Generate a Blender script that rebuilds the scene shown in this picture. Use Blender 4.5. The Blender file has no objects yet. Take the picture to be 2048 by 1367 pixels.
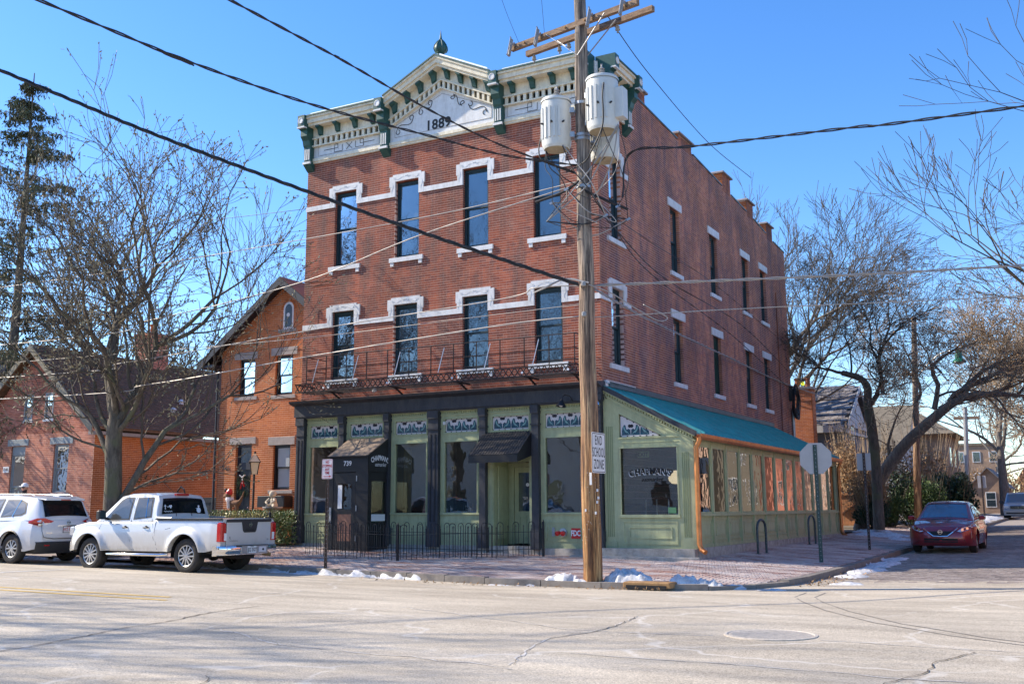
import bpy, bmesh, math, random
import numpy as np
from mathutils import Vector, Matrix
random.seed(7)
rng = np.random.default_rng(7)
SC = bpy.context.scene
COL = SC.collection
R = math.radians
PI = math.pi

# ------------------------------------------------------------------ camera
yaw, pit, rol = R(28.757), R(10.419), R(-0.313)
Fv = Vector((-math.sin(yaw)*math.cos(pit), math.cos(yaw)*math.cos(pit), math.sin(pit)))
Rv = Vector((math.cos(yaw), math.sin(yaw), 0))
Uv = Rv.cross(Fv)
R2 = Rv*math.cos(rol) + Uv*math.sin(rol)
U2 = -Rv*math.sin(rol) + Uv*math.cos(rol)
cd = bpy.data.cameras.new('camera')
cam = bpy.data.objects.new('camera', cd)
COL.objects.link(cam)
m = Matrix.Identity(4)
for i in range(3):
    m[i][0] = R2[i]; m[i][1] = U2[i]; m[i][2] = -Fv[i]
m[0][3], m[1][3], m[2][3] = 10.683, -24.213, 1.28
cam.matrix_world = m
cd.sensor_width = 36
cd.lens = 36.705
cd.shift_y = -0.0245
cd.clip_start = 0.1
cd.clip_end = 3000
SC.camera = cam

# ------------------------------------------------------------------ light
SUN_AZ, SUN_EL = R(14.5), R(36)        # shadow direction from +X towards +Y, elevation
W = bpy.data.worlds.new('World'); SC.world = W; W.use_nodes = True
nt = W.node_tree; nt.nodes.clear()
sky = nt.nodes.new('ShaderNodeTexSky'); sky.sky_type = 'NISHITA'; sky.sun_disc = False
sky.sun_elevation = SUN_EL
sky.sun_rotation = math.atan2(-math.cos(SUN_AZ), -math.sin(SUN_AZ))
sky.altitude = 250; sky.air_density = 1.0; sky.dust_density = 0.25; sky.ozone_density = 3.0
bg = nt.nodes.new('ShaderNodeBackground'); bg.inputs['Strength'].default_value = 0.135
wo = nt.nodes.new('ShaderNodeOutputWorld')
hs = nt.nodes.new('ShaderNodeHueSaturation'); hs.inputs['Saturation'].default_value = 1.27; hs.inputs['Hue'].default_value = 0.508
nt.links.new(sky.outputs[0], hs.inputs['Color']); nt.links.new(hs.outputs[0], bg.inputs[0]); nt.links.new(bg.outputs[0], wo.inputs[0])
sl = bpy.data.lights.new('sun', 'SUN'); sl.energy = 3.6; sl.angle = R(0.53); sl.color = (1.0, 0.885, 0.72)
so = bpy.data.objects.new('sun', sl); COL.objects.link(so)
ld = Vector((math.cos(SUN_AZ)*math.cos(SUN_EL), math.sin(SUN_AZ)*math.cos(SUN_EL), -math.sin(SUN_EL)))
so.rotation_euler = ld.to_track_quat('-Z', 'Y').to_euler(); so.location = (-20, -10, 30)
SC.view_settings.view_transform = 'Standard'; SC.view_settings.look = 'None'
SC.view_settings.exposure = 1.1; SC.view_settings.gamma = 1.0
SC.view_settings.use_curve_mapping = False

# ------------------------------------------------------------------ helpers
ORG = {}
def tag(o, label=None, cat=None, group=None, kind=None):
    if label: o['label'] = label
    if cat: o['category'] = cat
    if group: o['group'] = group
    if kind: o['kind'] = kind
    return o

def empty(name, loc=(0, 0, 0), label=None, cat=None, group=None, rz=0.0):
    o = bpy.data.objects.new(name, None); COL.objects.link(o)
    o.location = loc; o.rotation_euler = (0, 0, rz); o.empty_display_size = 0.2
    ORG[o.name] = Vector(loc) if rz == 0 else Vector((0, 0, 0))
    return tag(o, label, cat, group)

def link(name, me, parent=None, mat=None, smooth=None):
    if mat is not None:
        me.materials.clear()
        for q in (mat if isinstance(mat, (list, tuple)) else [mat]): me.materials.append(q)
    if smooth is not None:
        me.polygons.foreach_set('use_smooth', [True]*len(me.polygons))
        me.set_sharp_from_angle(angle=R(smooth))
    o = bpy.data.objects.new(name, me); COL.objects.link(o)
    if parent is not None:
        o.parent = parent
        ORG[o.name] = ORG[parent.name]
    else:
        ORG[o.name] = Vector((0, 0, 0))
    return o

def at_origin(o, p):
    """put a top-level mesh's origin at p without moving it"""
    p = Vector(p); o.data.transform(Matrix.Translation(-p)); o.location = p; ORG[o.name] = p
    return o

def basis(d):
    d = Vector(d).normalized()
    a = Vector((0, 0, 1)) if abs(d.z) < 0.9 else Vector((1, 0, 0))
    u = d.cross(a).normalized(); v = u.cross(d)
    return d, u, v

class MB:
    def __init__(s): s.v = []; s.f = []; s.m = []; s.cur = 0
    def add(s, vs, fs):
        n = len(s.v); s.v += [tuple(p) for p in vs]; s.f += [tuple(i+n for i in f) for f in fs]
        s.m += [s.cur]*len(fs); return s
    def box(s, x0, x1, y0, y1, z0, z1):
        if x0 > x1: x0, x1 = x1, x0
        if y0 > y1: y0, y1 = y1, y0
        if z0 > z1: z0, z1 = z1, z0
        return s.add([(x0,y0,z0),(x1,y0,z0),(x1,y1,z0),(x0,y1,z0),(x0,y0,z1),(x1,y0,z1),(x1,y1,z1),(x0,y1,z1)],
            [(0,3,2,1),(4,5,6,7),(0,1,5,4),(1,2,6,5),(2,3,7,6),(3,0,4,7)])
    def bbox(s, x0, x1, y0, y1, z0, z1, b=0.01):
        """box with bevelled vertical+top edges: outline octagon, chamfered top"""
        if x0 > x1: x0, x1 = x1, x0
        if y0 > y1: y0, y1 = y1, y0
        o = [(x0+b,y0),(x1-b,y0),(x1,y0+b),(x1,y1-b),(x1-b,y1),(x0+b,y1),(x0,y1-b),(x0,y0+b)]
        cx, cy = (x0+x1)/2, (y0+y1)/2
        vs = [(x,y,z0) for x,y in o]+[(x,y,z1-b) for x,y in o]
        vs += [(x-b*(1 if x>cx else -1), y-b*(1 if y>cy else -1), z1) for x,y in o]
        fs = [tuple(range(7,-1,-1)), tuple(range(16,24))]
        for k in range(8):
            j = (k+1)%8; fs += [(k,j,8+j,8+k),(8+k,8+j,16+j,16+k)]
        return s.add(vs, fs)
    def obox(s, c, ax, ay, az):
        c, ax, ay, az = Vector(c), Vector(ax), Vector(ay), Vector(az)
        vs = [c+i*ax+j*ay+k*az for k in (-1,1) for i,j in ((-1,-1),(1,-1),(1,1),(-1,1))]
        return s.add(vs, [(0,3,2,1),(4,5,6,7),(0,1,5,4),(1,2,6,5),(2,3,7,6),(3,0,4,7)])
    def bar(s, a, b, w, h=None, up=(0,0,1)):
        a, b = Vector(a), Vector(b); d = (b-a); L = d.length
        if L < 1e-6: return s
        d.normalize(); upv = Vector(up)
        if abs(d.dot(upv)) > 0.98: upv = Vector((1,0,0))
        u = d.cross(upv).normalized(); v = u.cross(d).normalized(); h = h or w
        return s.obox((a+b)/2, d*L/2, u*w/2, v*h/2)
    def tube(s, pts, r, n=8, caps=True):
        pts = [Vector(p) for p in pts]; rs = r if isinstance(r, (list, tuple)) else [r]*len(pts)
        rings = []; prev = None
        for i, p in enumerate(pts):
            d = (pts[min(i+1, len(pts)-1)]-pts[max(i-1, 0)])
            if d.length < 1e-9: d = Vector((0,0,1))
            d.normalize()
            if prev is None: _, u, v = basis(d); v = d.cross(u)
            else:
                u = (prev - d*prev.dot(d))
                if u.length < 1e-6: u = basis(d)[1]
                u.normalize(); v = d.cross(u)
            prev = u
            rings.append([p+(u*math.cos(2*PI*k/n)+v*math.sin(2*PI*k/n))*rs[i] for k in range(n)])
        vs = [q for rg in rings for q in rg]; fs = []
        for i in range(len(pts)-1):
            for k in range(n):
                j = (k+1)%n; fs.append((i*n+k, i*n+j, (i+1)*n+j, (i+1)*n+k))
        if caps:
            fs.append(tuple(range(n-1,-1,-1))); fs.append(tuple(range((len(pts)-1)*n, len(pts)*n)))
        return s.add(vs, fs)
    def lathe(s, c, prof, n=24, axis=(0,0,1), cap=True):
        """prof: list of (r, h) along axis from c"""
        d, u, v = basis(axis); c = Vector(c); vs = []; fs = []
        for r, h in prof:
            for k in range(n):
                a = 2*PI*k/n; vs.append(c+d*h+(u*math.cos(a)+v*math.sin(a))*r)
        for i in range(len(prof)-1):
            for k in range(n):
                j = (k+1)%n; fs.append((i*n+k, i*n+j, (i+1)*n+j, (i+1)*n+k))
        if cap:
            fs.append(tuple(range(n-1,-1,-1))); fs.append(tuple(range((len(prof)-1)*n, len(prof)*n)))
        return s.add(vs, fs)
    def prism(s, poly, o, u, v, w):
        """poly (a,b) in plane o+a*u+b*v, extruded by w"""
        o, u, v, w = Vector(o), Vector(u), Vector(v), Vector(w); n = len(poly)
        b = [o+a*u+c*v for a, c in poly]; t = [q+w for q in b]
        ar = sum(poly[i][0]*poly[(i+1)%n][1]-poly[(i+1)%n][0]*poly[i][1] for i in range(n))
        fl = (ar > 0) == (u.cross(v).dot(w) > 0)
        f = [tuple(range(n-1,-1,-1)), tuple(range(n, 2*n))]+[(i,(i+1)%n,n+(i+1)%n,n+i) for i in range(n)]
        if not fl: f = [tuple(reversed(q)) for q in f]
        return s.add(b+t, f)
    def quad(s, *p): return s.add(p, [tuple(range(len(p)))])
    def sphere(s, c, r, n=12, m=8, sc=(1,1,1)):
        vs = []; fs = []; c = Vector(c)
        for i in range(m+1):
            t = PI*i/m
            for k in range(n):
                a = 2*PI*k/n
                vs.append(c+Vector((math.sin(t)*math.cos(a)*r*sc[0], math.sin(t)*math.sin(a)*r*sc[1], math.cos(t)*r*sc[2])))
        for i in range(m):
            for k in range(n):
                j = (k+1)%n; fs.append((i*n+k, (i+1)*n+k, (i+1)*n+j, i*n+j))
        return s.add(vs, fs)
    def build(s, name, mat=None, parent=None, smooth=None):
        me = bpy.data.meshes.new(name)
        vs = s.v
        if parent is not None:
            o = ORG[parent.name]
            if o.length > 0: vs = [(x-o.x, y-o.y, z-o.z) for x, y, z in s.v]
        me.from_pydata(vs, [], s.f)
        o = link(name, me, parent, mat, smooth)
        if isinstance(mat, (list, tuple)): me.polygons.foreach_set('material_index', s.m)
        me.update()
        return o

def box_obj(name, mat, parent, *b, **k):
    o = MB().box(*b).build(name, mat, parent)
    return o

def np_boxes(name, C, H, axes, mat, parent=None, drop_back=False, kind='stuff'):
    """many boxes at once. C (N,3) centres in world, H (N,3) half sizes along axes"""
    N = len(C); A = np.array([list(a) for a in axes], float)
    sg = np.array([[-1,-1,-1],[1,-1,-1],[1,1,-1],[-1,1,-1],[-1,-1,1],[1,-1,1],[1,1,1],[-1,1,1]], float)
    V = C[:, None, :] + (sg[None]*H[:, None, :]) @ A
    if parent is not None: V = V - np.array(ORG[parent.name])[None, None]
    fc = np.array([(4,5,6,7),(0,1,5,4),(1,2,6,5),(2,3,7,6),(3,0,4,7)]+([] if drop_back else [(0,3,2,1)]))
    nf = len(fc)
    I = (fc[None]+(np.arange(N)*8)[:, None, None]).reshape(-1)
    me = bpy.data.meshes.new(name)
    me.vertices.add(N*8); me.vertices.foreach_set('co', V.reshape(-1).astype(np.float32))
    me.loops.add(len(I)); me.loops.foreach_set('vertex_index', I.astype(np.int32))
    me.polygons.add(N*nf); me.polygons.foreach_set('loop_start', (np.arange(N*nf)*4).astype(np.int32))
    me.update(calc_edges=True); me.polygons.foreach_set('use_smooth', [False]*(N*nf))
    o = link(name, me, parent, mat)
    if kind: o['kind'] = kind
    return o

def dup(o, parent=None):
    c = o.copy(); COL.objects.link(c)
    if parent is not None: c.parent = parent
    ORG[c.name] = ORG.get(o.name, Vector((0,0,0)))
    for ch in list(o.children): dup(ch, c)
    return c

def text_mb(mb, s, size, o, u, v, depth=0.004, spacing=1.0, align='CENTER', shear=0.0, arc=None, bold=0.0, xs=1.0):
    """flat lettering extruded along u x v; arc = radius for letters on an arc"""
    cu = bpy.data.curves.new('t', 'FONT'); cu.body = s; cu.size = size; cu.align_x = align; cu.align_y = 'CENTER'
    cu.space_character = spacing; cu.shear = shear; cu.resolution_u = 3; cu.offset = bold; cu.space_line = 1.0
    ob = bpy.data.objects.new('t', cu); COL.objects.link(ob)
    dg = bpy.context.evaluated_depsgraph_get(); me = bpy.data.meshes.new_from_object(ob.evaluated_get(dg))
    u, v, o = Vector(u), Vector(v), Vector(o); w = u.cross(v)*depth
    vs = []
    for q in me.vertices:
        a, b = q.co.x*xs, q.co.y
        if arc:
            t = a/arc; a, b = (arc+b)*math.sin(t), (arc+b)*math.cos(t)-arc
        vs.append(o+a*u+b*v+w)
    mb.add(vs, [tuple(p.vertices) for p in me.polygons])
    bpy.data.objects.remove(ob); bpy.data.curves.remove(cu); bpy.data.meshes.remove(me)
    return mb

# ------------------------------------------------------------------ materials
def NM(name):
    mt = bpy.data.materials.new(name); mt.use_nodes = True
    n = mt.node_tree; b = n.nodes['Principled BSDF']; return mt, n, b
def pnode(n): return n.nodes.new('ShaderNodeNewGeometry').outputs['Position']
def noise(n, vec, scale, detail=4, rough=0.6, dist=0.0):
    t = n.nodes.new('ShaderNodeTexNoise'); t.inputs['Scale'].default_value = scale
    t.inputs['Detail'].default_value = detail; t.inputs['Roughness'].default_value = rough
    t.inputs['Distortion'].default_value = dist
    if vec is not None: n.links.new(vec, t.inputs['Vector'])
    return t.outputs['Fac']
def ramp(n, fac, stops, interp='LINEAR'):
    r = n.nodes.new('ShaderNodeValToRGB'); r.color_ramp.interpolation = interp
    e = r.color_ramp.elements
    while len(e) < len(stops): e.new(0.5)
    for i, (p, c) in enumerate(stops):
        e[i].position = p; e[i].color = (c[0], c[1], c[2], 1) if not isinstance(c, (int, float)) else (c, c, c, 1)
    n.links.new(fac, r.inputs[0]); return r.outputs[0]
def mix(n, fac, a, b, mode='MIX'):
    x = n.nodes.new('ShaderNodeMix'); x.data_type = 'RGBA'; x.blend_type = mode
    if isinstance(fac, (int, float)): x.inputs[0].default_value = fac
    else: n.links.new(fac, x.inputs[0])
    for i, c in ((6, a), (7, b)):
        if isinstance(c, (tuple, list)): x.inputs[i].default_value = (c[0], c[1], c[2], 1)
        else: n.links.new(c, x.inputs[i])
    return x.outputs[2]
def math_(n, op, a, b=None, clamp=False):
    x = n.nodes.new('ShaderNodeMath'); x.operation = op; x.use_clamp = clamp
    for i, c in ((0, a), (1, b)):
        if c is None: continue
        if isinstance(c, (int, float)): x.inputs[i].default_value = c
        else: n.links.new(c, x.inputs[i])
    return x.outputs[0]
def mapping(n, vec, scale=(1,1,1), rot=(0,0,0), loc=(0,0,0)):
    x = n.nodes.new('ShaderNodeMapping'); x.inputs['Scale'].default_value = scale
    x.inputs['Rotation'].default_value = rot; x.inputs['Location'].default_value = loc
    n.links.new(vec, x.inputs[0]); return x.outputs[0]
def bump(n, b, h, strength=0.3, dist=0.01):
    x = n.nodes.new('ShaderNodeBump'); x.inputs['Strength'].default_value = strength
    x.inputs['Distance'].default_value = dist
    n.links.new(h, x.inputs['Height']); n.links.new(x.outputs[0], b.inputs['Normal'])

def M(name, col, rough=0.6, metal=0.0, var=0.12, scale=3.0, bmp=0.0, bscale=60, spec=0.5, coat=0.0):
    mt, n, b = NM(name)
    b.inputs['Roughness'].default_value = rough; b.inputs['Metallic'].default_value = metal
    b.inputs['Specular IOR Level'].default_value = spec
    b.inputs['Coat Weight'].default_value = coat; b.inputs['Coat Roughness'].default_value = 0.05
    P = pnode(n)
    if var > 0:
        f = noise(n, P, scale, 6, 0.65)
        c = ramp(n, f, [(0.3, tuple(k*(1-var) for k in col)), (0.7, tuple(min(1, k*(1+var)) for k in col))])
        n.links.new(c, b.inputs['Base Color'])
    else: b.inputs['Base Color'].default_value = (*col, 1)
    if bmp > 0: bump(n, b, noise(n, P, bscale, 3), bmp, 0.005)
    return mt

def grime(key, col, amt):
    mt = MAT[key]; n = mt.node_tree; b = n.nodes['Principled BSDF']; P = pnode(n); src = b.inputs['Base Color'].links[0].from_socket
    f = noise(n, mapping(n, P, (5, 5, 1.1)), 1.0, 8, 0.8)
    c = mix(n, ramp(n, f, [(0.46, 0.0), (0.66, amt)]), src, col)
    sp = n.nodes.new('ShaderNodeSeparateXYZ'); n.links.new(P, sp.inputs[0])
    lo = math_(n, 'MULTIPLY', math_(n, 'SUBTRACT', 0.75, sp.outputs[2], True), f, True)
    n.links.new(mix(n, lo, c, col), b.inputs['Base Color'])
    ch = noise(n, P, 22, 4, 0.8)
    n.links.new(math_(n, 'MULTIPLY_ADD', ch, 0.5), b.inputs['Roughness'])
    b.inputs['Roughness'].links[0].from_node.inputs[2].default_value = 0.3

def brick_mat(name, cols, stain=None, rough=0.85, dark=(0.6, 0.55)):
    """cols: list of (pos, rgb) picked per brick"""
    mt, n, b = NM(name); P = pnode(n)
    g = n.nodes.new('ShaderNodeNewGeometry'); oi = n.nodes.new('ShaderNodeObjectInfo')
    s = math_(n, 'ADD', g.outputs['Random Per Island'], oi.outputs['Random'])
    s = math_(n, 'FRACT', s)
    c = ramp(n, s, cols)
    big = noise(n, P, 0.55, 5, 0.6)
    c = mix(n, 1.0, c, ramp(n, big, [(0.35, dark[0]), (0.62, 1.08)]), 'MULTIPLY')
    fine = noise(n, P, 45, 4, 0.7)
    c = mix(n, 1.0, c, ramp(n, fine, [(0.25, 0.78), (0.75, 1.16)]), 'MULTIPLY')
    if stain:
        st = noise(n, mapping(n, P, (1.5, 1.5, 0.4)), 1.0, 7, 0.75)
        c = mix(n, ramp(n, st, [(0.45, 0.0), (0.60, stain[1])]), c, stain[0])
        pl = noise(n, mapping(n, P, (0.9, 0.9, 1.3), loc=(7,3,1)), 1.0, 8, 0.8)
        c = mix(n, ramp(n, pl, [(0.54, 0.0), (0.7, 0.45)]), c, (0.5, 0.27, 0.2))
    n.links.new(c, b.inputs['Base Color']); b.inputs['Roughness'].default_value = rough
    b.inputs['Specular IOR Level'].default_value = 0.2
    bump(n, b, fine, 0.35, 0.002)
    return mt

MAT = {}
MAT['brick_front'] = brick_mat('front brick', [(0.0,(0.30,0.078,0.045)),(0.3,(0.38,0.10,0.055)),(0.55,(0.44,0.125,0.066)),(0.8,(0.35,0.095,0.056)),(0.95,(0.22,0.07,0.055)),(1,(0.5,0.17,0.1))], stain=((0.12,0.065,0.055),0.8))
MAT['brick_side'] = brick_mat('side brick', [(0.0,(0.44,0.165,0.09)),(0.3,(0.54,0.21,0.11)),(0.55,(0.6,0.245,0.13)),(0.8,(0.5,0.175,0.105)),(0.95,(0.34,0.14,0.11)),(1,(0.62,0.26,0.16))], stain=((0.12,0.07,0.08),0.85), dark=(0.5,0.45))  # palette raised above the front brick to lift the shaded wall
MAT['brick_orange'] = brick_mat('orange brick', [(0.0,(0.44,0.12,0.035)),(0.4,(0.50,0.15,0.045)),(0.8,(0.54,0.17,0.055)),(0.95,(0.38,0.11,0.045)),(1,(0.58,0.22,0.09))])
MAT['brick_pink'] = brick_mat('pink brick', [(0.0,(0.50,0.18,0.12)),(0.4,(0.58,0.23,0.15)),(0.8,(0.62,0.27,0.19)),(1,(0.46,0.18,0.14))])
MAT['brick_paver'] = brick_mat('paver brick', [(0.0,(0.25,0.10,0.075)),(0.35,(0.32,0.14,0.105)),(0.7,(0.38,0.18,0.13)),(0.9,(0.28,0.17,0.14)),(1,(0.44,0.27,0.22))], rough=0.8, dark=(0.75,0.7))
MAT['cobble'] = brick_mat('street brick', [(0.0,(0.27,0.22,0.20)),(0.4,(0.33,0.28,0.25)),(0.8,(0.39,0.33,0.29)),(1,(0.44,0.38,0.34))], rough=0.65, dark=(0.75,0.7))
MAT['mortar'] = M('mortar', (0.56,0.36,0.28), 0.95, var=0.2, scale=2, bmp=0.3)
MAT['mortar_light'] = M('mortar light', (0.72,0.46,0.32), 0.95, var=0.2, scale=2, bmp=0.3)
MAT['mortar_side'] = M('mortar side', (0.6,0.42,0.38), 0.95, var=0.25, scale=1, bmp=0.3)
MAT['trim_white'] = M('white painted stone', (0.72,0.72,0.72), 0.7, var=0.08, scale=6, bmp=0.15)
MAT['cream'] = M('cream paint', (0.82,0.73,0.55), 0.6, var=0.14, scale=9)
MAT['frieze'] = M('white frieze paint', (0.74,0.73,0.71), 0.6, var=0.08, scale=8)
MAT['green_dark'] = M('dark green paint', (0.022,0.085,0.072), 0.5, var=0.25, scale=6)
MAT['green'] = M('sage green paint', (0.42,0.45,0.25), 0.5, var=0.07, scale=5)
MAT['green_groove'] = M('sage green paint groove', (0.22,0.26,0.12), 0.6, var=0.05)
MAT['charcoal'] = M('charcoal paint', (0.028,0.03,0.04), 0.5, var=0.2, scale=5)
MAT['black'] = M('black paint', (0.010,0.010,0.012), 0.45, var=0.1)
MAT['iron'] = M('weathered iron', (0.028,0.02,0.02), 0.6, metal=0.3, var=0.4, scale=12)
MAT['sash'] = M('dark teal sash', (0.012,0.03,0.036), 0.45, var=0.1)
MAT['stone'] = M('grey lintel stone', (0.33,0.29,0.27), 0.85, var=0.15, scale=8, bmp=0.3, bscale=25)
MAT['plinth'] = M('worn plinth stone', (0.36,0.33,0.29), 0.9, var=0.35, scale=5, bmp=0.6, bscale=18)
MAT['copper'] = M('copper', (0.62,0.24,0.08), 0.42, metal=0.6, var=0.25, scale=4)
MAT['steel'] = M('galvanised steel', (0.42,0.43,0.44), 0.45, metal=0.7, var=0.15, scale=10)
grime('green', (0.16,0.16,0.10), 0.4); grime('charcoal', (0.09,0.085,0.08), 0.5); grime('trim_white', (0.38,0.36,0.33), 0.45); grime('cream', (0.4,0.33,0.22), 0.5); grime('frieze', (0.45,0.42,0.37), 0.5)
MAT['galv_flash'] = M('metal flashing', (0.75,0.77,0.8), 0.5, metal=0.6, var=0.15, scale=10)
MAT['white_plastic'] = M('white plastic', (0.75,0.75,0.74), 0.5, var=0.04)
MAT['red'] = M('red paint', (0.55,0.02,0.02), 0.4, var=0.08)
MAT['text_black'] = M('black lettering', (0.012,0.012,0.012), 0.6, var=0)
MAT['text_red'] = M('red lettering', (0.5,0.03,0.03), 0.6, var=0)
MAT['text_white'] = M('white lettering', (0.8,0.8,0.8), 0.6, var=0)
MAT['rubber'] = M('tyre rubber', (0.035,0.032,0.03), 0.8, var=0.25, scale=20)
MAT['rim'] = M('alloy', (0.6,0.6,0.6), 0.35, metal=0.75, var=0.05)
MAT['chrome'] = M('chrome', (0.75,0.75,0.76), 0.12, metal=1.0, var=0)
MAT['dark_plastic'] = M('dark plastic', (0.03,0.03,0.032), 0.55, var=0.1)
MAT['wood_plank'] = M('fence plank', (0.42,0.2,0.09), 0.75, var=0.35, scale=7)
MAT['interior'] = M('interior wall', (0.40,0.36,0.28), 0.9, var=0.1)
MAT['interior_red'] = M('interior red wall', (0.16,0.10,0.09), 0.9, var=0.1)
MAT['interior_dark'] = M('interior dark', (0.07,0.06,0.05), 0.9, var=0.1)
MAT['curtain'] = M('window blind', (0.5,0.55,0.58), 0.8, var=0.05)
MAT['snow'] = M('snow', (0.62,0.61,0.60), 0.5, var=0.38, scale=9, bmp=0.5, bscale=30)
MAT['wire'] = M('black cable', (0.02,0.02,0.022), 0.6, var=0)
MAT['wire_grey'] = M('bare cable', (0.36,0.34,0.32), 0.5, metal=0.4, var=0.1)
MAT['porcelain'] = M('porcelain', (0.30,0.29,0.28), 0.25, var=0.1)
MAT['tank'] = M('tank paint', (0.62,0.62,0.58), 0.4, var=0.07, scale=5)

def glass_mat(name, base=(0.006,0.012,0.022), refl=0.22, rough=0.02, wav=0.02):
    """opaque dark double glazing: dark room behind, mirror reflection in front"""
    mt, n, b = NM(name); P = pnode(n)
    b.inputs['Base Color'].default_value = (*base, 1); b.inputs['Roughness'].default_value = 0.35
    gl = n.nodes.new('ShaderNodeBsdfGlossy'); gl.inputs['Roughness'].default_value = rough
    gl.inputs['Color'].default_value = (0.9,0.95,1,1)
    fr = n.nodes.new('ShaderNodeFresnel'); fr.inputs['IOR'].default_value = 1.5
    f = math_(n, 'ADD', math_(n, 'MULTIPLY', fr.outputs[0], 1.3), refl*0.2, True)
    mx = n.nodes.new('ShaderNodeMixShader'); n.links.new(f, mx.inputs[0])
    n.links.new(b.outputs[0], mx.inputs[1]); n.links.new(gl.outputs[0], mx.inputs[2])
    n.links.new(mx.outputs[0], n.nodes['Material Output'].inputs[0])
    bp = n.nodes.new('ShaderNodeBump'); bp.inputs['Strength'].default_value = wav; bp.inputs['Distance'].default_value = 0.1
    n.links.new(noise(n, P, 2.5, 2), bp.inputs['Height']); n.links.new(bp.outputs[0], gl.inputs['Normal'])
    return mt
def clear_glass(name, tint=(0.8,0.85,0.85), k=1.6, add=0.04):
    mt, n, b = NM(name); P = pnode(n); n.nodes.remove(b)
    tr = n.nodes.new('ShaderNodeBsdfTransparent'); tr.inputs[0].default_value = (*tint, 1)
    gl = n.nodes.new('ShaderNodeBsdfGlossy'); gl.inputs['Roughness'].default_value = 0.01
    fr = n.nodes.new('ShaderNodeFresnel'); fr.inputs['IOR'].default_value = 1.5
    f = math_(n, 'ADD', math_(n, 'MULTIPLY', fr.outputs[0], k), add, True)
    mx = n.nodes.new('ShaderNodeMixShader'); n.links.new(f, mx.inputs[0])
    n.links.new(tr.outputs[0], mx.inputs[1]); n.links.new(gl.outputs[0], mx.inputs[2])
    n.links.new(mx.outputs[0], n.nodes['Material Output'].inputs[0])
    bp = n.nodes.new('ShaderNodeBump'); bp.inputs['Strength'].default_value = 0.03; bp.inputs['Distance'].default_value = 0.1
    n.links.new(noise(n, P, 1.8, 2), bp.inputs['Height']); n.links.new(bp.outputs[0], gl.inputs['Normal'])
    return mt
MAT['glass_up'] = glass_mat('upper window glass', (0.008,0.03,0.055), 0.3, wav=0.03)
MAT['glass_low'] = glass_mat('window glass', (0.01,0.025,0.035), 0.3, wav=0.05)
MAT['tint'] = M('tinted glass', (0.006,0.008,0.01), 0.06, var=0, spec=0.35)
MAT['glass_car'] = glass_mat('car glass', (0.008,0.012,0.015), 0.0, wav=0.0)
MAT['glass_clear'] = clear_glass('shop glass', k=2.1, add=0.05)

def paint(name, col, rough=0.3, metal=0.0, coat=1.0, dirt=0.0):
    mt, n, b = NM(name); P = pnode(n)
    b.inputs['Metallic'].default_value = metal; b.inputs['Roughness'].default_value = rough
    b.inputs['Coat Weight'].default_value = coat; b.inputs['Coat Roughness'].default_value = 0.04
    if dirt:
        f = noise(n, mapping(n, P, (1,1,0.4)), 6, 6, 0.7)
        tc = n.nodes.new('ShaderNodeTexCoord'); sp = n.nodes.new('ShaderNodeSeparateXYZ')
        n.links.new(tc.outputs['Object'], sp.inputs[0])
        lo = math_(n, 'MULTIPLY', math_(n, 'SUBTRACT', 0.95, sp.outputs[2], True), dirt)
        fac = math_(n, 'MULTIPLY', f, lo, True)
        n.links.new(mix(n, fac, col, (0.36,0.31,0.25)), b.inputs['Base Color'])
        n.links.new(math_(n, 'ADD', rough, math_(n, 'MULTIPLY', fac, 0.5)), b.inputs['Roughness'])
    else: b.inputs['Base Color'].default_value = (*col, 1)
    return mt
MAT['paint_silver'] = paint('silver truck paint', (0.66,0.655,0.64), 0.32, 0.25, 0.8, dirt=1.9)
MAT['paint_white'] = paint('white car paint', (0.74,0.75,0.77), 0.28, 0.05, 1.0, dirt=1.2)
MAT['paint_maroon'] = paint('maroon car paint', (0.26,0.010,0.022), 0.28, 0.35, 1.0, dirt=0.15)
MAT['paint_grey'] = paint('grey van paint', (0.28,0.29,0.31), 0.3, 0.4, 0.8, dirt=0.5)
MAT['tail_red'] = M('tail light red', (0.5,0.012,0.012), 0.15, var=0.05, coat=1.0)
MAT['lamp_clear'] = M('lamp clear', (0.75,0.75,0.75), 0.12, metal=0.4, var=0.15, scale=30, coat=1.0)
# ------------------------------------------------------------------ terrain
KERB = [(-60,-5.2),(-9,-5.2),(-6,-5.4),(-3,-5.62),(0,-5.95),(2.6,-6.15),(3.6,-6.1),(4.5,-5.7),(5.15,-4.95),(5.5,-4.0),(5.6,-2.8),(5.58,4),(5.55,80)]
KA = np.array(KERB, float)
def kd(x, y):
    """signed distance to the kerb line: >0 on the road side"""
    p = np.array([x, y]); best = 1e9; sg = 1
    for a, b in zip(KA[:-1], KA[1:]):
        t = np.clip(((p-a)@(b-a))/((b-a)@(b-a)), 0, 1); q = a+t*(b-a); d = np.hypot(*(p-q))
        if d < best-1e-9:
            best = d; c = (b-a)[0]*(p-a)[1]-(b-a)[1]*(p-a)[0]; sg = 1 if c < 0 else -1
    return best*sg
def gut(x, y): return -0.17+0.013*min(max(-x,0),40)+0.0115*min(max(y,0),50)
def zr(x, y):
    d = max(-5.9-y, x-5.5, 0)
    return gut(x, y)+0.018*min(d, 5.2)-(0.02*(-11.5-y) if y < -11.5 else 0)*0.4
def zs(x, y):
    d = max(0, -kd(x, y)); f = 0.10+0.019*min(max(-x,0),22)+0.0115*min(max(y,0),50)
    dip = 1.0
    k = gut(x, y)+0.10
    if 3.2 < x and -6.5 < y < -3.0: k -= 0.07*max(0, 1-abs(math.hypot(x-4.6,y+5.4))/1.6)
    t = min(d/(5.2 if y < 0 and x < 2.4 else 3.1), 1.0)
    return k+(f-k)*t

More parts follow.
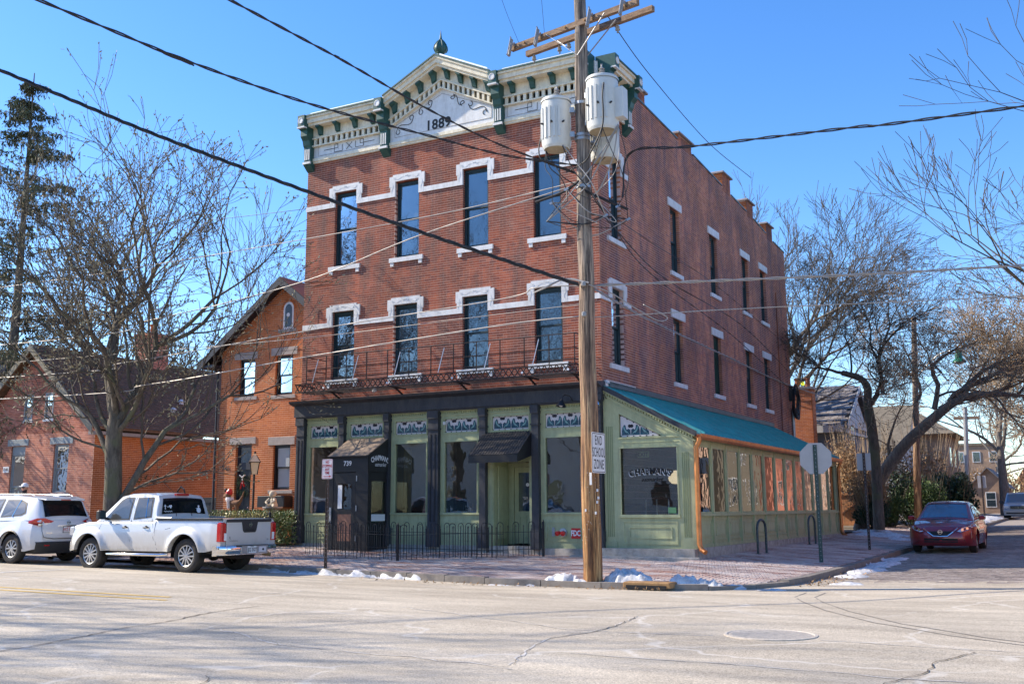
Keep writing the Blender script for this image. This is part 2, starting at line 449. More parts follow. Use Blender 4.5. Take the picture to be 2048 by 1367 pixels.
def grid_mesh(name, xs, ys, zf, mat, mask=None, kind='structure', thick=0.0):
    vs = []; idx = {}; fs = []
    for j, y in enumerate(ys):
        for i, x in enumerate(xs): vs.append((x, y, zf(x, y)))
    nx = len(xs)
    for j in range(len(ys)-1):
        for i in range(nx-1):
            if mask and not mask((xs[i]+xs[i+1])/2, (ys[j]+ys[j+1])/2): continue
            fs.append((j*nx+i, j*nx+i+1, (j+1)*nx+i+1, (j+1)*nx+i))
    used = sorted({k for f in fs for k in f}); mp = {k: i for i, k in enumerate(used)}
    me = bpy.data.meshes.new(name); me.from_pydata([vs[k] for k in used], [], [tuple(mp[k] for k in f) for f in fs])
    o = link(name, me, None, mat, 60)
    return tag(o, kind=kind)

# asphalt: pale worn, salt-stained
mt, n, b = NM('asphalt'); P = pnode(n)
a1 = noise(n, P, 0.35, 5, 0.6); a2 = noise(n, mapping(n, P, (0.25,1.6,1)), 1.2, 5, 0.6); a3 = noise(n, P, 60, 3, 0.85); a4 = noise(n, P, 14, 5, 0.7)
c = ramp(n, a1, [(0.3,(0.43,0.37,0.285)),(0.7,(0.54,0.475,0.375))])
c = mix(n, 1.0, c, ramp(n, a2, [(0.32,0.80),(0.68,1.14)]), 'MULTIPLY')
c = mix(n, 1.0, c, ramp(n, a4, [(0.3,0.84),(0.7,1.12)]), 'MULTIPLY')
c = mix(n, ramp(n, noise(n, mapping(n, P, (0.12,0.5,1), loc=(3,9,0)), 1.0, 6, 0.7), [(0.55,0),(0.72,0.35)]), c, (0.26,0.22,0.18))
c = mix(n, 1.0, c, ramp(n, a3, [(0.3,0.35),(0.48,0.98),(0.7,1.55)]), 'MULTIPLY')
vo = n.nodes.new('ShaderNodeTexVoronoi'); vo.feature = 'DISTANCE_TO_EDGE'; vo.inputs['Scale'].default_value = 0.32
nz = n.nodes.new('ShaderNodeTexNoise'); nz.inputs['Scale'].default_value = 1.3; nz.inputs['Detail'].default_value = 6
n.links.new(P, nz.inputs['Vector'])
va = n.nodes.new('ShaderNodeVectorMath'); va.operation = 'SCALE'; va.inputs['Scale'].default_value = 0.9
n.links.new(nz.outputs['Color'], va.inputs[0])
vb = n.nodes.new('ShaderNodeVectorMath'); vb.operation = 'ADD'; n.links.new(P, vb.inputs[0]); n.links.new(va.outputs[0], vb.inputs[1])
n.links.new(vb.outputs[0], vo.inputs['Vector'])
cr = ramp(n, vo.outputs['Distance'], [(0.0,1.0),(0.006,0.8),(0.014,0.0)])
pm = ramp(n, noise(n, P, 0.6, 3), [(0.42,0.0),(0.55,1.0)])
crm = mix(n, 1.0, cr, pm, 'MULTIPLY')
c = mix(n, math_(n,'MULTIPLY',crm,0.6), c, (0.66,0.62,0.55))
n.links.new(c, b.inputs['Base Color']); b.inputs['Roughness'].default_value = 0.85; b.inputs['Specular IOR Level'].default_value = 0.25
bump(n, b, a3, 0.6, 0.006)
MAT['asphalt'] = mt
# pavement brick with salt residue
mt = MAT['brick_paver']; n = mt.node_tree; b = n.nodes['Principled BSDF']; P = pnode(n)
src = b.inputs['Base Color'].links[0].from_socket
s1 = noise(n, mapping(n, P, (0.7,1.7,1)), 1.1, 8, 0.72)
s2 = noise(n, P, 0.35, 3)
salt = math_(n, 'MULTIPLY', ramp(n, s1, [(0.36,0.1),(0.58,0.95)]), ramp(n, s2, [(0.25,0.5),(0.55,1.0)]))
n.links.new(mix(n, salt, src, (0.68,0.60,0.55)), b.inputs['Base Color'])
MAT['sand'] = M('paver sand', (0.3,0.25,0.21), 0.95, var=0.35, scale=4, bmp=0.4)
MAT['dirt'] = M('winter ground', (0.16,0.13,0.09), 0.95, var=0.45, scale=3, bmp=0.6)
MAT['concrete'] = M('kerb stone', (0.22,0.195,0.17), 0.85, var=0.25, scale=6, bmp=0.4, bscale=20)

gx = [-1500,-600,-250,-120,-60]+[-40+4*i for i in range(26)]+[120,250,600,1500]
gy = [-1500,-600,-250,-120,-60]+[-40+5*i for i in range(26)]+[150,250,600,1500]
grid_mesh('ground', gx, gy, lambda x, y: 0.0115*min(max(y,0),50)+0.013*min(max(-x,0),40)-0.33, MAT['dirt'])
xs = list(np.arange(-80, 41, 1.0)); ys = list(np.arange(-34, 6.1, 0.5))
grid_mesh('road', xs, ys, zr, MAT['asphalt'], mask=lambda x, y: kd(x, y) > -0.9 and y < -1.8)
grid_mesh('side_street', list(np.arange(5.0, 14.6, 0.5)), list(np.arange(-2.3, 100, 1.0)), lambda x, y: zr(x, y)-0.02, MAT['sand'])
grid_mesh('opposite_pavement', list(np.arange(13.4, 30, 1.0)), list(np.arange(-4, 100, 2.0)), lambda x, y: gut(x, y)+0.14, MAT['concrete'])

# pavement sheet (base under the bricks)
sx = sorted(set([round(v, 3) for v in list(np.arange(-60, -14, 2.0))+list(np.arange(-14, 5.61, 0.2))]))
sy = sorted(set([round(v, 3) for v in list(np.arange(-6.2, 0.01, 0.2))+list(np.arange(0, 20, 0.5))+list(np.arange(20, 90, 2.0))]))
pv = grid_mesh('pavement', sx, sy, lambda x, y: zs(x, y)-0.03, MAT['sand'],
    mask=lambda x, y: kd(x, y) < -0.12 and (y < 0.6 or x > 2.3) and not (y > 0.6 and x < 2.3))
yard = grid_mesh('front_yard_ground', list(np.arange(-60, -9.7, 1.0)), list(np.arange(-1.4, 14, 0.7)), lambda x, y: zs(x, min(y,0))+0.01*max(y,0)+0.02, MAT['dirt'], mask=lambda x, y: True)
back = grid_mesh('back_lot_ground', list(np.arange(-40, 3.0, 1.0)), list(np.arange(19.6, 95, 2.0)), lambda x, y: zs(2.4, y)-0.015, MAT['dirt'])

def paver_field(parent, name, x0, x1, y0, y1, ok, zf, mat, L=0.2, Wd=0.1, g=0.008, horiz=True, single=300, jz=0.004, th=0.03):
    C = []
    if horiz:
        ny = int((y1-y0)/Wd); nx = int((x1-x0)/L)
        for j in range(ny):
            for i in range(nx): C.append((x0+(i+0.5+(0.5 if j % 2 else 0))*L, y0+(j+0.5)*Wd))
    else:
        nx = int((x1-x0)/Wd); ny = int((y1-y0)/L)
        for i in range(nx):
            for j in range(ny): C.append((x0+(i+0.5)*Wd, y0+(j+0.5+(0.5 if i % 2 else 0))*L))
    C = [c for c in C if ok(*c)]
    P = np.array([(x, y, zf(x, y)-th/2+random.uniform(-jz, jz)) for x, y in C])
    hx, hy = ((L-g)/2, (Wd-g)/2) if horiz else ((Wd-g)/2, (L-g)/2)
    d = np.hypot(P[:,0]-10.68, P[:,1]+24.2); o = np.argsort(d)
    sel, rest = o[:single], o[single:]
    H = np.tile([hx, hy, th/2], (len(rest), 1))
    H[:, :2] *= rng.uniform(0.96, 1.0, (len(rest), 1))
    if len(rest):
        s = np_boxes(name+'_field', P[rest], H, ((1,0,0),(0,1,0),(0,0,1)), mat, parent, drop_back=True)
    me = None
    for k in sel:
        if me is None:
            ob = MB().box(-hx, hx, -hy, hy, -th/2, th/2).build(name, mat); me = ob.data
            ob.parent = parent
        else:
            ob = bpy.data.objects.new(name, me); COL.objects.link(ob); ob.parent = parent
        ob.location = P[k]
def ok_side(x, y):
    return kd(x, y) < -0.24 and not (x < 2.36 and y > -0.28) and not (x<0.2 and y > -0.12)
paver_field(pv, 'brick', -14, 5.5, -6.2, 0.0, lambda x, y: kd(x, y) < -0.24 and not (x > 0.1 and x < 2.4 and y > -0.3), zs, MAT['brick_paver'])
paver_field(pv, 'brick', 2.37, 5.5, 0.0, 34, lambda x, y: kd(x, y) < -0.24, zs, MAT['brick_paver'], single=0, horiz=False)
stn = [o for o in COL.objects if o.name == 'side_street'][0]
paver_field(stn, 'brick', 5.7, 11.5, -2.7, 36, lambda x, y: y > -2.7, zr, MAT['cobble'], L=0.22, Wd=0.105, g=0.012, jz=0.007)

# kerb stones
def kerb(pts, seg=1.2, w=0.16):
    out = []
    for a, b2 in zip(pts[:-1], pts[1:]):
        a, b2 = Vector(a), Vector(b2); L = (b2-a).length; nseg = max(1, round(L/seg))
        for k in range(nseg):
            out.append((a.lerp(b2, k/nseg), a.lerp(b2, (k+1)/nseg)))
    return out
kroot = empty('kerb', (0,0,0)); kroot['kind'] = 'structure'
kst = MB(); cnt = 0
for a, b2 in kerb(KERB[1:]) :
    m_ = (a+b2)/2; d = (b2-a).normalized(); nrm = Vector((-d.y, d.x))
    z1a = zs(a.x+nrm.x*0.1, a.y+nrm.y*0.1)+0.012; zb = gut(*m_)-0.1
    dd = (b2-a)*0.5*0.985
    hh = (z1a-zb)/2
    c = m_+nrm*0.09
    mb = kst if (m_.y > 30 or m_.x < -20) else MB()
    mb.obox((c.x, c.y, zb+hh+random.uniform(-0.008,0.008)), (dd.x, dd.y, 0), (nrm.x*0.085, nrm.y*0.085, 0), (0,0,hh))
    if mb is not kst:
        o = mb.build('kerb_stone', MAT['concrete'], kroot); cnt += 1
if kst.v: tag(kst.build('kerb_stones_far', MAT['concrete'], kroot), kind='stuff')

# storm drain with rusty hood in the kerb by the pole
t = empty('storm_drain', (3.0,-6.1,-0.05), 'rusty iron storm drain hood set in the kerb beside the big utility pole', 'storm drain')
MAT['rust'] = M('rust', (0.30,0.17,0.07), 0.8, var=0.35, scale=9, bmp=0.4)
MB().bbox(3.05,3.95,-6.19,-5.8,-0.12,-0.022,0.015).build('hood', MAT['rust'], t)
MB().box(3.12,3.88,-6.215,-6.19,-0.15,-0.075).build('inlet_slot', MAT['black'], t)

# cracks, lines and manhole
def ribbon(name, pts, w, mat, dz=0.006, jit=0.03, zf=zr, kind=None, step=0.12, wj=0.5, parent=None):
    P = []
    for a, b2 in zip(pts[:-1], pts[1:]):
        a, b2 = Vector(a), Vector(b2); k = max(1, int((b2-a).length/step))
        for i in range(k):
            q = a.lerp(b2, i/k); P.append(Vector((q.x+random.uniform(-jit,jit), q.y+random.uniform(-jit,jit))))
    P.append(Vector(pts[-1])); vs = []; fs = []
    for i, q in enumerate(P):
        d = (P[min(i+1,len(P)-1)]-P[max(i-1,0)]).normalized(); nn = Vector((-d.y, d.x))*w*random.uniform(1-wj, 1+wj)/2
        for s in (-1, 1):
            r_ = q+nn*s; vs.append((r_.x, r_.y, zf(r_.x, r_.y)+dz))
    for i in range(len(P)-1): fs.append((2*i, 2*i+2, 2*i+3, 2*i+1))
    me = bpy.data.meshes.new(name); me.from_pydata(vs, [], fs); o = link(name, me, parent, mat)
    if kind: o['kind'] = kind
    return o
MAT['tar'] = M('crack', (0.07,0.06,0.05), 0.9, var=0.4, scale=8)
MAT['salt'] = M('salt line', (0.6,0.56,0.5), 0.9, var=0.2, scale=12)
MAT['yellow'] = M('worn yellow line', (0.62,0.42,0.12), 0.8, var=0.2, scale=8)
MAT['whiteline'] = M('worn white line', (0.66,0.65,0.62), 0.8, var=0.15, scale=8)
rd = [o for o in COL.objects if o.name == 'road'][0]
CR = {'A': [[0.95,-18.4],[0.75,-17.01],[0.74,-16.66],[0.59,-16.15],[0.48,-15.62],[0.28,-15.02],[0.28,-14.38],[0.01,-13.52],[-0.08,-12.86],[-0.02,-12.32]],
 'B': [[4.4,-18.2],[4.04,-17.43],[3.82,-17.24]], 'D': [[5.38,-13.74],[5.58,-13.13],[5.59,-12.44],[5.43,-11.35]],
 'E': [[8.95,-15.6],[9.16,-14.91],[9.3,-14.54],[9.3,-13.89],[9.38,-13.49],[9.55,-13.02]], 'I': [[-1.46,-11.19],[-1.35,-10.37],[-1.28,-9.68]],
 'C': [[1.22,-14.56],[2.0,-14.88],[3.06,-15.42],[3.62,-15.46],[4.31,-15.54],[4.83,-15.53],[5.2,-15.65],[5.6,-15.6],[6.04,-15.79]],
 'F': [[2.0,-11.6],[4.22,-12.48],[5.1,-12.91],[5.88,-12.98],[6.45,-12.92],[6.89,-12.8]], 'D2': [[5.92,-15.58],[5.54,-14.51],[5.38,-13.74]],
 'G': [[6.07,-14.67],[6.62,-14.72],[7.4,-14.7],[8.04,-14.72],[8.74,-14.76],[9.15,-14.86],[10.06,-14.79]], 'H': [[8.03,-12.73],[8.64,-12.76],[9.12,-12.83],[9.96,-12.82]]}
for k, pts in CR.items():
    drk = k in ('A','B','E','D')
    if not drk or k == 'D': ribbon('salt_streak', pts, 0.022, MAT['salt'], 0.004, 0.03, parent=rd, kind='stuff', wj=0.8)
    ribbon('crack', pts, 0.022 if k == 'A' else (0.012 if drk else 0.004), MAT['tar'], 0.008, 0.02 if k == 'A' else 0.025, parent=rd, kind='stuff')
ribbon('yellow_line', [(-30,-13.1),(-6.06,-12.18),(-2.18,-11.98)], 0.10, MAT['yellow'], 0.005, 0.0, parent=rd, wj=0.1)
ribbon('yellow_line', [(-30,-13.4),(-5.51,-12.5),(-1.86,-12.36)], 0.10, MAT['yellow'], 0.005, 0.0, parent=rd, wj=0.1)
ribbon('white_line', [(-9.7,-9.6),(-9.85,-7.8)], 0.12, MAT['whiteline'], 0.005, 0.0, parent=rd, wj=0.1)
MAT['tyre_mark'] = M('tyre mark', (0.2,0.18,0.16), 0.8, var=0.15)
for dx in (0, 0.32):
    ribbon('tyre_mark', [(6.2+dx,-5.6),(6.25+dx,-6.6),(6.61+dx,-7.6),(7.3+dx,-9.16),(8.24+dx,-10.79),(9.19+dx,-11.78),(11+dx,-13.0)], 0.025, MAT['tyre_mark'], 0.004, 0.0, parent=rd, kind='stuff', wj=0.3, step=0.3)

mh = empty('manhole', (7.45,-12.5, zr(7.45,-12.5)), 'round iron manhole cover with a ridged grid in the near asphalt', 'manhole cover')
mz = zr(7.45,-12.5)
MAT['cast_iron'] = M('cast iron', (0.52,0.46,0.38), 0.8, metal=0.0, var=0.25, scale=15)
MB().lathe((7.45,-12.5,mz-0.05), [(0.50,0),(0.50,0.058),(0.47,0.062),(0.455,0.055),(0.455,0.03)], 48, cap=False).build('frame', MAT['cast_iron'], mh)
cv = MB().lathe((7.45,-12.5,mz-0.05), [(0.45,0),(0.45,0.056)], 48).build('cover', MAT['cast_iron'], mh)
rb = MB()
for i in range(-14, 15):
    h = math.sqrt(max(0, 0.43**2-(i*0.03)**2))
    if h > 0.05:
        rb.box(7.45+i*0.03-0.009, 7.45+i*0.03+0.009, -12.5-h, -12.5+h, mz+0.004, mz+0.009)
tag(rb.build('ribs', MAT['cast_iron'], cv), kind='stuff')

# ------------------------------------------------------------------ snow
from mathutils import noise as mn
def snow(name, blobs, label, thr=0.42, step=0.06, h=0.16, zf=None, seed=0, cat='snow patch'):
    """blobs: (x, y, rx, ry, amp)"""
    x0 = min(b_[0]-b_[2]*1.3 for b_ in blobs); x1 = max(b_[0]+b_[2]*1.3 for b_ in blobs)
    y0 = min(b_[1]-b_[3]*1.3 for b_ in blobs); y1 = max(b_[1]+b_[3]*1.3 for b_ in blobs)
    xs = np.arange(x0, x1, step); ys = np.arange(y0, y1, step)
    H = {}
    vs = []; fs = []
    zf = zf or (lambda x, y: zr(x, y) if kd(x, y) > 0 else zs(x, y))
    for j, y in enumerate(ys):
        for i, x in enumerate(xs):
            e = max(b_[4]*(1-((x-b_[0])/b_[2])**2-((y-b_[1])/b_[3])**2) for b_ in blobs)
            if e < -0.5: H[i, j] = -1; continue
            nz_ = mn.noise((x*2.2+seed, y*2.2, seed))*0.6+mn.noise((x*6+seed, y*6, 3))*0.35+mn.noise((x*15+seed, y*15, 7))*0.2
            H[i, j] = (e+nz_*0.8-thr)
    ids = {}
    def vid(i, j):
        if (i, j) not in ids:
            x, y = xs[i], ys[j]; hh = H[i, j]
            ids[i, j] = len(vs); vs.append((x, y, zf(x, y)+(h*(1-math.exp(-max(hh,0)*2.2))*(1+0.45*mn.noise((x*9,y*9,seed))+0.3*mn.noise((x*24,y*24,1))) if hh > 0 else -0.03)))
        return ids[i, j]
    for j in range(len(ys)-1):
        for i in range(len(xs)-1):
            if max(H[i,j],H[i+1,j],H[i,j+1],H[i+1,j+1]) > 0 and min(H[i,j],H[i+1,j],H[i,j+1],H[i+1,j+1]) > -0.9:
                fs.append((vid(i,j), vid(i+1,j), vid(i+1,j+1), vid(i,j+1)))
    if not fs: return
    me = bpy.data.meshes.new(name); me.from_pydata(vs, [], fs); o = link(name, me, None, MAT['snow'], 80)
    o['label'] = label; o['category'] = cat; o['kind'] = 'stuff'
    return o
snow('snow', [(1.65,-5.85,0.5,0.22,0.8),(2.95,-5.65,0.6,0.34,1.3),(2.2,-6.02,0.7,0.10,0.5),(4.2,-5.4,0.8,0.18,0.8)], 'lumpy white snow heap at the foot of the big utility pole', h=0.2, step=0.03, seed=1)
snow('snow', [(x, -5.55-0.03*(x+6), 1.1, 0.24, 0.5) for x in np.arange(-18, -3.0, 1.2)], 'long dirty strip of snow in the gutter beside the silver pickup', thr=0.30, h=0.045, step=0.07, seed=2)
snow('snow', [(-2.2,-5.75,1.2,0.16,0.4),(0.6,-6.12,0.8,0.1,0.35)], 'thin broken snow along the front kerb before the pole', thr=0.3, h=0.03, step=0.05, seed=3)
snow('snow', [(6.1,-1.0,0.5,0.8,0.8),(6.0,1.0,0.5,1.4,1.0),(5.95,3.4,0.42,1.6,0.9),(5.85,5.6,0.4,1.2,0.8),(5.2,-5.2,0.7,0.2,0.55),(6.4,-3.4,0.6,0.25,0.6)], 'snow streak in the side street gutter in front of the red sedan', thr=0.45, h=0.08, step=0.06, seed=4)
snow('snow', [(3.6,17.5,1.3,2.0,1.0),(2.8,20.5,1.0,1.5,1.0),(4.6,15,0.6,1.2,0.7)], 'white snow patch on the brick pavement beyond the glazed extension', thr=0.5, h=0.1, step=0.1, seed=5)
snow('snow', [(4.4,26,1.2,3.5,1.0),(3.6,33,1.5,3,1.0),(4.9,40,0.6,4,1.0),(4.7,50,0.9,5,1.0),(3,45,1.6,3.5,.9)], 'snow lying on the verge behind the red sedan', thr=0.45, h=0.14, step=0.16, seed=6)
# ------------------------------------------------------------------ brickwork
COURSE, BL = 0.0685, 0.213
def wall_cells(mb, u0, u1, z0, z1, holes, fr, th=0.3, back=0.0, grow=0.008):
    """solid wall with rectangular holes. fr = (origin, u, n)"""
    O, u, n = [Vector(q) for q in fr]
    us = sorted({u0, u1, *[min(max(h[0]-grow, u0), u1) for h in holes], *[min(max(h[1]+grow, u0), u1) for h in holes]})
    zz = sorted({z0, z1, *[min(max(h[2]-grow, z0), z1) for h in holes], *[min(max(h[3]+grow, z0), z1) for h in holes]})
    for i in range(len(us)-1):
        for j in range(len(zz)-1):
            a, b_, c_, d_ = us[i], us[i+1], zz[j], zz[j+1]
            if b_-a < 1e-5 or d_-c_ < 1e-5: continue
            m_, k_ = (a+b_)/2, (c_+d_)/2
            if any(h[0] < m_ < h[1] and h[2] < k_ < h[3] for h in holes): continue
            mb.obox(O+u*m_-n*(th/2+back)+Vector((0,0,k_)), u*(b_-a)/2, n*th/2, Vector((0,0,(d_-c_)/2)))
def bricks(parent, u0, u1, z0, z1, holes, fr, mat, clip=None, single=300, proud=0.0012, depth=0.10, pref=None, course=COURSE, bl=BL, j=0.012):
    O, u, n = [np.array(q, float) for q in fr]
    C = []; H = []; full = []
    nc = int((z1-z0)/course)+1
    for k in range(nc):
        zb = z0+k*course; zc = zb+course/2
        if zc > z1: break
        a0, a1 = (u0, u1) if clip is None else clip(zc)
        if a1-a0 < 0.05: continue
        off = (bl/2 if k % 2 else 0)
        hs = sorted([(h[0], h[1]) for h in holes if h[2] < zc < h[3]])
        spans = []; s = a0
        for h in hs:
            if h[0] > s: spans.append((s, min(h[0], a1)))
            s = max(s, h[1])
        if s < a1: spans.append((s, a1))
        head = (k % 7 == 6); L = bl/2 if head else bl
        for sa, sb in spans:
            if sb-sa < 0.02: continue
            i0 = math.floor((sa-u0-off)/L); x = u0+off+i0*L
            while x < sb-1e-6:
                xa, xb = max(x, sa), min(x+L, sb); x += L
                if xb-xa < 0.03: continue
                C.append(((xa+xb)/2, zc, random.uniform(-0.0006, 0.0008))); H.append((xb-xa-0.006)/2)
                full.append(abs((xb-xa)-bl) < 1e-4)
    C = np.array(C); H = np.array(H); full = np.array(full)
    P = O[None]+C[:, :1]*u[None]+np.array([0,0,1.0])[None]*C[:, 1:2]
    fac = proud+C[:, 2:3]; P = P+n[None]*(fac-(depth+proud)/2)
    hd = (depth+proud)/2
    hh = (course-j)/2
    sel = np.array([], int)
    if single:
        d = np.linalg.norm(P-np.array([10.68,-24.2,1.28])[None], axis=1)
        if pref is not None: d = d+np.array([0 if pref(c[0], c[1]) else 100 for c in C])
        d[~full] += 1000
        sel = np.argsort(d)[:single]; sel = sel[d[sel] < 900]
    rest = np.ones(len(C), bool); rest[sel] = False
    HH = np.stack([H[rest], np.full(rest.sum(), hd), np.full(rest.sum(), hh)], 1)
    np_boxes('bricks', P[rest], HH, (u, n, (0,0,1)), mat, parent, drop_back=False)
    me = None; org = ORG[parent.name]
    for k in sel:
        if me is None:
            o = MB().obox((0,0,0), tuple(u*(bl-0.006)/2), tuple(n*hd), (0,0,hh)).build('brick', mat); me = o.data
        else:
            o = bpy.data.objects.new('brick', me); COL.objects.link(o)
        o.parent = parent; o.location = Vector(P[k])-org

# ------------------------------------------------------------------ corner building
B = empty('brick_building', (-4.9, 9.0, 0.1), 'three-storey red brick corner building with white window hoods and an ornate cornice dated 1889', 'building')
FC = [-8.29, -6.06, -3.75, -1.51]; SCN = [1.09, 5.8, 9.63, 13.36, 15.81]; WW = 0.82
ZF = [(5.03, 7.06), (8.44, 10.75)]
FR_F = ((0,0,0), (1,0,0), (0,-1,0)); FR_S = ((0,0,0), (0,1,0), (1,0,0))
fh = [(c-WW/2, c+WW/2, a, b_) for c in FC for a, b_ in ZF]
sh = []
ZS = [(4.98, 6.95), (8.39, 10.45)]
for i, c in enumerate(SCN):
    for r, (a, b_) in enumerate(ZS):
        w = 0.8 if i else 0.78
        sh.append((c-w/2, c+w/2, a, ZF[r][1] if i == 0 else b_))
def top_side(y): return np.interp(y, [0, 2.2, 2.21, 3.7, 3.71, 7.75, 11.9, 14.8, 17.6, 19.4], [13.1, 13.1, 13.1, 13.06, 13.06, 12.81, 12.53, 12.34, 12.05, 11.95])
mb = MB(); wall_cells(mb, -9.8, 0.0, 4.3, 11.95, fh, FR_F, 0.3)
fw = mb.build('front_wall', MAT['mortar'], B)
bricks(fw, -9.8, 0.0, 4.42, 11.9, fh, FR_F, MAT['brick_front'], pref=lambda u_, z: u_ < -0.9 and z > 4.7)
mb = MB(); wall_cells(mb, 0.302, 19.4, 0.0, 11.9, sh, FR_S, 0.3)
ys_ = [0.302]+[y for y in np.arange(0.8, 19.4, 0.6)]+[19.4]
for a, b_ in zip(ys_[:-1], ys_[1:]):
    za, zb = top_side(a), top_side(b_)
    mb.add([(-0.3,a,11.9),(0,a,11.9),(0,b_,11.9),(-0.3,b_,11.9),(-0.3,a,za),(0,a,za),(0,b_,zb),(-0.3,b_,zb)],
        [(4,5,6,7),(0,1,5,4),(1,2,6,5),(2,3,7,6),(3,0,4,7)])
sw = mb.build('side_wall', MAT['mortar_side'], B)
def side_clip(z):
    if z < 11.95: return (0.0, 19.4)
    ys2 = np.arange(0, 19.41, 0.05); ok = ys2[top_side(ys2) > z]
    return (0.0, float(ok.max()) if len(ok) else 0)
bricks(sw, 0.0, 19.4, 0.3, 13.1, sh+[(-1, 15.95, 0, 3.1), (-1, 1.93, 12.02, 13.4)], FR_S, MAT['brick_side'], clip=side_clip, pref=lambda u_, z: z > 5)
# plain hidden walls, roof
mb = MB(); mb.box(-9.8,-9.5,0.302,19.4,0.1,11.95).box(-9.498,-0.302,19.1,19.4,0.1,11.9)
mb.build('rear_walls', MAT['mortar'], B)
MB().box(-9.49,-0.31,0.31,19.09,11.3,11.5).build('roof', MAT['stone'], B)
MB().box(-9.49,-0.31,0.31,19.09,4.2,4.3).build('upper_floor', MAT['interior_dark'], B)
# parapet coping and brick piers / chimneys on the side wall
mb = MB()
def cop(a, b_, za, zb, x0=-0.34, x1=0.03, t=0.05):
    mb.add([(x0,a,za),(x1,a,za),(x1,b_,zb),(x0,b_,zb),(x0,a,za+t),(x1,a,za+t),(x1,b_,zb+t),(x0,b_,zb+t)], [(0,3,2,1),(4,5,6,7),(0,1,5,4),(1,2,6,5),(2,3,7,6),(3,0,4,7)])
MAT['coping'] = M('coping metal', (0.10,0.14,0.15), 0.5, metal=0.3, var=0.2)
for a, b_ in ((2.25,6.3),(7.8,10.9),(12.0,13.9),(14.9,16.6),(17.7,19.42)): cop(a, b_, float(top_side(a)), float(top_side(b_)))
mb.build('parapet_coping', MAT['coping'], B)
def pier(name, y0, y1, zt, x0=-0.62, x1=0.0, cap=True, zb=11.6):
    mb = MB().box(x0+0.01, x1-0.008, y0+0.01, y1-0.01, zb, zt)
    o = mb.build(name, MAT['mortar_side'], B)
    for fr, a, b_ in ((((x1,0,0),(0,1,0),(1,0,0)), y0, y1), (((0,y0,0),(1,0,0),(0,-1,0)), x0, x1)):
        bricks(o, a, b_, max(zb, float(top_side((y0+y1)/2))-0.1) if fr[2] == (1,0,0) else float(top_side(y0))-0.3, zt, [], fr, MAT['brick_orange'] if fr[2] != (1,0,0) else MAT['brick_side'], single=0, depth=0.04)
    if cap:
        MB().bbox(x0-0.08, x1+0.09, y0-0.09, y1+0.09, zt, zt+0.07, 0.02).build('cap', MAT['stone'], o)
pier('parapet_pier', 1.95, 3.55, 13.42, cap=True)
pier('parapet_pier', 6.4, 7.7, 13.12, cap=True)
pier('chimney', 11.0, 11.95, 13.12)
pier('chimney', 14.0, 14.85, 12.88)
pier('chimney', 16.7, 17.6, 12.6)

# windows ------------------------------------------------------------
def window(parent, c, w, z0, z1, fr, glass, sashmat=MAT['sash'], back=0.13, mid=0.5, blind=None, grille=False, name='window', top=0.0, curtain=None):
    O, u, n = [Vector(q) for q in fr]; Z = Vector((0,0,1))
    def P(a, z, d): return O+u*a+Z*z-n*d
    def bx(mb, a0, a1, za, zb, d0, d1):
        mb.obox(P((a0+a1)/2, (za+zb)/2, (d0+d1)/2), u*(a1-a0)/2, n*(d1-d0)/2, Z*(zb-za)/2)
    a0, a1 = c-w/2, c+w/2; f = 0.055
    mb = MB(); d0, d1 = back-0.03, back+0.09
    bx(mb, a0, a0+f, z0, z1, d0, d1); bx(mb, a1-f, a1, z0, z1, d0, d1)
    bx(mb, a0+f, a1-f, z1-f-top, z1, d0, d1); bx(mb, a0+f, a1-f, z0, z0+f, d0, d1)
    o = mb.build(name, sashmat, parent)
    zm = z0+(z1-z0)*mid; s = 0.045
    for za, zb, dd in ((z0+f, zm+0.02, back+0.035), (zm-0.02, z1-f-top, back+0.0)):
        sb = MB()
        bx(sb, a0+f, a0+f+s, za, zb, dd, dd+0.04); bx(sb, a1-f-s, a1-f, za, zb, dd, dd+0.04)
        bx(sb, a0+f+s, a1-f-s, za, za+s, dd, dd+0.04); bx(sb, a0+f+s, a1-f-s, zb-s, zb, dd, dd+0.04)
        sb.build('sash', sashmat, o)
        g = MB(); bx(g, a0+f+s, a1-f-s, za+s, zb-s, dd+0.015, dd+0.022); g.build('pane', glass, o)
    if blind:
        bm_ = MB(); k = z0+f+0.02
        while k < z1-f:
            bm_.obox(P(c, k, back-0.01), u*(w/2-f-0.01), n*0.02+Z*0.012, Z*0.004); k += 0.045
        tag(bm_.build('shutter_slats', blind, o), kind='stuff')
    return o
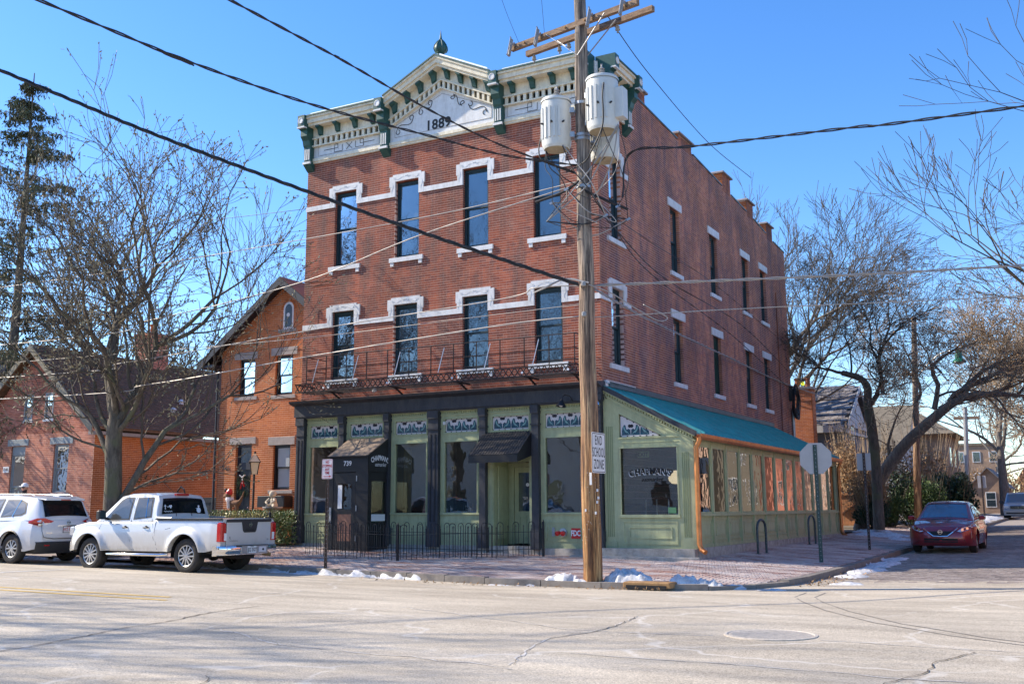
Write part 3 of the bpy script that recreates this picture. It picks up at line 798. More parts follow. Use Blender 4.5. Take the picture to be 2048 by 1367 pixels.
def hood(parent, c, zt, fr, full=True, bl=0.0):
    """white shouldered hood with ears joined to the belt band; scroll relief"""
    O, u, n = [Vector(q) for q in fr]; Z = Vector((0,0,1)); o_ = O+n*0.0
    h = WW/2; t = 0.205
    pr = [(-h-t, zt-0.46), (-h-t, zt+0.14), (-h-t+0.10, zt+0.14), (-h-t+0.10, zt+0.18), (h+t-0.10, zt+0.18), (h+t-0.10, zt+0.14), (h+t, zt+0.14), (h+t, zt-0.46)]
    # outer U shape as three prisms butted
    def pz(poly): return [(c+a, b_) for a, b_ in poly]
    mb = MB()
    mb.prism(pz([(-h-t, zt-0.16), (-h-t, zt+0.15), (-h-t+0.12, zt+0.15), (-h-t+0.12, zt+0.20), (h+t-0.12, zt+0.20), (h+t-0.12, zt+0.15), (h+t, zt+0.15), (h+t, zt-0.16), (h, zt-0.16), (h, zt), (-h, zt), (-h, zt-0.16)]), o_-n*0.02, u, Z, n*0.065)
    for s in (-1, 1):
        a, b_ = sorted((s*h, s*(h+t-0.035)))
        mb.prism(pz([(a, zt-0.46), (b_, zt-0.46), (b_, zt-0.16), (a, zt-0.16)]), o_-n*0.02, u, Z, n*0.062)
    o = mb.build('window_hood', MAT['trim_white'], parent)
    # scroll ornament
    sc = MB(); p3 = lambda a, z: o_+u*(c+a)+Z*z+n*0.048
    for s in (-1, 1):
        pts = []
        for i in range(13):
            q = i/12; pts.append(p3(s*(0.05+0.36*q), zt+0.075+0.035*math.sin(q*2*PI)))
        sc.tube(pts, 0.003, 4)
        sc.tube([p3(s*(0.42+0.035*math.cos(t_)), zt+0.08+0.03*math.sin(t_)) for t_ in np.linspace(0, 5, 8)], 0.003, 4)
        sc.tube([p3(s*(h+0.1)+0.03*math.sin(t_*6), zt-0.05-0.3*t_) for t_ in np.linspace(0, 1, 10)], 0.003, 4)
        sc.tube([p3(s*0.03*k, zt+0.04+0.1*(1-abs(k-1)*0.3)) for k in (0, 1, 2)], 0.006, 4)
    sc.build('scroll_relief', MAT['tank'], o)
    return o
def band(parent, a0, a1, z, fr, h=0.15):
    O, u, n = [Vector(q) for q in fr]
    MB().obox(O+u*(a0+a1)/2+Vector((0,0,z))+n*0.01, u*(a1-a0)/2, n*0.03, Vector((0,0,h/2))).build('belt_band', MAT['trim_white'], parent)
def sill(parent, c, w, z, fr, legs=True, h=0.13, mat=MAT['trim_white']):
    O, u, n = [Vector(q) for q in fr]; Z = Vector((0,0,1)); mb = MB()
    mb.obox(O+u*c+Z*(z-h/2)+n*-0.03, u*w/2, n*0.09, Z*h/2)
    if legs:
        for s in (-1, 1):
            mb.obox(O+u*(c+s*(w/2-0.09))+Z*(z-h-0.055)+n*0.012, u*0.055, n*0.03, Z*0.055)
    mb.build('window_sill', mat, parent)
for r, (a, b_) in enumerate(ZF):
    for i, c in enumerate(FC):
        window(B, c, WW, a+0.005, b_, FR_F, MAT['glass_up'] if r else MAT['glass_low'], mid=0.5, top=0.04)
        hood(B, c, b_, FR_F); sill(B, c, 1.16, a, FR_F, legs=True)
    zb = b_-0.385
    e = WW/2+0.172
    edges = [-9.8]+[v for c in FC for v in (c-e, c+e)]+[0.02]
    for k in range(0, len(edges), 2): band(B, edges[k], edges[k+1], zb, FR_F)
    band(B, -0.02, SCN[0]-0.565, zb, FR_S)
    hood(B, SCN[0], b_, FR_S); band(B, SCN[0]+0.565, SCN[0]+0.9, zb, FR_S)
    for i, c in enumerate(SCN):
        za, zt = ZS[r]; zt = b_ if i == 0 else zt
        w = 0.78 if i == 0 else 0.8
        window(B, c, w, za+0.005, zt, FR_S, MAT['glass_up'] if r else MAT['glass_low'], mid=0.5, blind=MAT['green_dark'] if (i == 2 and r == 0) else None)
        sill(B, c, 1.2 if i == 0 else 1.08, za, FR_S, legs=False, mat=MAT['trim_white'])
        if i: band(B, c-0.6, c+0.6, zt+0.125, FR_S, 0.25)

# cornice ------------------------------------------------------------
def cornice_run(parent, a0, a1, fr, zfun, blocks, teeth, yoff=0.0):
    """entablature following zfun(a) (top line), a0..a1 straight segment"""
    O, u, n = [Vector(q) for q in fr]; Z = Vector((0,0,1))
    sl = (zfun(a1)-zfun(a0))/(a1-a0)
    def slab(mb, d0, d1, z0, z1, a=a0, b_=a1):
        """parallelogram between offsets z below the top line"""
        vs = []
        for zz_ in (z0, z1):
            for A, d in ((a, d0), (b_, d0), (b_, d1), (a, d1)):
                vs.append(O+u*A+n*d+Z*(zfun(A)+zz_))
        mb.add(vs, [(0,3,2,1),(4,5,6,7),(0,1,5,4),(1,2,6,5),(2,3,7,6),(3,0,4,7)])
    m1 = MB()
    slab(m1, 0, 0.42, -0.20, -0.06); slab(m1, 0, 0.36, -0.28, -0.20); slab(m1, 0, 0.47, -0.06, 0.0)
    slab(m1, 0.0, 0.10, -0.60, -0.28)
    slab(m1, 0.0, 0.15, -0.64, -0.60); slab(m1, 0.0, 0.15, -0.88, -0.84)
    o = m1.build('cornice_moulding', MAT['cream'], parent)
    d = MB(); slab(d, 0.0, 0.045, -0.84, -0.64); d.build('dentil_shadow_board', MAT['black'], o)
    nb = teeth
    for k in range(nb):
        A = a0+(a1-a0)*(k+0.5)/nb; w = abs(a1-a0)/nb*0.24
        t_ = MB(); slab(t_, 0.045, 0.12, -0.84, -0.64, A-w, A+w); t_.build('dentil', MAT['cream'], o)
    for k in range(blocks):
        A = a0+(a1-a0)*(k+0.5)/blocks; zt = zfun(A)-0.28
        # scrolled modillion: profile in (n, z)
        g = MB(); pr = [(0.10,0),(0.34,0),(0.34,-0.05),(0.24,-0.09),(0.20,-0.17),(0.17,-0.25),(0.10,-0.27)]
        oo = O+u*(A-0.07)
        vs = []
        for q in (0, 1):
            AA = A-0.07+0.14*q
            vs += [O+u*AA+n*a_+Z*(zfun(AA)-0.28+b2) for a_, b2 in pr]
        L = len(pr)
        g.add(vs, [tuple(range(L)), tuple(range(2*L-1, L-1, -1))]+[(i, L+i, L+(i+1) % L, (i+1) % L) for i in range(L)])
        g.build('modillion', MAT['green_dark'], o)
    # green cap and bright flashing
    g = MB(); slab(g, -0.05, 0.50, 0.0, 0.045); g.build('cornice_cap', MAT['green_dark'], parent)
    g = MB(); slab(g, -0.02, 0.40, 0.045, 0.115, a0+0.12*(1 if a1 > a0 else -1), a1-0.12*(1 if a1 > a0 else -1)); g.build('roof_flashing', MAT['galv_flash'], parent)
ZT = 13.20
PX0, PXA, PX1, PZA = -6.80, -4.85, -2.90, 14.15
BRK = [-9.68, -6.80, -2.90, -0.16]
cornice_run(B, -9.56, -6.92, FR_F, lambda a: ZT, 4, 13)
cornice_run(B, -6.68, PXA, FR_F, lambda a: ZT+0.02+(a-PX0)*(PZA-ZT)/(PXA-PX0), 4, 11)
cornice_run(B, PXA, -3.02, FR_F, lambda a: PZA+0.02-(a-PXA)*(PZA-ZT)/(PX1-PXA), 4, 11)
cornice_run(B, -2.78, -0.28, FR_F, lambda a: ZT, 4, 13)
cornice_run(B, 0.14, 1.78, FR_S, lambda a: ZT, 3, 7)
# frieze panels
mb = MB().box(-9.8,0.0,-0.045,0.29,11.95,12.4)
mb.box(-9.8,-6.8,-0.045,0.29,12.4,13.1).box(-2.9,0,-0.045,0.29,12.4,13.1)
mb.prism([(-6.8,12.4),(-2.9,12.4),(-2.9,13.05),(-4.85,14.02),(-6.8,13.05)], (0,-0.045,0), (1,0,0), (0,0,1), (0,0.335,0))
fz = mb.build('frieze', MAT['frieze'], B)
mb = MB().box(0.0,0.045,0.0,1.93,11.95,13.1); mb.build('frieze', MAT['frieze'], B)
mb = MB().box(-9.84,0.06,-0.10,-0.0455,11.86,11.95).box(-9.84,0.03,-0.07,0.02,11.80,11.86); mb.box(0.0455,0.10,-0.04,1.95,11.86,11.95)
mb.build('architrave_moulding', MAT['cream'], B)
# incised panel lines, key ornament, scrolls, date
def onf(a, z, d=0.052): return (a, -d, z)
def ornament(pts, r=0.009, mat=MAT['text_black'], nm='frieze_ornament'):
    mb = MB()
    for pl in pts: mb.tube([onf(*p_) for p_ in pl], r, 4)
    return mb.build(nm, mat, fz)
def keypat(cx, cz, s=1.0):
    q = lambda a, b_: (cx+a*s, cz+b_*s)
    return [[q(-0.95,0),q(-0.55,0),q(-0.55,0.12),q(-0.42,0.12),q(-0.42,0.0),q(-0.55,0.0),q(-0.55,-0.12),q(-0.25,-0.12),q(-0.25,0.08)],
            [q(-0.1,-0.1),q(0.12,0.1)],[q(-0.1,0.1),q(0.12,-0.1)],
            [q(0.25,0.1),q(0.25,-0.1),q(0.55,-0.1),q(0.55,0.12),q(0.42,0.12),q(0.42,0.0),q(0.55,0.0),q(0.95,0.0)]]
for cx in (-8.2, -1.5):
    ornament(keypat(cx, 12.17))
    x0, x1 = cx-1.18, cx+1.12
    ornament([[(x0,12.02),(x1,12.02),(x1,12.33),(x0,12.33),(x0,12.02)]], 0.006, MAT['stone'], 'frieze_panel_edge')
ornament([[(-6.5,12.1),(-3.2,12.1),(-3.2,12.45),(-4.85,13.15),(-6.5,12.45),(-6.5,12.1)]], 0.006, MAT['stone'], 'frieze_panel_edge')
def scroll(x0, z0, x1, z1, s=1):
    pts = []
    d = Vector((x1-x0, z1-z0)); L = d.length; d.normalize(); nn = Vector((-d.y, d.x))
    for i in range(25):
        t_ = i/24; off = 0.10*s*math.sin(t_*2*PI)
        pts.append((x0+d.x*L*t_+nn.x*off, z0+d.y*L*t_+nn.y*off))
    c1 = [(x1+0.07*math.cos(a)*1-0.07*d.x, z1+0.07*math.sin(a)) for a in np.linspace(0, 4.5, 9)]
    c0 = [(x0+0.07*math.cos(a)+0.07*d.x, z0+0.07*math.sin(a)) for a in np.linspace(3.1, 7.6, 9)]
    return [pts, c1, c0]
ornament(scroll(-6.45,12.25,-5.85,12.62)+scroll(-5.65,12.72,-5.2,12.95)+scroll(-4.55,12.98,-4.1,12.72)+scroll(-3.95,12.65,-3.35,12.3, -1), 0.011)
mb = MB(); text_mb(mb, '1889', 0.42, (-4.98, -0.049, 12.24), (1,0,0), (0,0,1), 0.004, 1.05, bold=0.012)
mb.build('date_numerals', MAT['text_black'], fz)
# big brackets with drops
def bracket(fr, a, z0=11.62):
    O, u, n = [Vector(q) for q in fr]; Z = Vector((0,0,1)); w = 0.13
    pr = [(-0.02,13.24),(0.56,13.24),(0.56,12.88),(0.50,12.84),(0.40,12.80),(0.40,12.62),(0.30,12.5),(0.26,12.36),(0.22,12.30),(0.2,11.86),(0.24,11.82),(0.24,11.76),(0.06,11.6),(-0.02,11.55)]
    mb = MB(); o_ = O+u*(a-w)
    vs = [o_+n*p_[0]+Z*p_[1] for p_ in pr]+[o_+u*2*w+n*p_[0]+Z*p_[1] for p_ in pr]; L = len(pr)
    mb.add(vs, [tuple(range(L)), tuple(range(2*L-1, L-1, -1))]+[(i, L+i, L+(i+1) % L, (i+1) % L) for i in range(L)])
    o = mb.build('cornice_bracket', MAT['green_dark'], B)
    f = MB()
    for k in (-1, 0, 1): f.obox(O+u*(a+k*0.075)+n*0.215+Z*12.07, u*0.018, n*0.012, Z*0.17)
    f.obox(O+u*a+n*0.225+Z*11.80, u*(w+0.015), n*0.03, Z*0.035)
    f.obox(O+u*a+n*0.5+Z*12.855, u*(w+0.01), n*0.07, Z*0.02)
    f.build('flutes', MAT['frieze'], o)
    f = MB(); f.lathe(O+u*a+n*0.555+Z*13.06, [(0.10,0),(0.10,0.02),(0.085,0.03),(0.08,0.018)], 16, axis=n)
    f.build('rosette', MAT['frieze'], o)
    return o
for a in BRK: bracket(FR_F, a)
for a in (0.16, 1.85): bracket(FR_S, a)
# finial
fin = MB(); c0 = (PXA, -0.15, 14.22)
fin.lathe(c0, [(0.17,-0.12),(0.17,0.04),(0.10,0.07),(0.09,0.12),(0.17,0.17),(0.2,0.24),(0.19,0.33),(0.13,0.44),(0.07,0.52),(0.035,0.6),(0.02,0.72),(0.004,0.86)], 16)
for k in range(8):
    t_ = 2*PI*k/8
    fin.tube([(c0[0]+r_*math.cos(t_), c0[1]+r_*math.sin(t_), c0[2]+h_) for r_, h_ in ((0.17,0.17),(0.205,0.25),(0.19,0.35),(0.12,0.46),(0.06,0.53))], 0.018, 5)
fin.build('finial', MAT['green_dark'], B, 40)

# fascia over the shop front
MB().box(-9.86,0.06,-0.22,0.0,3.97,4.30).box(-9.84,0.04,-0.17,0.02,3.93,3.97).build('shop_fascia', MAT['charcoal'], B)
MB().prism([(0,4.30),(0.26,4.30),(0.42,4.36),(0.44,4.42),(0.0,4.46)], (-9.9,0.0,0), (0,-1,0), (0,0,1), (9.98,0,0)).build('fascia_cornice', MAT['charcoal'], B)
mb = MB()
mb.obox((0.07,1.0,4.45), (0.05,0,0), (0,0.95,0), (0,0,0.04)).obox((0.05,0.92,4.37), (0.035,0,0), (0,0.9,0), (0,0,0.035))
mb.build('side_fascia_stub', MAT['trim_white'], B)
# pilasters
def pilaster(x0, x1, zb=0.36, first=False):
    mb = MB(); y = -0.16
    mb.box(x0-0.03, x1+0.03, y-0.04, 0.02, zb-0.06, zb+0.42)
    mb.box(x0-0.015, x1+0.015, y-0.02, 0.02, zb+0.42, zb+0.47)
    mb.box(x0, x1, y, 0.02, zb+0.47, 3.42)
    mb.box(x0-0.02, x1+0.02, y-0.03, 0.02, 3.42, 3.46)
    mb.box(x0, x1, y, 0.02, 3.46, 3.72)
    mb.box(x0-0.015, x1+0.015, y-0.05, 0.02, 3.72, 3.928)
    o = mb.build('pilaster', MAT['charcoal'], B)
    if x1-x0 > 0.25:
        for s in (0.28, 0.72): MB().box(x0+(x1-x0)*s-0.02, x0+(x1-x0)*s+0.02, y-0.012, y, zb+0.6, 3.3).build('flute', MAT['black'], o)
PIL = [(-9.80,-9.52),(-8.24,-8.06),(-6.64,-6.48),(-5.16,-4.84),(-3.54,-3.35),(-1.97,-1.77),(-0.30,-0.0)]
for k, (a, b_) in enumerate(PIL): pilaster(a, b_, 0.40-0.09*k/6)
# bays
def bay(x0, x1, kind='window', slope=0.0):
    y = -0.02
    wx0, wx1 = x0+0.14, x1-0.14
    o = MB()
    o.box(x0, x1, y, 0.06, 3.72, 3.93)             # head
    o.box(x0, wx0, y, 0.06, 0.30, 3.72).box(wx1, x1, y, 0.06, 0.30, 3.72)
    o.box(wx0, wx1, y, 0.06, 3.10, 3.34)
    if kind == 'window':
        o.box(wx0, wx1, y, 0.06, 1.02, 1.18)
        o.box(wx0, wx1, y+0.001, 0.06, 0.30, 1.02)
    fr = o.build('shop_bay', MAT['green'], B)
    m_ = MB()
    m_.box(x0+0.01, x1-0.01, y-0.03, y, 3.80, 3.83)
    m_.box(wx0-0.03, wx1+0.03, y-0.02, y, 3.08, 3.12).box(wx0-0.03, wx1+0.03, y-0.02, y, 3.30, 3.34)
    m_.box(wx0-0.03, wx1+0.03, y-0.02, y, 3.70, 3.735)
    m_.box(wx0-0.04, wx0, y-0.02, y, 3.34, 3.70).box(wx1, wx1+0.04, y-0.02, y, 3.34, 3.70)
    if kind == 'window':
        m_.box(x0+0.02, x1-0.02, y-0.05, y, 1.14, 1.19)
        m_.box(wx0-0.03, wx0, y-0.02, y, 1.19, 3.08).box(wx1, wx1+0.03, y-0.02, y, 1.19, 3.08)
        # raised panel frame in stall riser
        a, b_, c_, d_ = x0+0.14, x1-0.14, 0.47, 0.95
        for bb in ((a,b_,c_,c_+0.03),(a,b_,d_-0.03,d_),(a,a+0.03,c_+0.03,d_-0.03),(b_-0.03,b_,c_+0.03,d_-0.03)): m_.box(bb[0],bb[1],y-0.018,y,bb[2],bb[3])
        a, b_, c_, d_ = x0+0.24, x1-0.24, 0.56, 0.86
        for bb in ((a,b_,c_,c_+0.015),(a,b_,d_-0.015,d_),(a,a+0.015,c_+0.015,d_-0.015),(b_-0.015,b_,c_+0.015,d_-0.015)): m_.box(bb[0],bb[1],y-0.012,y,bb[2],bb[3])
        g = MB().box(wx0, wx1, 0.02, 0.028, 1.18, 3.10); g.build('shop_pane', MAT['glass_clear'], fr)
    m_.build('mouldings', MAT['green'], fr)
    d = MB(); nd = int((x1-x0)/0.075)
    for k in range(nd):
        xx = x0+0.02+(x1-x0-0.04)*(k+0.5)/nd; d.box(xx-0.016, xx+0.016, y-0.035, y, 3.85, 3.905)
    d.box(x0, x1, y-0.045, y, 3.905, 3.93)
    d.build('dentil_strip', MAT['green'], fr)
    leaded(fr, wx0, wx1, 3.34, 3.70, (0,0,0), (1,0,0), (0,-1,0), 0.0)
    return fr
MAT['lead_white'] = M('pale opal glass', (0.62,0.58,0.58), 0.25, var=0.06, scale=20)
MAT['lead_blue'] = M('blue teal glass', (0.02,0.075,0.11), 0.15, var=0.5, scale=14, coat=0.5)
MAT['lead_green'] = M('sea green glass', (0.18,0.34,0.33), 0.2, var=0.3, scale=20)
MAT['lead_dark'] = M('dark plum glass', (0.03,0.022,0.03), 0.2, var=0.2)
def leaded(parent, u0, u1, z0, z1, O, u, n, d, clipf=None):
    """stained glass: opal ground, border blocks, fan-shaped leaves and discs"""
    O, u, n = Vector(O), Vector(u), Vector(n); Z = Vector((0,0,1))
    p = lambda a, z, e: O+u*a+Z*z+n*(e-d)
    top = clipf or (lambda a: z1)
    base = MB(); N = 14
    pts = [(u0, z0), (u1, z0)]+[(u1-(u1-u0)*k/N, top(u1-(u1-u0)*k/N)) for k in range(N+1)]
    base.prism(pts, p(0,0,-0.03), u, Z, n*0.01)
    o = base.build('stained_glass', MAT['lead_white'], parent)
    q = MB(); w = MB(); gr = MB(); dk = MB()
    H = z1-z0 if not clipf else 0.36
    unit = 0.245; cnt = max(1, round((u1-u0-0.06)/unit)); unit = (u1-u0-0.06)/cnt
    def poly(mb, pp, e):
        pp = [(a, min(b_, top(a)-0.02)) for a, b_ in pp]
        mb.prism(pp, p(0,0,-0.02), u, Z, n*e)
    for k in range(cnt):
        cx = u0+0.03+unit*(k+0.5); hh = z0+0.04
        if clipf and top(cx) < z0+0.12: continue
        s = 1 if k % 2 else -1
        leaf = [(cx+unit*0.5*x_*s, hh+H*0.72*z_) for x_, z_ in ((-0.95,0),(0.95,0),(0.95,0.4),(0.8,0.75),(0.45,1.0),(0.15,0.95),(0.05,0.7),(-0.1,0.5),(-0.5,0.62),(-0.9,0.5))]
        poly(q, leaf, 0.004)
        inner = [(cx+unit*0.5*x_*s, hh+H*0.72*z_) for x_, z_ in ((-0.35,0.25),(-0.1,0.2),(0.3,0.35),(0.6,0.65),(0.55,0.88),(0.4,0.8),(0.15,0.5),(-0.15,0.4))]
        poly(gr, inner, 0.008)
        st = [(cx+unit*0.5*x_*s, hh+H*0.72*z_) for x_, z_ in ((-0.8,0.03),(-0.7,0.03),(-0.2,0.28),(-0.3,0.32))]
        poly(gr, st, 0.0085)
        cz = z0+H*(0.74 if not clipf else 0.62)
        if cz+0.06 < top(cx-0.4*unit):
            poly(dk, [(cx-unit*0.38*s+0.045*math.cos(t_), cz+0.04+0.045*math.sin(t_)) for t_ in np.linspace(0, 2*PI, 9)[:-1]], 0.006)
        if clipf and top(cx) > z0+0.55:
            poly(dk, [(cx-0.03+0.07*math.cos(t_), z0+0.5+0.045*math.sin(t_)) for t_ in np.linspace(0, PI, 7)], 0.006)
            poly(q, [(cx+0.05+0.06*math.cos(t_), z0+0.38+0.05*math.sin(t_)) for t_ in np.linspace(0, PI, 7)], 0.006)
    nb = max(2, round((u1-u0)/0.17))
    for k in range(nb+1):
        a = u0+0.015+(u1-u0-0.03)*k/nb
        for zz_ in (z0+0.012, top(a)-0.012):
            dk.obox(p(a, zz_, -0.012), u*0.014, n*0.004, Z*0.013)
    q.build('blue_leaves', MAT['lead_blue'], o); gr.build('green_leaves', MAT['lead_green'], o); dk.build('dark_buds', MAT['lead_dark'], o)
    return o
bay(-9.52,-8.24); bay(-8.06,-6.64,'open'); bay(-6.48,-5.16); bay(-4.84,-3.54); bay(-3.35,-1.97,'open'); bay(-1.77,-0.30)
# bay behind the vestibule: closed below
MB().box(-7.92,-6.78,0.0,0.06,0.3,3.1).build('inner_door_wall', MAT['charcoal'], B)
# green recessed entrance door
mb = MB()
mb.box(-3.21,-3.20+0.01,0.0,0.8,0.33,3.1)
mb.box(-3.21,-2.11,0.80,0.84,2.52,3.1)
mb.box(-2.12,-2.11,0.0,0.8,0.33,3.1)
mb.box(-3.2,-2.11,0.0,0.8,3.08,3.1)
mb.build('entrance_recess', MAT['green'], B)
mb = MB(); mb.box(-3.19,-3.0,0.78,0.82,0.36,2.5).box(-2.2,-2.12,0.78,0.82,0.36,2.5).box(-3.0,-2.2,0.78,0.82,2.4,2.5)
mb.box(-3.18,-3.14,0.2,0.7,0.5,2.4)
mb.build('entrance_frame', MAT['green'], B)
mb = MB(); dx0, dx1 = -2.99, -2.21
mb.box(dx0,dx0+0.12,0.80,0.84,0.38,2.39).box(dx1-0.10,dx1,0.80,0.84,0.38,2.39).box(dx0+0.12,dx1-0.10,0.80,0.84,2.24,2.39).box(dx0+0.12,dx1-0.10,0.80,0.84,0.38,1.22)
dr = mb.build('entrance_door', MAT['green'], B)
MB().box(dx0+0.12,dx1-0.10,0.815,0.822,1.22,2.24).build('door_pane', MAT['glass_clear'], dr)
mb = MB()
for a, b_ in ((dx0+0.14, -2.62), (-2.57, dx1-0.12)):
    for c_, d_ in ((0.52, 1.1),):
        mb.box(a,b_,0.785,0.80,c_,c_+0.03).box(a,b_,0.785,0.80,d_-0.03,d_).box(a,a+0.03,0.785,0.80,c_+0.03,d_-0.03).box(b_-0.03,b_,0.785,0.80,c_+0.03,d_-0.03)
mb.build('door_panel', MAT['green'], dr)
MB().lathe((-2.6,0.81,1.92), [(0.05,0),(0.05,0.004)], 20, axis=(0,-1,0)).build('door_sticker', MAT['text_white'], dr)
MB().box(-3.3,-2.0,-0.05,0.8,0.14,0.34).build('door_step', MAT['plinth'], B)
# stone plinth
mb = MB().box(-9.78,-3.35,-0.10,0.05,0.05,0.345).box(-1.97,0.0,-0.10,0.05,0.0,0.30)
mb.build('stone_plinth', MAT['plinth'], B)
MB().bbox(-0.42,0.06,-0.28,-0.10,0.0,0.30,0.02).build('corner_stone', MAT['plinth'], B)
MB().bbox(-0.8,2.55,-0.42,-0.285,-0.02,0.15,0.02).build('plinth_step', MAT['plinth'], B)
# security camera, pipe by the brick
MB().box(-4.72,-4.66,-0.1,-0.02,3.55,3.63).build('security_camera', MAT['white_plastic'], B)
mb = MB(); mb.tube([(0.03,17.6,9.9),(0.03,17.6,3.0)], 0.02, 6); mb.build('wall_conduit', MAT['brick_side'], B)
MB().tube([(0.06,19.3,5.3),(0.06,19.3,0.4)], 0.06, 8).build('downpipe', MAT['steel'], B)

# shop interior
mb = MB()
mb.box(-9.5,-0.31,0.32,6.0,0.25,0.34)
mb.build('shop_floor', MAT['interior_dark'], B)
MB().box(-9.5,-3.4,2.2,2.3,0.34,4.1).build('shop_back_wall', MAT['interior'], B)
MB().box(-3.4,-0.32,2.6,2.7,0.34,4.1).build('shop_back_wall', MAT['interior_red'], B)
MB().box(-5.0,-4.9,0.9,2.19,0.34,4.1).build('shop_partition', MAT['interior_red'], B)
MB().box(-9.5,-0.31,0.32,5.1,4.12,4.19).build('shop_ceiling', MAT['interior_dark'], B)
# framed pictures, curtain and drape, counter, sill clutter
mb = MB().box(-6.1,-5.8,2.14,2.19,2.1,2.5); mb.build('wall_picture', MAT['black'], B)
MAT['drape'] = M('gold drape', (0.36,0.24,0.12), 0.8, var=0.3, scale=9)
dp = MB()
for k in range(6): dp.lathe((-6.28+k*0.045,0.35,0.95), [(0.03,0),(0.03,1.5),(0.02,2.0)], 8)
dp.build('window_drape', MAT['drape'], B)
mb = MB().box(-8.6,-5.2,1.4,1.8,0.34,1.25); mb.build('bar_counter', MAT['interior_dark'], B)
for k in range(5):
    MB().lathe((-4.5+k*0.24,0.25,1.19), [(0.028,0),(0.03,0.12),(0.012,0.18),(0.012,0.24)], 8).build('bottle', MAT['lead_dark'], B)
MAT['leaf'] = M('house plant leaf', (0.10,0.2,0.03), 0.6, var=0.3)
mb = MB()
for k in range(40):
    a = random.uniform(0, 2*PI); e = random.uniform(0.2, 1.2); c_ = Vector((-0.62,0.3,1.25)); d = Vector((math.cos(a)*math.cos(e), math.sin(a)*0.3, math.sin(e)))
    mb.bar(c_, c_+d*0.25, 0.02, 0.004)
mb.build('sill_plant', MAT['leaf'], B)
# ------------------------------------------------------------------ glazed side extension
S = empty('sunroom', (1.2, 8.0, 0.1), 'long sage green glazed lean-to with a teal metal roof beside the brick building', 'sunroom')
XE = 2.36
def zroof(x): return 4.33-0.515*x
# plinth
mb = MB(); mb.box(0.0,XE+0.02,-0.285,-0.03,0.0,0.33)
mb.add([(XE-0.2,-0.03,0.0),(XE+0.06,-0.03,0.0),(XE+0.06,15.95,0.1),(XE-0.2,15.95,0.1),(XE-0.2,-0.03,0.345),(XE+0.06,-0.03,0.345),(XE+0.06,15.95,0.345),(XE-0.2,15.95,0.345)], [(0,3,2,1),(4,5,6,7),(0,1,5,4),(1,2,6,5),(2,3,7,6),(3,0,4,7)])
mb.build('stone_plinth', MAT['plinth'], S)
# front gable wall
y = -0.03
mb = MB()
mb.prism([(0.02,0.33),(0.44,0.33),(0.44,zroof(0.44)-0.12),(0.02,zroof(0.02)-0.12)], (0,y,0), (1,0,0), (0,0,1), (0,0.1,0))
mb.prism([(1.96,0.33),(XE,0.33),(XE,zroof(XE)-0.12),(1.96,zroof(1.96)-0.12)], (0,y,0), (1,0,0), (0,0,1), (0,0.1,0))
mb.box(0.44,1.96,y+0.001,y+0.1,0.33,1.13).box(0.44,1.96,y,y+0.1,2.76,3.02)
mb.prism([(0.44,zroof(0.44)-0.50),(1.57,3.02),(1.96,3.02),(1.96,zroof(1.96)-0.12),(0.44,zroof(0.44)-0.12)], (0,y,0), (1,0,0), (0,0,1), (0,0.1,0))
gw = mb.build('front_wall', MAT['green'], S)
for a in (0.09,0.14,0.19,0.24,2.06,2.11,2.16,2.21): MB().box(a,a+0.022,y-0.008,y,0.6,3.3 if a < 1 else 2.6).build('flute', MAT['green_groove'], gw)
m_ = MB()
m_.box(0.0,0.34,y-0.03,y,0.33,0.48).box(2.0,XE+0.02,y-0.03,y,0.33,0.58)
m_.box(0.42,1.98,y-0.05,y,1.06,1.13)
m_.box(0.42,1.98,y-0.025,y,2.74,2.78).box(0.42,1.98,y-0.025,y,2.98,3.02).box(0.42,1.98,y-0.012,y,2.87,2.885)
for a, b_, c_, d_ in ((0.5,1.9,0.42,0.98),(0.64,1.76,0.56,0.84)):
    for q in ((a,b_,c_,c_+0.03),(a,b_,d_-0.03,d_),(a,a+0.03,c_+0.03,d_-0.03),(b_-0.03,b_,c_+0.03,d_-0.03)): m_.box(q[0],q[1],y-0.018,y,q[2],q[3])
m_.box(0.44,0.47,y-0.02,y,1.13,2.74).box(1.93,1.96,y-0.02,y,1.13,2.74)
# raking mouldings
def rake(z0, z1, d, x0=0.02, x1=XE+0.06): m_.prism([(x0,zroof(x0)+z0),(x1,zroof(x1)+z0),(x1,zroof(x1)+z1),(x0,zroof(x0)+z1)], (0,y-d,0), (1,0,0), (0,0,1), (0,d-0.001,0))
rake(-0.12,-0.04,0.09); rake(-0.23,-0.20,0.03); rake(-0.33,-0.30,0.02,0.3,2.0)
m_.build('mouldings', MAT['green'], gw)
d = MB()
for k in range(34):
    xx = 0.06+k*0.069; d.box(xx-0.018,xx+0.018,y-0.05,y,zroof(xx)-0.185,zroof(xx)-0.125)
d.build('dentil_strip', MAT['green'], gw)
leaded(gw, 0.46, 1.50, 3.03, 4.0, (0,0,0), (1,0,0), (0,-1,0), -0.0, clipf=lambda a: max(3.05, zroof(a)-0.52))
MB().box(0.44,1.96,0.03,0.038,1.13,2.76).build('front_pane', MAT['glass_clear'], gw)
MAT['letter_w'] = M('window lettering', (0.7,0.7,0.68), 0.6, var=0)
mb = MB(); text_mb(mb, "CHAPMAN'S", 0.205, (1.22, y+0.045, 2.17), (1,0,0), (0,0,1), 0.012, 1.05, arc=2.6, bold=0.006, xs=0.95)
mb.build('window_lettering', MAT['text_black'], gw)
mb = MB(); text_mb(mb, "CHAPMAN'S", 0.205, (1.205, y+0.05, 2.155), (1,0,0), (0,0,1), 0.006, 1.05, arc=2.6, bold=0.009, xs=0.95)
mb.build('window_lettering_edge', MAT['letter_w'], gw)
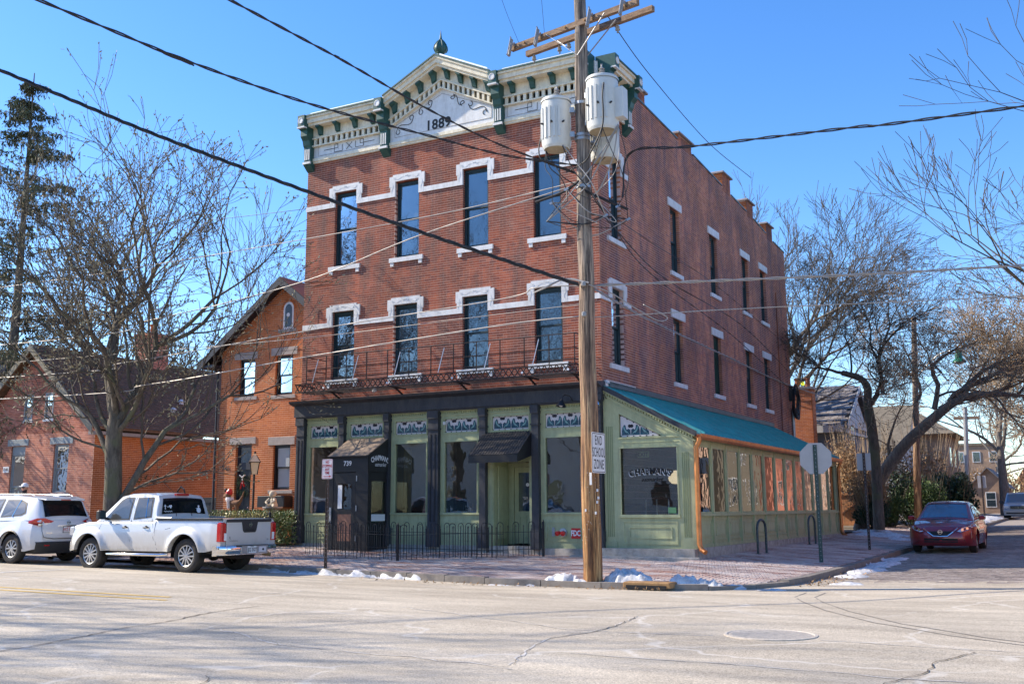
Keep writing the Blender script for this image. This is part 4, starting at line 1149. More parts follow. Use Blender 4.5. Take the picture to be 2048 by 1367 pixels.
mb = MB(); text_mb(mb, "eatmarket", 0.14, (1.25, y+0.05, 1.97), (1,0,0), (0,0,1), 0.006, 0.95, shear=0.4); mb.build('window_lettering_script', MAT['text_black'], gw)
# side wall with 13 bays
x = XE
fr = MB()
fr.box(x-0.1,x,0.07,15.9,0.345,0.42).box(x-0.1,x,0.07,15.9,1.08,1.15).box(x-0.1,x-0.001,0.07,15.9,2.80,3.06)
fr.box(x-0.05,x-0.03,0.07,15.9,0.42,1.08)
sd = fr.build('side_wall', MAT['green'], S)
pitch = 1.2
for k in range(14):
    yy = 0.12+k*pitch*0.995
    MB().box(x-0.1,x+0.014,yy-0.05,yy+0.05,0.345,3.05).build('mullion', MAT['green'], sd)
for k in range(13):
    a = 0.12+k*pitch*0.995+0.05; b_ = a+pitch*0.995-0.10
    p_ = MB()
    for (u0,u1,z0,z1) in ((a+0.07,b_-0.07,0.5,1.02),(a+0.16,b_-0.16,0.6,0.92)):
        for q in ((u0,u1,z0,z0+0.025),(u0,u1,z1-0.025,z1),(u0,u0+0.025,z0+0.025,z1-0.025),(u1-0.025,u1,z0+0.025,z1-0.025)): p_.box(x-0.03,x-0.008,*q)
    p_.box(x-0.03,x-0.02,a+0.19,b_-0.19,0.63,0.89)
    p_.build('panel', MAT['green'], sd)
    MB().box(x-0.05,x-0.012,a,a+0.04,1.15,2.8).box(x-0.05,x-0.012,b_-0.04,b_,1.15,2.8).box(x-0.05,x-0.012,a+0.04,b_-0.04,1.15,1.19).box(x-0.05,x-0.012,a+0.04,b_-0.04,2.75,2.8).build('window_frame', MAT['green'], sd)
    MB().box(x-0.034,x-0.028,a+0.04,b_-0.04,1.19,2.75).build('pane', MAT['glass_clear'], sd)
    MB().box(x-0.001,x+0.01,a+0.04,b_-0.04,2.84,3.0).build('frieze_panel', MAT['green'], sd)
MB().box(x,x+0.05,0.0,15.95,1.09,1.14).build('window_sill', MAT['green'], sd)
mb = MB().prism([(0.05,0.345),(XE,0.345),(XE,zroof(XE)-0.12),(0.05,zroof(0.05)-0.12)], (0,15.9,0), (1,0,0), (0,0,1), (0,0.08,0)); mb.build('end_wall', MAT['green'], S)
# roof with standing seams
MAT['teal'] = M('teal metal roof', (0.055,0.37,0.38), 0.45, metal=0.15, var=0.25, scale=2.5, coat=0.1); grime('teal', (0.2,0.33,0.33), 0.5)
mb = MB(); y0, y1 = -0.12, 16.05; xe = XE+0.12
mb.prism([(0.0,zroof(0.0)-0.03),(xe,zroof(xe)-0.03),(xe,zroof(xe)),(0.0,zroof(0.0))], (0,y0,0), (1,0,0), (0,0,1), (0,y1-y0,0))
rf = mb.build('roof', MAT['teal'], S)
nk = 54
for k in range(nk):
    yy = y0+0.02+(y1-y0-0.04)*k/(nk-1)
    MB().prism([(0.02,zroof(0.02)),(xe,zroof(xe)),(xe,zroof(xe)+0.05),(0.02,zroof(0.02)+0.05)], (0,yy-0.016,0), (1,0,0), (0,0,1), (0,0.032,0)).build('roof_rib', MAT['teal'], rf)
MB().prism([(0.0,zroof(0)-0.09),(xe,zroof(xe)-0.09),(xe,zroof(xe)+0.04),(0.0,zroof(0)+0.04)], (0,y0-0.02,0), (1,0,0), (0,0,1), (0,0.018,0)).build('edge_flashing', MAT['charcoal'], rf)
MB().box(0.0,0.12,0.2,16.05,4.33,4.47).build('wall_flashing', MAT['coping'], rf)
# copper gutter and downpipes
g = MB(); gz = zroof(xe)-0.02
prof = [(0.0,0.0),(0.0,-0.10),(0.03,-0.13),(0.10,-0.13),(0.13,-0.08),(0.14,0.0),(0.125,0.0),(0.11,-0.08),(0.02,-0.10),(0.015,0.0)]
g.prism(prof, (xe-0.02,-0.14,gz), (1,0,0), (0,0,1), (0,16.2,0))
gu = g.build('gutter', MAT['copper'], S)
for yy in (-0.10, 15.85):
    d = MB(); d.tube([(xe+0.05,yy,gz-0.1),(xe+0.05,yy,gz-0.18),(xe-0.03,yy-0.01,gz-0.34),(xe-0.03,yy-0.01,0.45),(xe+0.02,yy-0.03,0.32),(xe+0.14,yy-0.1,0.26)], 0.06, 10)
    d.build('downpipe', MAT['copper'], S, 50)
# interior
MB().box(0.32,XE-0.12,0.1,15.9,0.2,0.34).build('floor', MAT['interior_dark'], S)
MAT['int_plank'] = M('interior boarding', (0.12,0.105,0.085), 0.7, var=0.25, scale=4)
mb = MB()
for k in range(20): mb.box(0.022,0.05,0.1,15.9,0.36+k*0.17,0.36+k*0.17+0.16)
mb.build('inner_lining', MAT['int_plank'], S)
MB().prism([(0.05,zroof(0.05)-0.14),(XE-0.12,zroof(XE)-0.02),(XE-0.12,zroof(XE)+0.0),(0.05,zroof(0.05)-0.11)], (0,0.1,0), (1,0,0), (0,0,1), (0,15.8,0)).build('ceiling', MAT['interior_dark'], S)
mtl, n, b = NM('globe glass'); b.inputs['Base Color'].default_value = (0.75,0.68,0.55,1); b.inputs['Emission Color'].default_value = (1,0.72,0.42,1); b.inputs['Emission Strength'].default_value = 0.55
MAT['globe'] = mtl
def pendant(x_, y_, z_, label):
    t = empty('pendant_lamp', (x_, y_, z_), label, 'lamp', 'white glass pendant lamps inside the glazed extension')
    MB().tube([(x_,y_,z_+0.17),(x_,y_,zroof(x_)-0.15)], 0.006, 5).build('cord', MAT['wire'], t)
    MB().lathe((x_,y_,z_), [(0.03,-0.15),(0.10,-0.14),(0.17,-0.07),(0.185,0.0),(0.17,0.03),(0.12,0.05),(0.11,0.09),(0.06,0.13),(0.05,0.18)], 20).build('shade', MAT['globe'], t, 60)
for k, (yy, lab) in enumerate(((0.7,'white schoolhouse pendant lamp seen in the front window of the green extension'),(2.0,'white pendant lamp behind the first side pane of the green extension'),(3.5,'white pendant lamp behind the third side pane of the green extension'),(6.2,'white pendant lamp deep inside the green extension'))):
    pendant(1.62, yy, 2.02, lab)
t = empty('exit_sign', (0.85,0.45,2.6), 'small pale EXIT sign hanging inside the front window of the green extension', 'sign')
MB().box(0.72,1.02,0.45,0.48,2.53,2.68).build('panel', M('exit panel', (0.35,0.4,0.15), 0.5, var=0.02), t)
mb = MB(); text_mb(mb, 'EXIT', 0.14, (0.87,0.448,2.6), (1,0,0), (0,0,1), 0.003, bold=0.004); mb.build('lettering', MAT['text_black'], t)
for k, xx in enumerate((0.95, 1.55)):
    t = empty('bar_stool', (xx, 0.8, 0.34), ('white metal chair back behind the CHAPMAN\'S lettering' if k else 'white metal chair behind the left part of the front extension window'), 'chair')
    mb = MB()
    for a in (-0.16, 0.16): mb.tube([(xx+a,0.7,0.34),(xx+a*0.9,0.72,1.5)], 0.012, 6)
    mb.build('back_frame', MAT['white_plastic'], t); MB().box(xx-0.19,xx+0.19,0.7,1.06,0.79,0.83).build('seat', MAT['white_plastic'], t)
    mb = MB()
    for a in (-0.16, 0.16): mb.tube([(xx+a,1.04,0.34),(xx+a,1.02,0.79)], 0.012, 6)
    mb.build('leg', MAT['white_plastic'], t)
MB().box(1.66,1.86,-0.005,0.02,1.16,1.3).build('window_notice', M('notice', (0.1,0.25,0.12), 0.6, var=0.05), gw)

# ------------------------------------------------------------------ fire escape balcony
E = empty('fire_escape', (-4.6,-0.5,4.7), 'rusty black iron fire escape balcony with lattice edge running across the brick front', 'fire escape')
ex0, ex1, ey0, ey1, ez = -9.25, -0.32, -0.92, -0.05, 4.66
lat = MB(); lat.box(ex0,ex1,ey0-0.015,ey0+0.015,ez+0.155,ez+0.185).box(ex0,ex1,ey0-0.015,ey0+0.015,ez-0.075,ez-0.045)
nx = 52; st = (ex1-ex0)/nx
for k in range(nx):
    a = ex0+k*st
    lat.bar((a,ey0,ez-0.06),(a+st,ey0,ez+0.17),0.024,0.012,(0,1,0)); lat.bar((a,ey0+0.01,ez+0.17),(a+st,ey0+0.01,ez-0.06),0.024,0.012,(0,1,0))
for s_ in (ex0, ex1):
    for k in range(5):
        b0 = ey0+k*(ey1-ey0)/5; b1 = b0+(ey1-ey0)/5
        lat.bar((s_,b0,ez-0.06),(s_,b1,ez+0.17),0.016,0.010,(1,0,0)); lat.bar((s_,b0,ez+0.17),(s_,b1,ez-0.06),0.016,0.010,(1,0,0))
    lat.box(s_-0.012,s_+0.012,ey0,ey1,ez+0.155,ez+0.185)
lat.build('lattice_edge', MAT['iron'], E)
gr = MB()
for k in range(9): gr.box(ex0,ex1,ey0+0.06+k*0.095,ey0+0.072+k*0.095,ez-0.05,ez-0.04)
tag(gr.build('grate_floor', MAT['iron'], E), kind='stuff')
for xx in (-8.2,-6.0,-3.9,-1.8,-0.5):
    m_ = MB(); m_.bar((xx,ey1,ez-0.05),(xx,ey0,ez-0.05),0.05,0.04); m_.bar((xx,ey1+0.0,ez-0.28),(xx,ey0+0.35,ez-0.06),0.04,0.04)
    m_.build('support_arm', MAT['iron'], E)
    MB().lathe((xx,ey0-0.02,ez+0.03), [(0.03,0),(0.03,0.02)], 10, axis=(0,-1,0)).build('bolt', MAT['galv_flash'], E)
rt = 5.60
for zz_, nm in ((rt,'top_rail'),(5.23,'middle_rail'),(4.95,'lower_rail')):
    MB().bar((ex0+0.4 if zz_ < rt else ex0+0.4,ey0,zz_),(ex1,ey0,zz_),0.022,0.022).bar((ex1,ey0,zz_),(ex1,ey1,zz_),0.022,0.022).bar((ex0+0.4,ey0,zz_),(ex0+0.4,ey1,zz_),0.022,0.022).build(nm, MAT['iron'], E)
k = 0
xx = ex0+0.4
while xx < ex1+0.01:
    MB().bar((xx,ey0,ez+0.18),(xx,ey0,rt),0.022,0.022).build('upright', MAT['iron'], E)
    if k % 2 == 0 and xx < -0.6: MB().bar((xx+0.25,ey0-0.03,ez+0.2),(xx+0.42,ey0-0.0,rt-0.08),0.018,0.018).build('brace', MAT['galv_flash'], E)
    xx += 0.71; k += 1

# ------------------------------------------------------------------ entrance vestibule and awnings
V = empty('entrance_vestibule', (-7.2,-0.5,0.2), 'black box entrance porch numbered 739 with a glazed door', 'porch')
vx0, vx1, vy0, vy1 = -7.84, -6.52, -1.02, -0.03
mb = MB(); mb.box(vx0,vx0+0.04,vy0,vy1,0.2,2.72).box(vx0+0.04,vx1,vy0+0.04,vy1,2.66,2.72)
mb.box(vx1-0.04,vx1,vy0+0.04,-0.86,0.2,2.66).box(vx1-0.04,vx1,-0.2,vy1,0.2,2.66).box(vx1-0.04,vx1,-0.86,-0.2,0.2,0.95).box(vx1-0.04,vx1,-0.86,-0.2,2.05,2.66)
mb.box(vx0+0.04,-7.70,vy0,vy0+0.04,0.2,2.66).box(-6.93,vx1,vy0,vy0+0.04,0.2,2.66).box(-7.70,-6.93,vy0,vy0+0.04,2.3,2.66)
vb = mb.build('box_walls', MAT['black'], V)
MB().box(vx1-0.03,vx1-0.022,-0.86,-0.2,0.95,2.05).build('side_pane', MAT['glass_clear'], vb)
MB().box(vx1+0.001,vx1+0.006,-0.85,-0.22,0.98,1.16).build('side_notice', MAT['white_plastic'], vb)
d0, d1 = -7.69, -6.94
mb = MB(); mb.box(d0,d0+0.14,vy0+0.005,vy0+0.035,0.22,2.28).box(d1-0.14,d1,vy0+0.005,vy0+0.035,0.22,2.28).box(d0+0.14,d1-0.14,vy0+0.005,vy0+0.035,1.98,2.28).box(d0+0.14,d1-0.14,vy0+0.005,vy0+0.035,1.17,1.30).box(d0+0.14,d1-0.14,vy0+0.005,vy0+0.035,0.22,0.45)
vd = mb.build('door', MAT['black'], V)
MB().box(d0+0.14,d1-0.14,vy0+0.015,vy0+0.02,1.30,1.98).build('upper_pane', MAT['glass_clear'], vd)
MAT['kick'] = M('brown lower door panel', (0.22,0.11,0.075), 0.35, var=0.25, scale=5)
MB().box(d0+0.14,d1-0.14,vy0+0.012,vy0+0.02,0.45,1.17).build('lower_pane', MAT['kick'], vd)
mb = MB()
for zz_ in (0.45,1.25,2.05): mb.box(-6.915,-6.885,vy0-0.012,vy0,zz_,zz_+0.15)
mb.build('hinge', MAT['steel'], vd)
MB().box(-7.54,-7.40,vy0+0.006,vy0+0.012,1.32,1.95).build('door_notice', MAT['white_plastic'], vd)
mb = MB(); mb.box(-7.80,-7.74,vy0-0.03,vy0,0.95,1.35).tube([(-7.80,vy0-0.03,1.0),(-7.82,vy0-0.09,1.05),(-7.82,vy0-0.09,1.22),(-7.80,vy0-0.03,1.27)],0.012,6)
mb.build('handle', MAT['steel'], vd)
mb = MB(); text_mb(mb, '739', 0.185, (-7.22,vy0-0.001,2.53), (1,0,0), (0,0,1), 0.004, 1.0, bold=0.003); mb.build('house_number', MAT['text_white'], vb)
MAT['awning_lit'] = M('black canvas painted sunlit taupe', (0.26,0.19,0.135), 0.75, var=0.12, scale=6)  # taupe puts the strong sun on black canvas into the colour
def awning(nm, x0, x1, yw, yf, zt, zf, lip, label, matt, lipm, splay=0.0, tip=None):
    A = empty(nm, ((x0+x1)/2, yf/2, zf), label, 'awning')
    mb = MB(); mb.add([(x0,yf,zf),(x1,yf,zf),(x1,yw,zt),(x0,yw,zt),(x0,yf,zf+0.01),(x1,yf,zf+0.01),(x1,yw,zt+0.012),(x0,yw,zt+0.012)], [(0,3,2,1),(4,5,6,7),(0,1,5,4),(1,2,6,5),(2,3,7,6),(3,0,4,7)])
    mb.build('canopy', matt, A)
    for xx in (x0, x1-0.008):
        MB().prism([(-yf,zf-lip),(-yf,zf),(-yw,zt),(-yw,zf-lip)] if lip > 0.3 else [(-yf,zf-lip),(-yf,zf),(-yw,zt),(-yw,zf)], (xx,0,0), (0,-1,0), (0,0,1), (0.008,0,0)).build('side_panel', lipm, A)
    MB().box(x0,x1,yf-0.006,yf+0.002,zf-lip,zf).build('valance', lipm, A)
    fr_ = MB(); fr_.bar((x0,yf+0.01,zf),(x1,yf+0.01,zf),0.02).bar((x0+0.01,yf,zf),(x0+0.01,yw,zt),0.02).bar((x1-0.02,yf,zf),(x1-0.02,yw,zt),0.02)
    fr_.build('frame', MAT['black'], A)
    return A
A1 = awning('awning', -7.90, -6.50, -0.10, -1.08, 3.26, 2.73, 0.02, "taupe sloping canvas awning over the porch numbered 739, CHAPMAN'S on its black end", MAT['awning_lit'], MAT['black'])
mb = MB().prism([(1.08,2.3),(1.08,2.73),(0.10,3.26),(0.10,2.3)], (-6.498,0,0), (0,-1,0), (0,0,1), (0.008,0,0)); mb.build('end_curtain', MAT['black'], A1)
mb = MB(); text_mb(mb, "CHAPMAN'S", 0.19, (-6.486,-0.53,2.68), (0,1,0), (0,0,1), 0.004, 0.95, arc=1.0, bold=0.006, xs=0.85); mb.build('lettering', MAT['text_white'], A1)
mb = MB(); text_mb(mb, "eatmarket", 0.15, (-6.486,-0.52,2.50), (0,1,0), (0,0,1), 0.004, 0.92, shear=0.5, xs=0.9); mb.build('lettering_script', MAT['text_white'], A1)
MAT['awning_blk'] = M('black canvas', (0.045,0.04,0.038), 0.6, var=0.15, scale=6)
A2 = awning('awning', -3.42, -1.98, -0.10, -0.90, 3.26, 2.64, 0.19, 'black slatted canvas awning over the green recessed door', MAT['awning_blk'], MAT['black'])
rbs = MB()
for k in range(18):
    xx = -3.36+k*0.08; rbs.add([(xx,-0.9,2.652),(xx+0.03,-0.9,2.652),(xx+0.03,-0.1,3.272),(xx,-0.1,3.272),(xx,-0.9,2.664),(xx+0.03,-0.9,2.664),(xx+0.03,-0.1,3.284),(xx,-0.1,3.284)], [(0,3,2,1),(4,5,6,7),(0,1,5,4),(1,2,6,5),(2,3,7,6),(3,0,4,7)])
rbs.build('canopy_ribs', MAT['awning_blk'], A2)

# gooseneck lamps
for xx, lab in ((-0.86,'black gooseneck lamp over the front window left of the utility pole'),(0.08,'silver gooseneck lamp on the black corner post right of the utility pole')):
    t = empty('wall_lamp', (xx,-0.2,3.8), lab, 'lamp')
    MB().tube([(xx+0.12,-0.22,3.98),(xx+0.10,-0.32,4.08),(xx+0.02,-0.42,4.12),(xx-0.02,-0.5,4.08),(xx-0.03,-0.52,3.98)], 0.012, 6).build('arm', MAT['black'], t)
    MB().lathe((xx-0.03,-0.52,4.0), [(0.03,0.0),(0.05,-0.06),(0.13,-0.17),(0.135,-0.19),(0.12,-0.18),(0.045,-0.07)], 18, axis=(0.1,0.15,1), cap=False).build('shade', MAT['black'] if xx < 0 else MAT['chrome'], t, 50)
    MB().sphere((xx-0.045,-0.545,3.85), 0.05, 10, 6).build('bulb', MAT['white_plastic'], t)

# fire department connection
t = empty('fire_department_sign', (-0.79,-0.04,0.68), 'small red FDC sign on the green panel', 'sign')
MB().box(-0.915,-0.665,-0.045,-0.036,0.545,0.80).build('plate', MAT['red'], t)
mb = MB(); text_mb(mb, 'FDC', 0.19, (-0.79,-0.045,0.67), (1,0,0), (0,0,1), 0.003, 0.95, bold=0.006, xs=0.75); mb.build('lettering', MAT['text_white'], t)
t = empty('standpipe', (-1.14,-0.06,0.69), 'red capped fire hose inlet beside the FDC sign', 'pipe')
MB().lathe((-1.14,-0.03,0.69), [(0.11,0),(0.11,0.03),(0.06,0.035),(0.055,0.1)], 18, axis=(0,-1,0)).build('flange', MAT['steel'], t)
for s_ in (-0.07, 0.05): MB().lathe((-1.14+s_,-0.11,0.69), [(0.045,0),(0.05,0.08),(0.06,0.085),(0.06,0.12),(0.02,0.13)], 14, axis=(s_*3,-1,-0.2)).build('cap', MAT['red'], t)
MB().box(-1.45,-1.38,-0.05,-0.03,0.6,0.82).build('side_box', MAT['steel'], t)
MB().lathe((-7.0,-0.2,4.60), [(0.05,0),(0.06,0.1),(0.02,0.14)], 10, axis=(1,-0.5,0.3)).build('fire_bell', MAT['white_plastic'], B)
# ------------------------------------------------------------------ utility pole
mt, n, b = NM('pole wood'); P = pnode(n)
g1 = noise(n, mapping(n, P, (14,14,0.55)), 1.0, 8, 0.7); g2 = noise(n, mapping(n, P, (45,45,1.5)), 1.0, 4, 0.7)
sp = n.nodes.new('ShaderNodeSeparateXYZ'); n.links.new(P, sp.inputs[0])
hz = math_(n, 'MULTIPLY', math_(n, 'ADD', sp.outputs[2], -1.0), 0.16, True)
cw = ramp(n, g1, [(0.38,(0.07,0.025,0.01)),(0.5,(0.33,0.15,0.05)),(0.62,(0.55,0.33,0.14))])
cg = ramp(n, g1, [(0.38,(0.10,0.075,0.06)),(0.5,(0.27,0.22,0.18)),(0.62,(0.45,0.36,0.27))])
c = mix(n, hz, cw, cg); c = mix(n, 1.0, c, ramp(n, g2, [(0.40,0.28),(0.52,1.0),(0.65,1.3)]), 'MULTIPLY')
n.links.new(c, b.inputs['Base Color']); b.inputs['Roughness'].default_value = 0.8
bump(n, b, g1, 1.0, 0.03); MAT['pole_wood'] = mt
mt, n, b = NM('arm wood'); P = pnode(n)
g1 = noise(n, mapping(n, P, (2,12,12)), 1.5, 6, 0.7)
n.links.new(ramp(n, g1, [(0.3,(0.10,0.06,0.04)),(0.7,(0.36,0.24,0.15))]), b.inputs['Base Color']); b.inputs['Roughness'].default_value = 0.85
bump(n, b, g1, 0.8, 0.01); MAT['arm_wood'] = mt
PX, PY = 2.30, -5.85
U = empty('utility_pole', (PX, PY, -0.1), "tall weathered wooden utility pole at the corner with crossarms and three transformers", 'utility pole')
mb = MB(); pts = []; rs = []
for k in range(25):
    z = -0.3+13.1*k/24; pts.append((PX-0.004*z+0.012*math.sin(k*1.3), PY+0.004*math.cos(k*1.7), z)); rs.append(0.185-0.0052*z+random.uniform(-0.003,0.003))
mb.tube(pts, rs, 20); mb.build('pole', MAT['pole_wood'], U, 60)
aL, aR = Vector((0.52,-5.37,11.1)), Vector((3.72,-6.02,11.1))
ad = (aR-aL).normalized(); an = Vector((-ad.y, ad.x, 0))
for off, dz, l0, l1 in ((-0.2, 0.0, 0.0, 0.0), (0.2, -0.02, 0.1, -0.0)):
    mb = MB(); mb.bar(aL+ad*l0-an*-off+Vector((0,0,dz)), aR+ad*(0.1 if off > 0 else 0)-an*-off+Vector((0,0,dz)), 0.10, 0.12); mb.build('crossarm', MAT['arm_wood'], U)
pm = Vector((PX-0.04, PY, 10.4))
for s in (-1, 1):
    for off in (-0.2, 0.2):
        MB().bar(pm+an*off*0.6, pm+ad*s*0.75+an*off+Vector((0,0,0.66)), 0.035, 0.008).build('arm_brace', MAT['steel'], U)
def insulator(p, h=0.13, nm='insulator', mat=MAT['porcelain']):
    mb = MB(); mb.lathe(p, [(0.02,-0.05),(0.02,0.0),(0.05,0.01),(0.055,0.03),(0.03,0.05),(0.045,0.07),(0.045,0.085),(0.02,0.10),(0.03,h)], 12); return mb.build(nm, mat, U, 50)
for t_ in (0.12, 0.85, 2.2, 3.0):
    o_ = aL+ad*t_
    # cut-out fuse: tilted barrel with bracket
    mb = MB(); a_ = o_-an*0.34; mb.tube([a_+Vector((0,0,0.12)), a_+Vector((0,0,-0.28))-an*0.1], 0.035, 8)
    mb.tube([a_+Vector((0.05,0,0.14))-an*0.1, a_+Vector((0.05,0,-0.30))-an*0.22], 0.014, 6).bar(o_-an*0.2, a_+Vector((0,0,0.05)), 0.03)
    mb.bar(a_+Vector((0,0,0.12)), a_+Vector((0.05,0,0.14))-an*0.12, 0.02).bar(a_+Vector((0,0,-0.28))-an*0.1, a_+Vector((0.05,0,-0.3))-an*0.24, 0.02)
    mb.build('fuse_cutout', MAT['porcelain'], U)
    MB().bar(o_-an*0.26+Vector((0,0,-0.09)), o_-an*0.26+Vector((0,0,0.09)), 0.04, 0.012).build('arm_strap', MAT['rust'], U)
for t_ in (0.3, 1.0, 1.25, 2.5): insulator(aL+ad*t_+an*0.2+Vector((0,0,-0.22)), 0.13)
for t_ in (0.4, 1.5, 2.0, 2.9): MB().lathe(aL+ad*t_-an*0.255, [(0.022,0),(0.022,0.03)], 8, axis=-an).build('arm_bolt', MAT['rust'], U)
for zz_ in (9.38, 8.7, 8.62, 7.62):
    MB().lathe((PX-0.04, PY, zz_), [(0.15,-0.03),(0.155,-0.03),(0.155,0.03),(0.15,0.03)], 20, cap=False).build('pole_band', MAT['steel'], U)
def transformer(x, y, z0, h, r, label, box=False, fins=True):
    t = empty('transformer', (x, y, z0), label, 'transformer', None)
    mb = MB().lathe((x,y,z0), [(r*0.86,0.0),(r*0.88,0.02),(r*0.95,0.05),(r*0.95,0.06),(r,0.12),(r,h-0.16),(r*0.99,h-0.12),(r*0.96,h-0.10)], 32, cap=True)
    mb.build('tank', MAT['tank'], t, 40)
    MB().lathe((x,y,z0+h-0.11), [(r*1.04,0),(r*1.05,0.03),(r*0.98,0.07),(r*0.55,0.12),(0.01,0.14)], 32, cap=False).build('lid', MAT['tank'], t, 40)
    MB().lathe((x,y,z0), [(0.01,-0.002),(r*0.84,-0.002),(r*0.84,0.0)], 32, cap=False).build('base_plate', M('tan base', (0.42,0.36,0.24), 0.7, var=0.25), t)  # underside plate, darker and more tan than the tank
    f = MB()
    for k in range(7 if fins else 3):
        a = -PI/2+(k-3)*0.33-0.35 if fins else -PI/2+(k-1)*0.35
        d = Vector((math.cos(a), math.sin(a), 0)); p_ = Vector((x,y,z0+h*0.47))+d*(r+0.005)
        f.obox(p_, Vector((-d.y, d.x, 0))*0.022, d*0.016, Vector((0,0,h*0.3)))
    f.build('cooling_ribs', MAT['tank'], t)
    bs = MB(); bp = Vector((x+(0.02 if not box else 0.0), y, z0+h))
    prof = [(0.045,-0.06)]
    for k in range(4): prof += [(0.035,0.05*k),(0.065,0.05*k+0.015),(0.035,0.05*k+0.04)]
    prof += [(0.015,0.22),(0.02,0.27)]
    bs.lathe(bp, prof, 14); bs.build('bushing', MAT['porcelain'], t, 50)
    bk = MB()
    for zz_ in (z0+0.28, z0+h-0.3):
        tgt = Vector((PX-0.04, PY, zz_)); c_ = Vector((x, y, zz_)); d = (tgt-c_).normalized()
        bk.obox(c_+d*(r+0.02), d*0.05, Vector((-d.y,d.x,0))*0.11, (0,0,0.055)); bk.bar(c_+d*r, tgt, 0.06, 0.05)
    bk.build('mounting_bracket', MAT['steel'], t)
    st = MB(); a = -PI/2+0.1; d = Vector((math.cos(a), math.sin(a), 0))
    for zz_ in (0.0, 0.16, 0.32) if False else (0.1,):
        pass
    for k in range(3):
        a = -PI/2-0.6+0.75*k; d = Vector((math.cos(a), math.sin(a), 0))
        st.lathe(Vector((x,y,z0+0.5))+d*r, [(0.02,0),(0.02,0.05),(0.01,0.07)], 8, axis=d)
    st.build('terminal', MAT['dark_plastic'], t)
    if box: MB().bbox(x+r*0.55, x+r+0.16, y-0.10, y+0.16, z0+0.22, z0+0.85, 0.015).build('switch_box', MAT['tank'], t)
    return t
transformer(1.77, -6.05, 8.43, 1.10, 0.30, 'left of the three white transformers, hanging on the street side of the big pole')
transformer(2.80, -6.05, 8.62, 1.16, 0.32, 'highest white transformer with a black cable and side box, right of the pole', box=True)
transformer(2.50, -5.30, 8.30, 1.05, 0.31, 'lowest white transformer, half hidden behind the one right of the pole')
# sign on the pole
def flat_sign(name, o, u, v, w, h, label, lines, plate, ink, border=True, r=0.035, back=None, cat='sign'):
    """sign centred at o facing u x v"""
    o, u, v = Vector(o), Vector(u).normalized(), Vector(v); nn = u.cross(v)
    t = empty(name, tuple(o), label, cat)
    pl = []
    for cx, cy, a0 in ((w/2-r,h/2-r,0),(-w/2+r,h/2-r,PI/2),(-w/2+r,-h/2+r,PI),(w/2-r,-h/2+r,1.5*PI)):
        for k in range(4): pl.append((cx+r*math.cos(a0+k*PI/6), cy+r*math.sin(a0+k*PI/6)))
    MB().prism(pl, o-nn*0.004, u, v, nn*0.004).build('plate', plate, t)
    if border:
        i1 = [(a*(1-0.03/w*1.0), b_*(1-0.03/h)) for a, b_ in pl]; i2 = [(a*(1-0.055/w), b_*(1-0.055/h)) for a, b_ in pl]
        mb = MB(); L = len(pl)
        vs = [o+u*a+v*b_+nn*0.0015 for a, b_ in i1]+[o+u*a+v*b_+nn*0.0015 for a, b_ in i2]
        mb.add(vs, [(i, (i+1) % L, L+(i+1) % L, L+i) for i in range(L)]); mb.build('border', ink, t)
    mb = MB()
    for txt, size, dy, xs in lines: text_mb(mb, txt, size, o+v*dy, u, v, 0.002, 1.12, bold=0.002, xs=xs)
    if mb.v: mb.build('lettering', ink, t)
    return t
es = flat_sign('road_sign', (PX+0.21,-5.93,2.32), (0,1,0), (0,0,1), 0.61, 0.76, 'white END SCHOOL ZONE sign nailed to the side of the big wooden pole', [('END',0.25,0.225,0.62),('SCHOOL',0.25,0.0,0.53),('ZONE',0.25,-0.225,0.62)], MAT['white_plastic'], MAT['text_black'])
MB().box(PX+0.155,PX+0.205,-5.95,-5.9,2.0,2.6).build('mount', MAT['steel'], es)
MB().box(PX+0.06,PX+0.10,PY-0.19,PY-0.17,1.72,1.95).build('pole_tag', MAT['white_plastic'], U)
for q in ((PX+0.168,-5.93,1.62),(PX+0.172,-5.9,1.48),(PX+0.17,-5.95,1.40),(PX-0.03,PY-0.183,1.25),(PX+0.15,-5.98,1.2)):
    MB().obox(q, (0.012,0,0), (0,0.02,0), (0,0,0.025)).build('paper_scrap', MAT['white_plastic'], U)
nail = MB()
for k in range(60):
    a = random.uniform(-2.6, 0.2); z = random.uniform(0.6, 2.0); r_ = 0.183-0.005*z; nail.sphere((PX+r_*math.cos(a), PY+r_*math.sin(a), z), 0.006, 5, 4)
tag(nail.build('nails', MAT['steel'], U), kind='stuff')

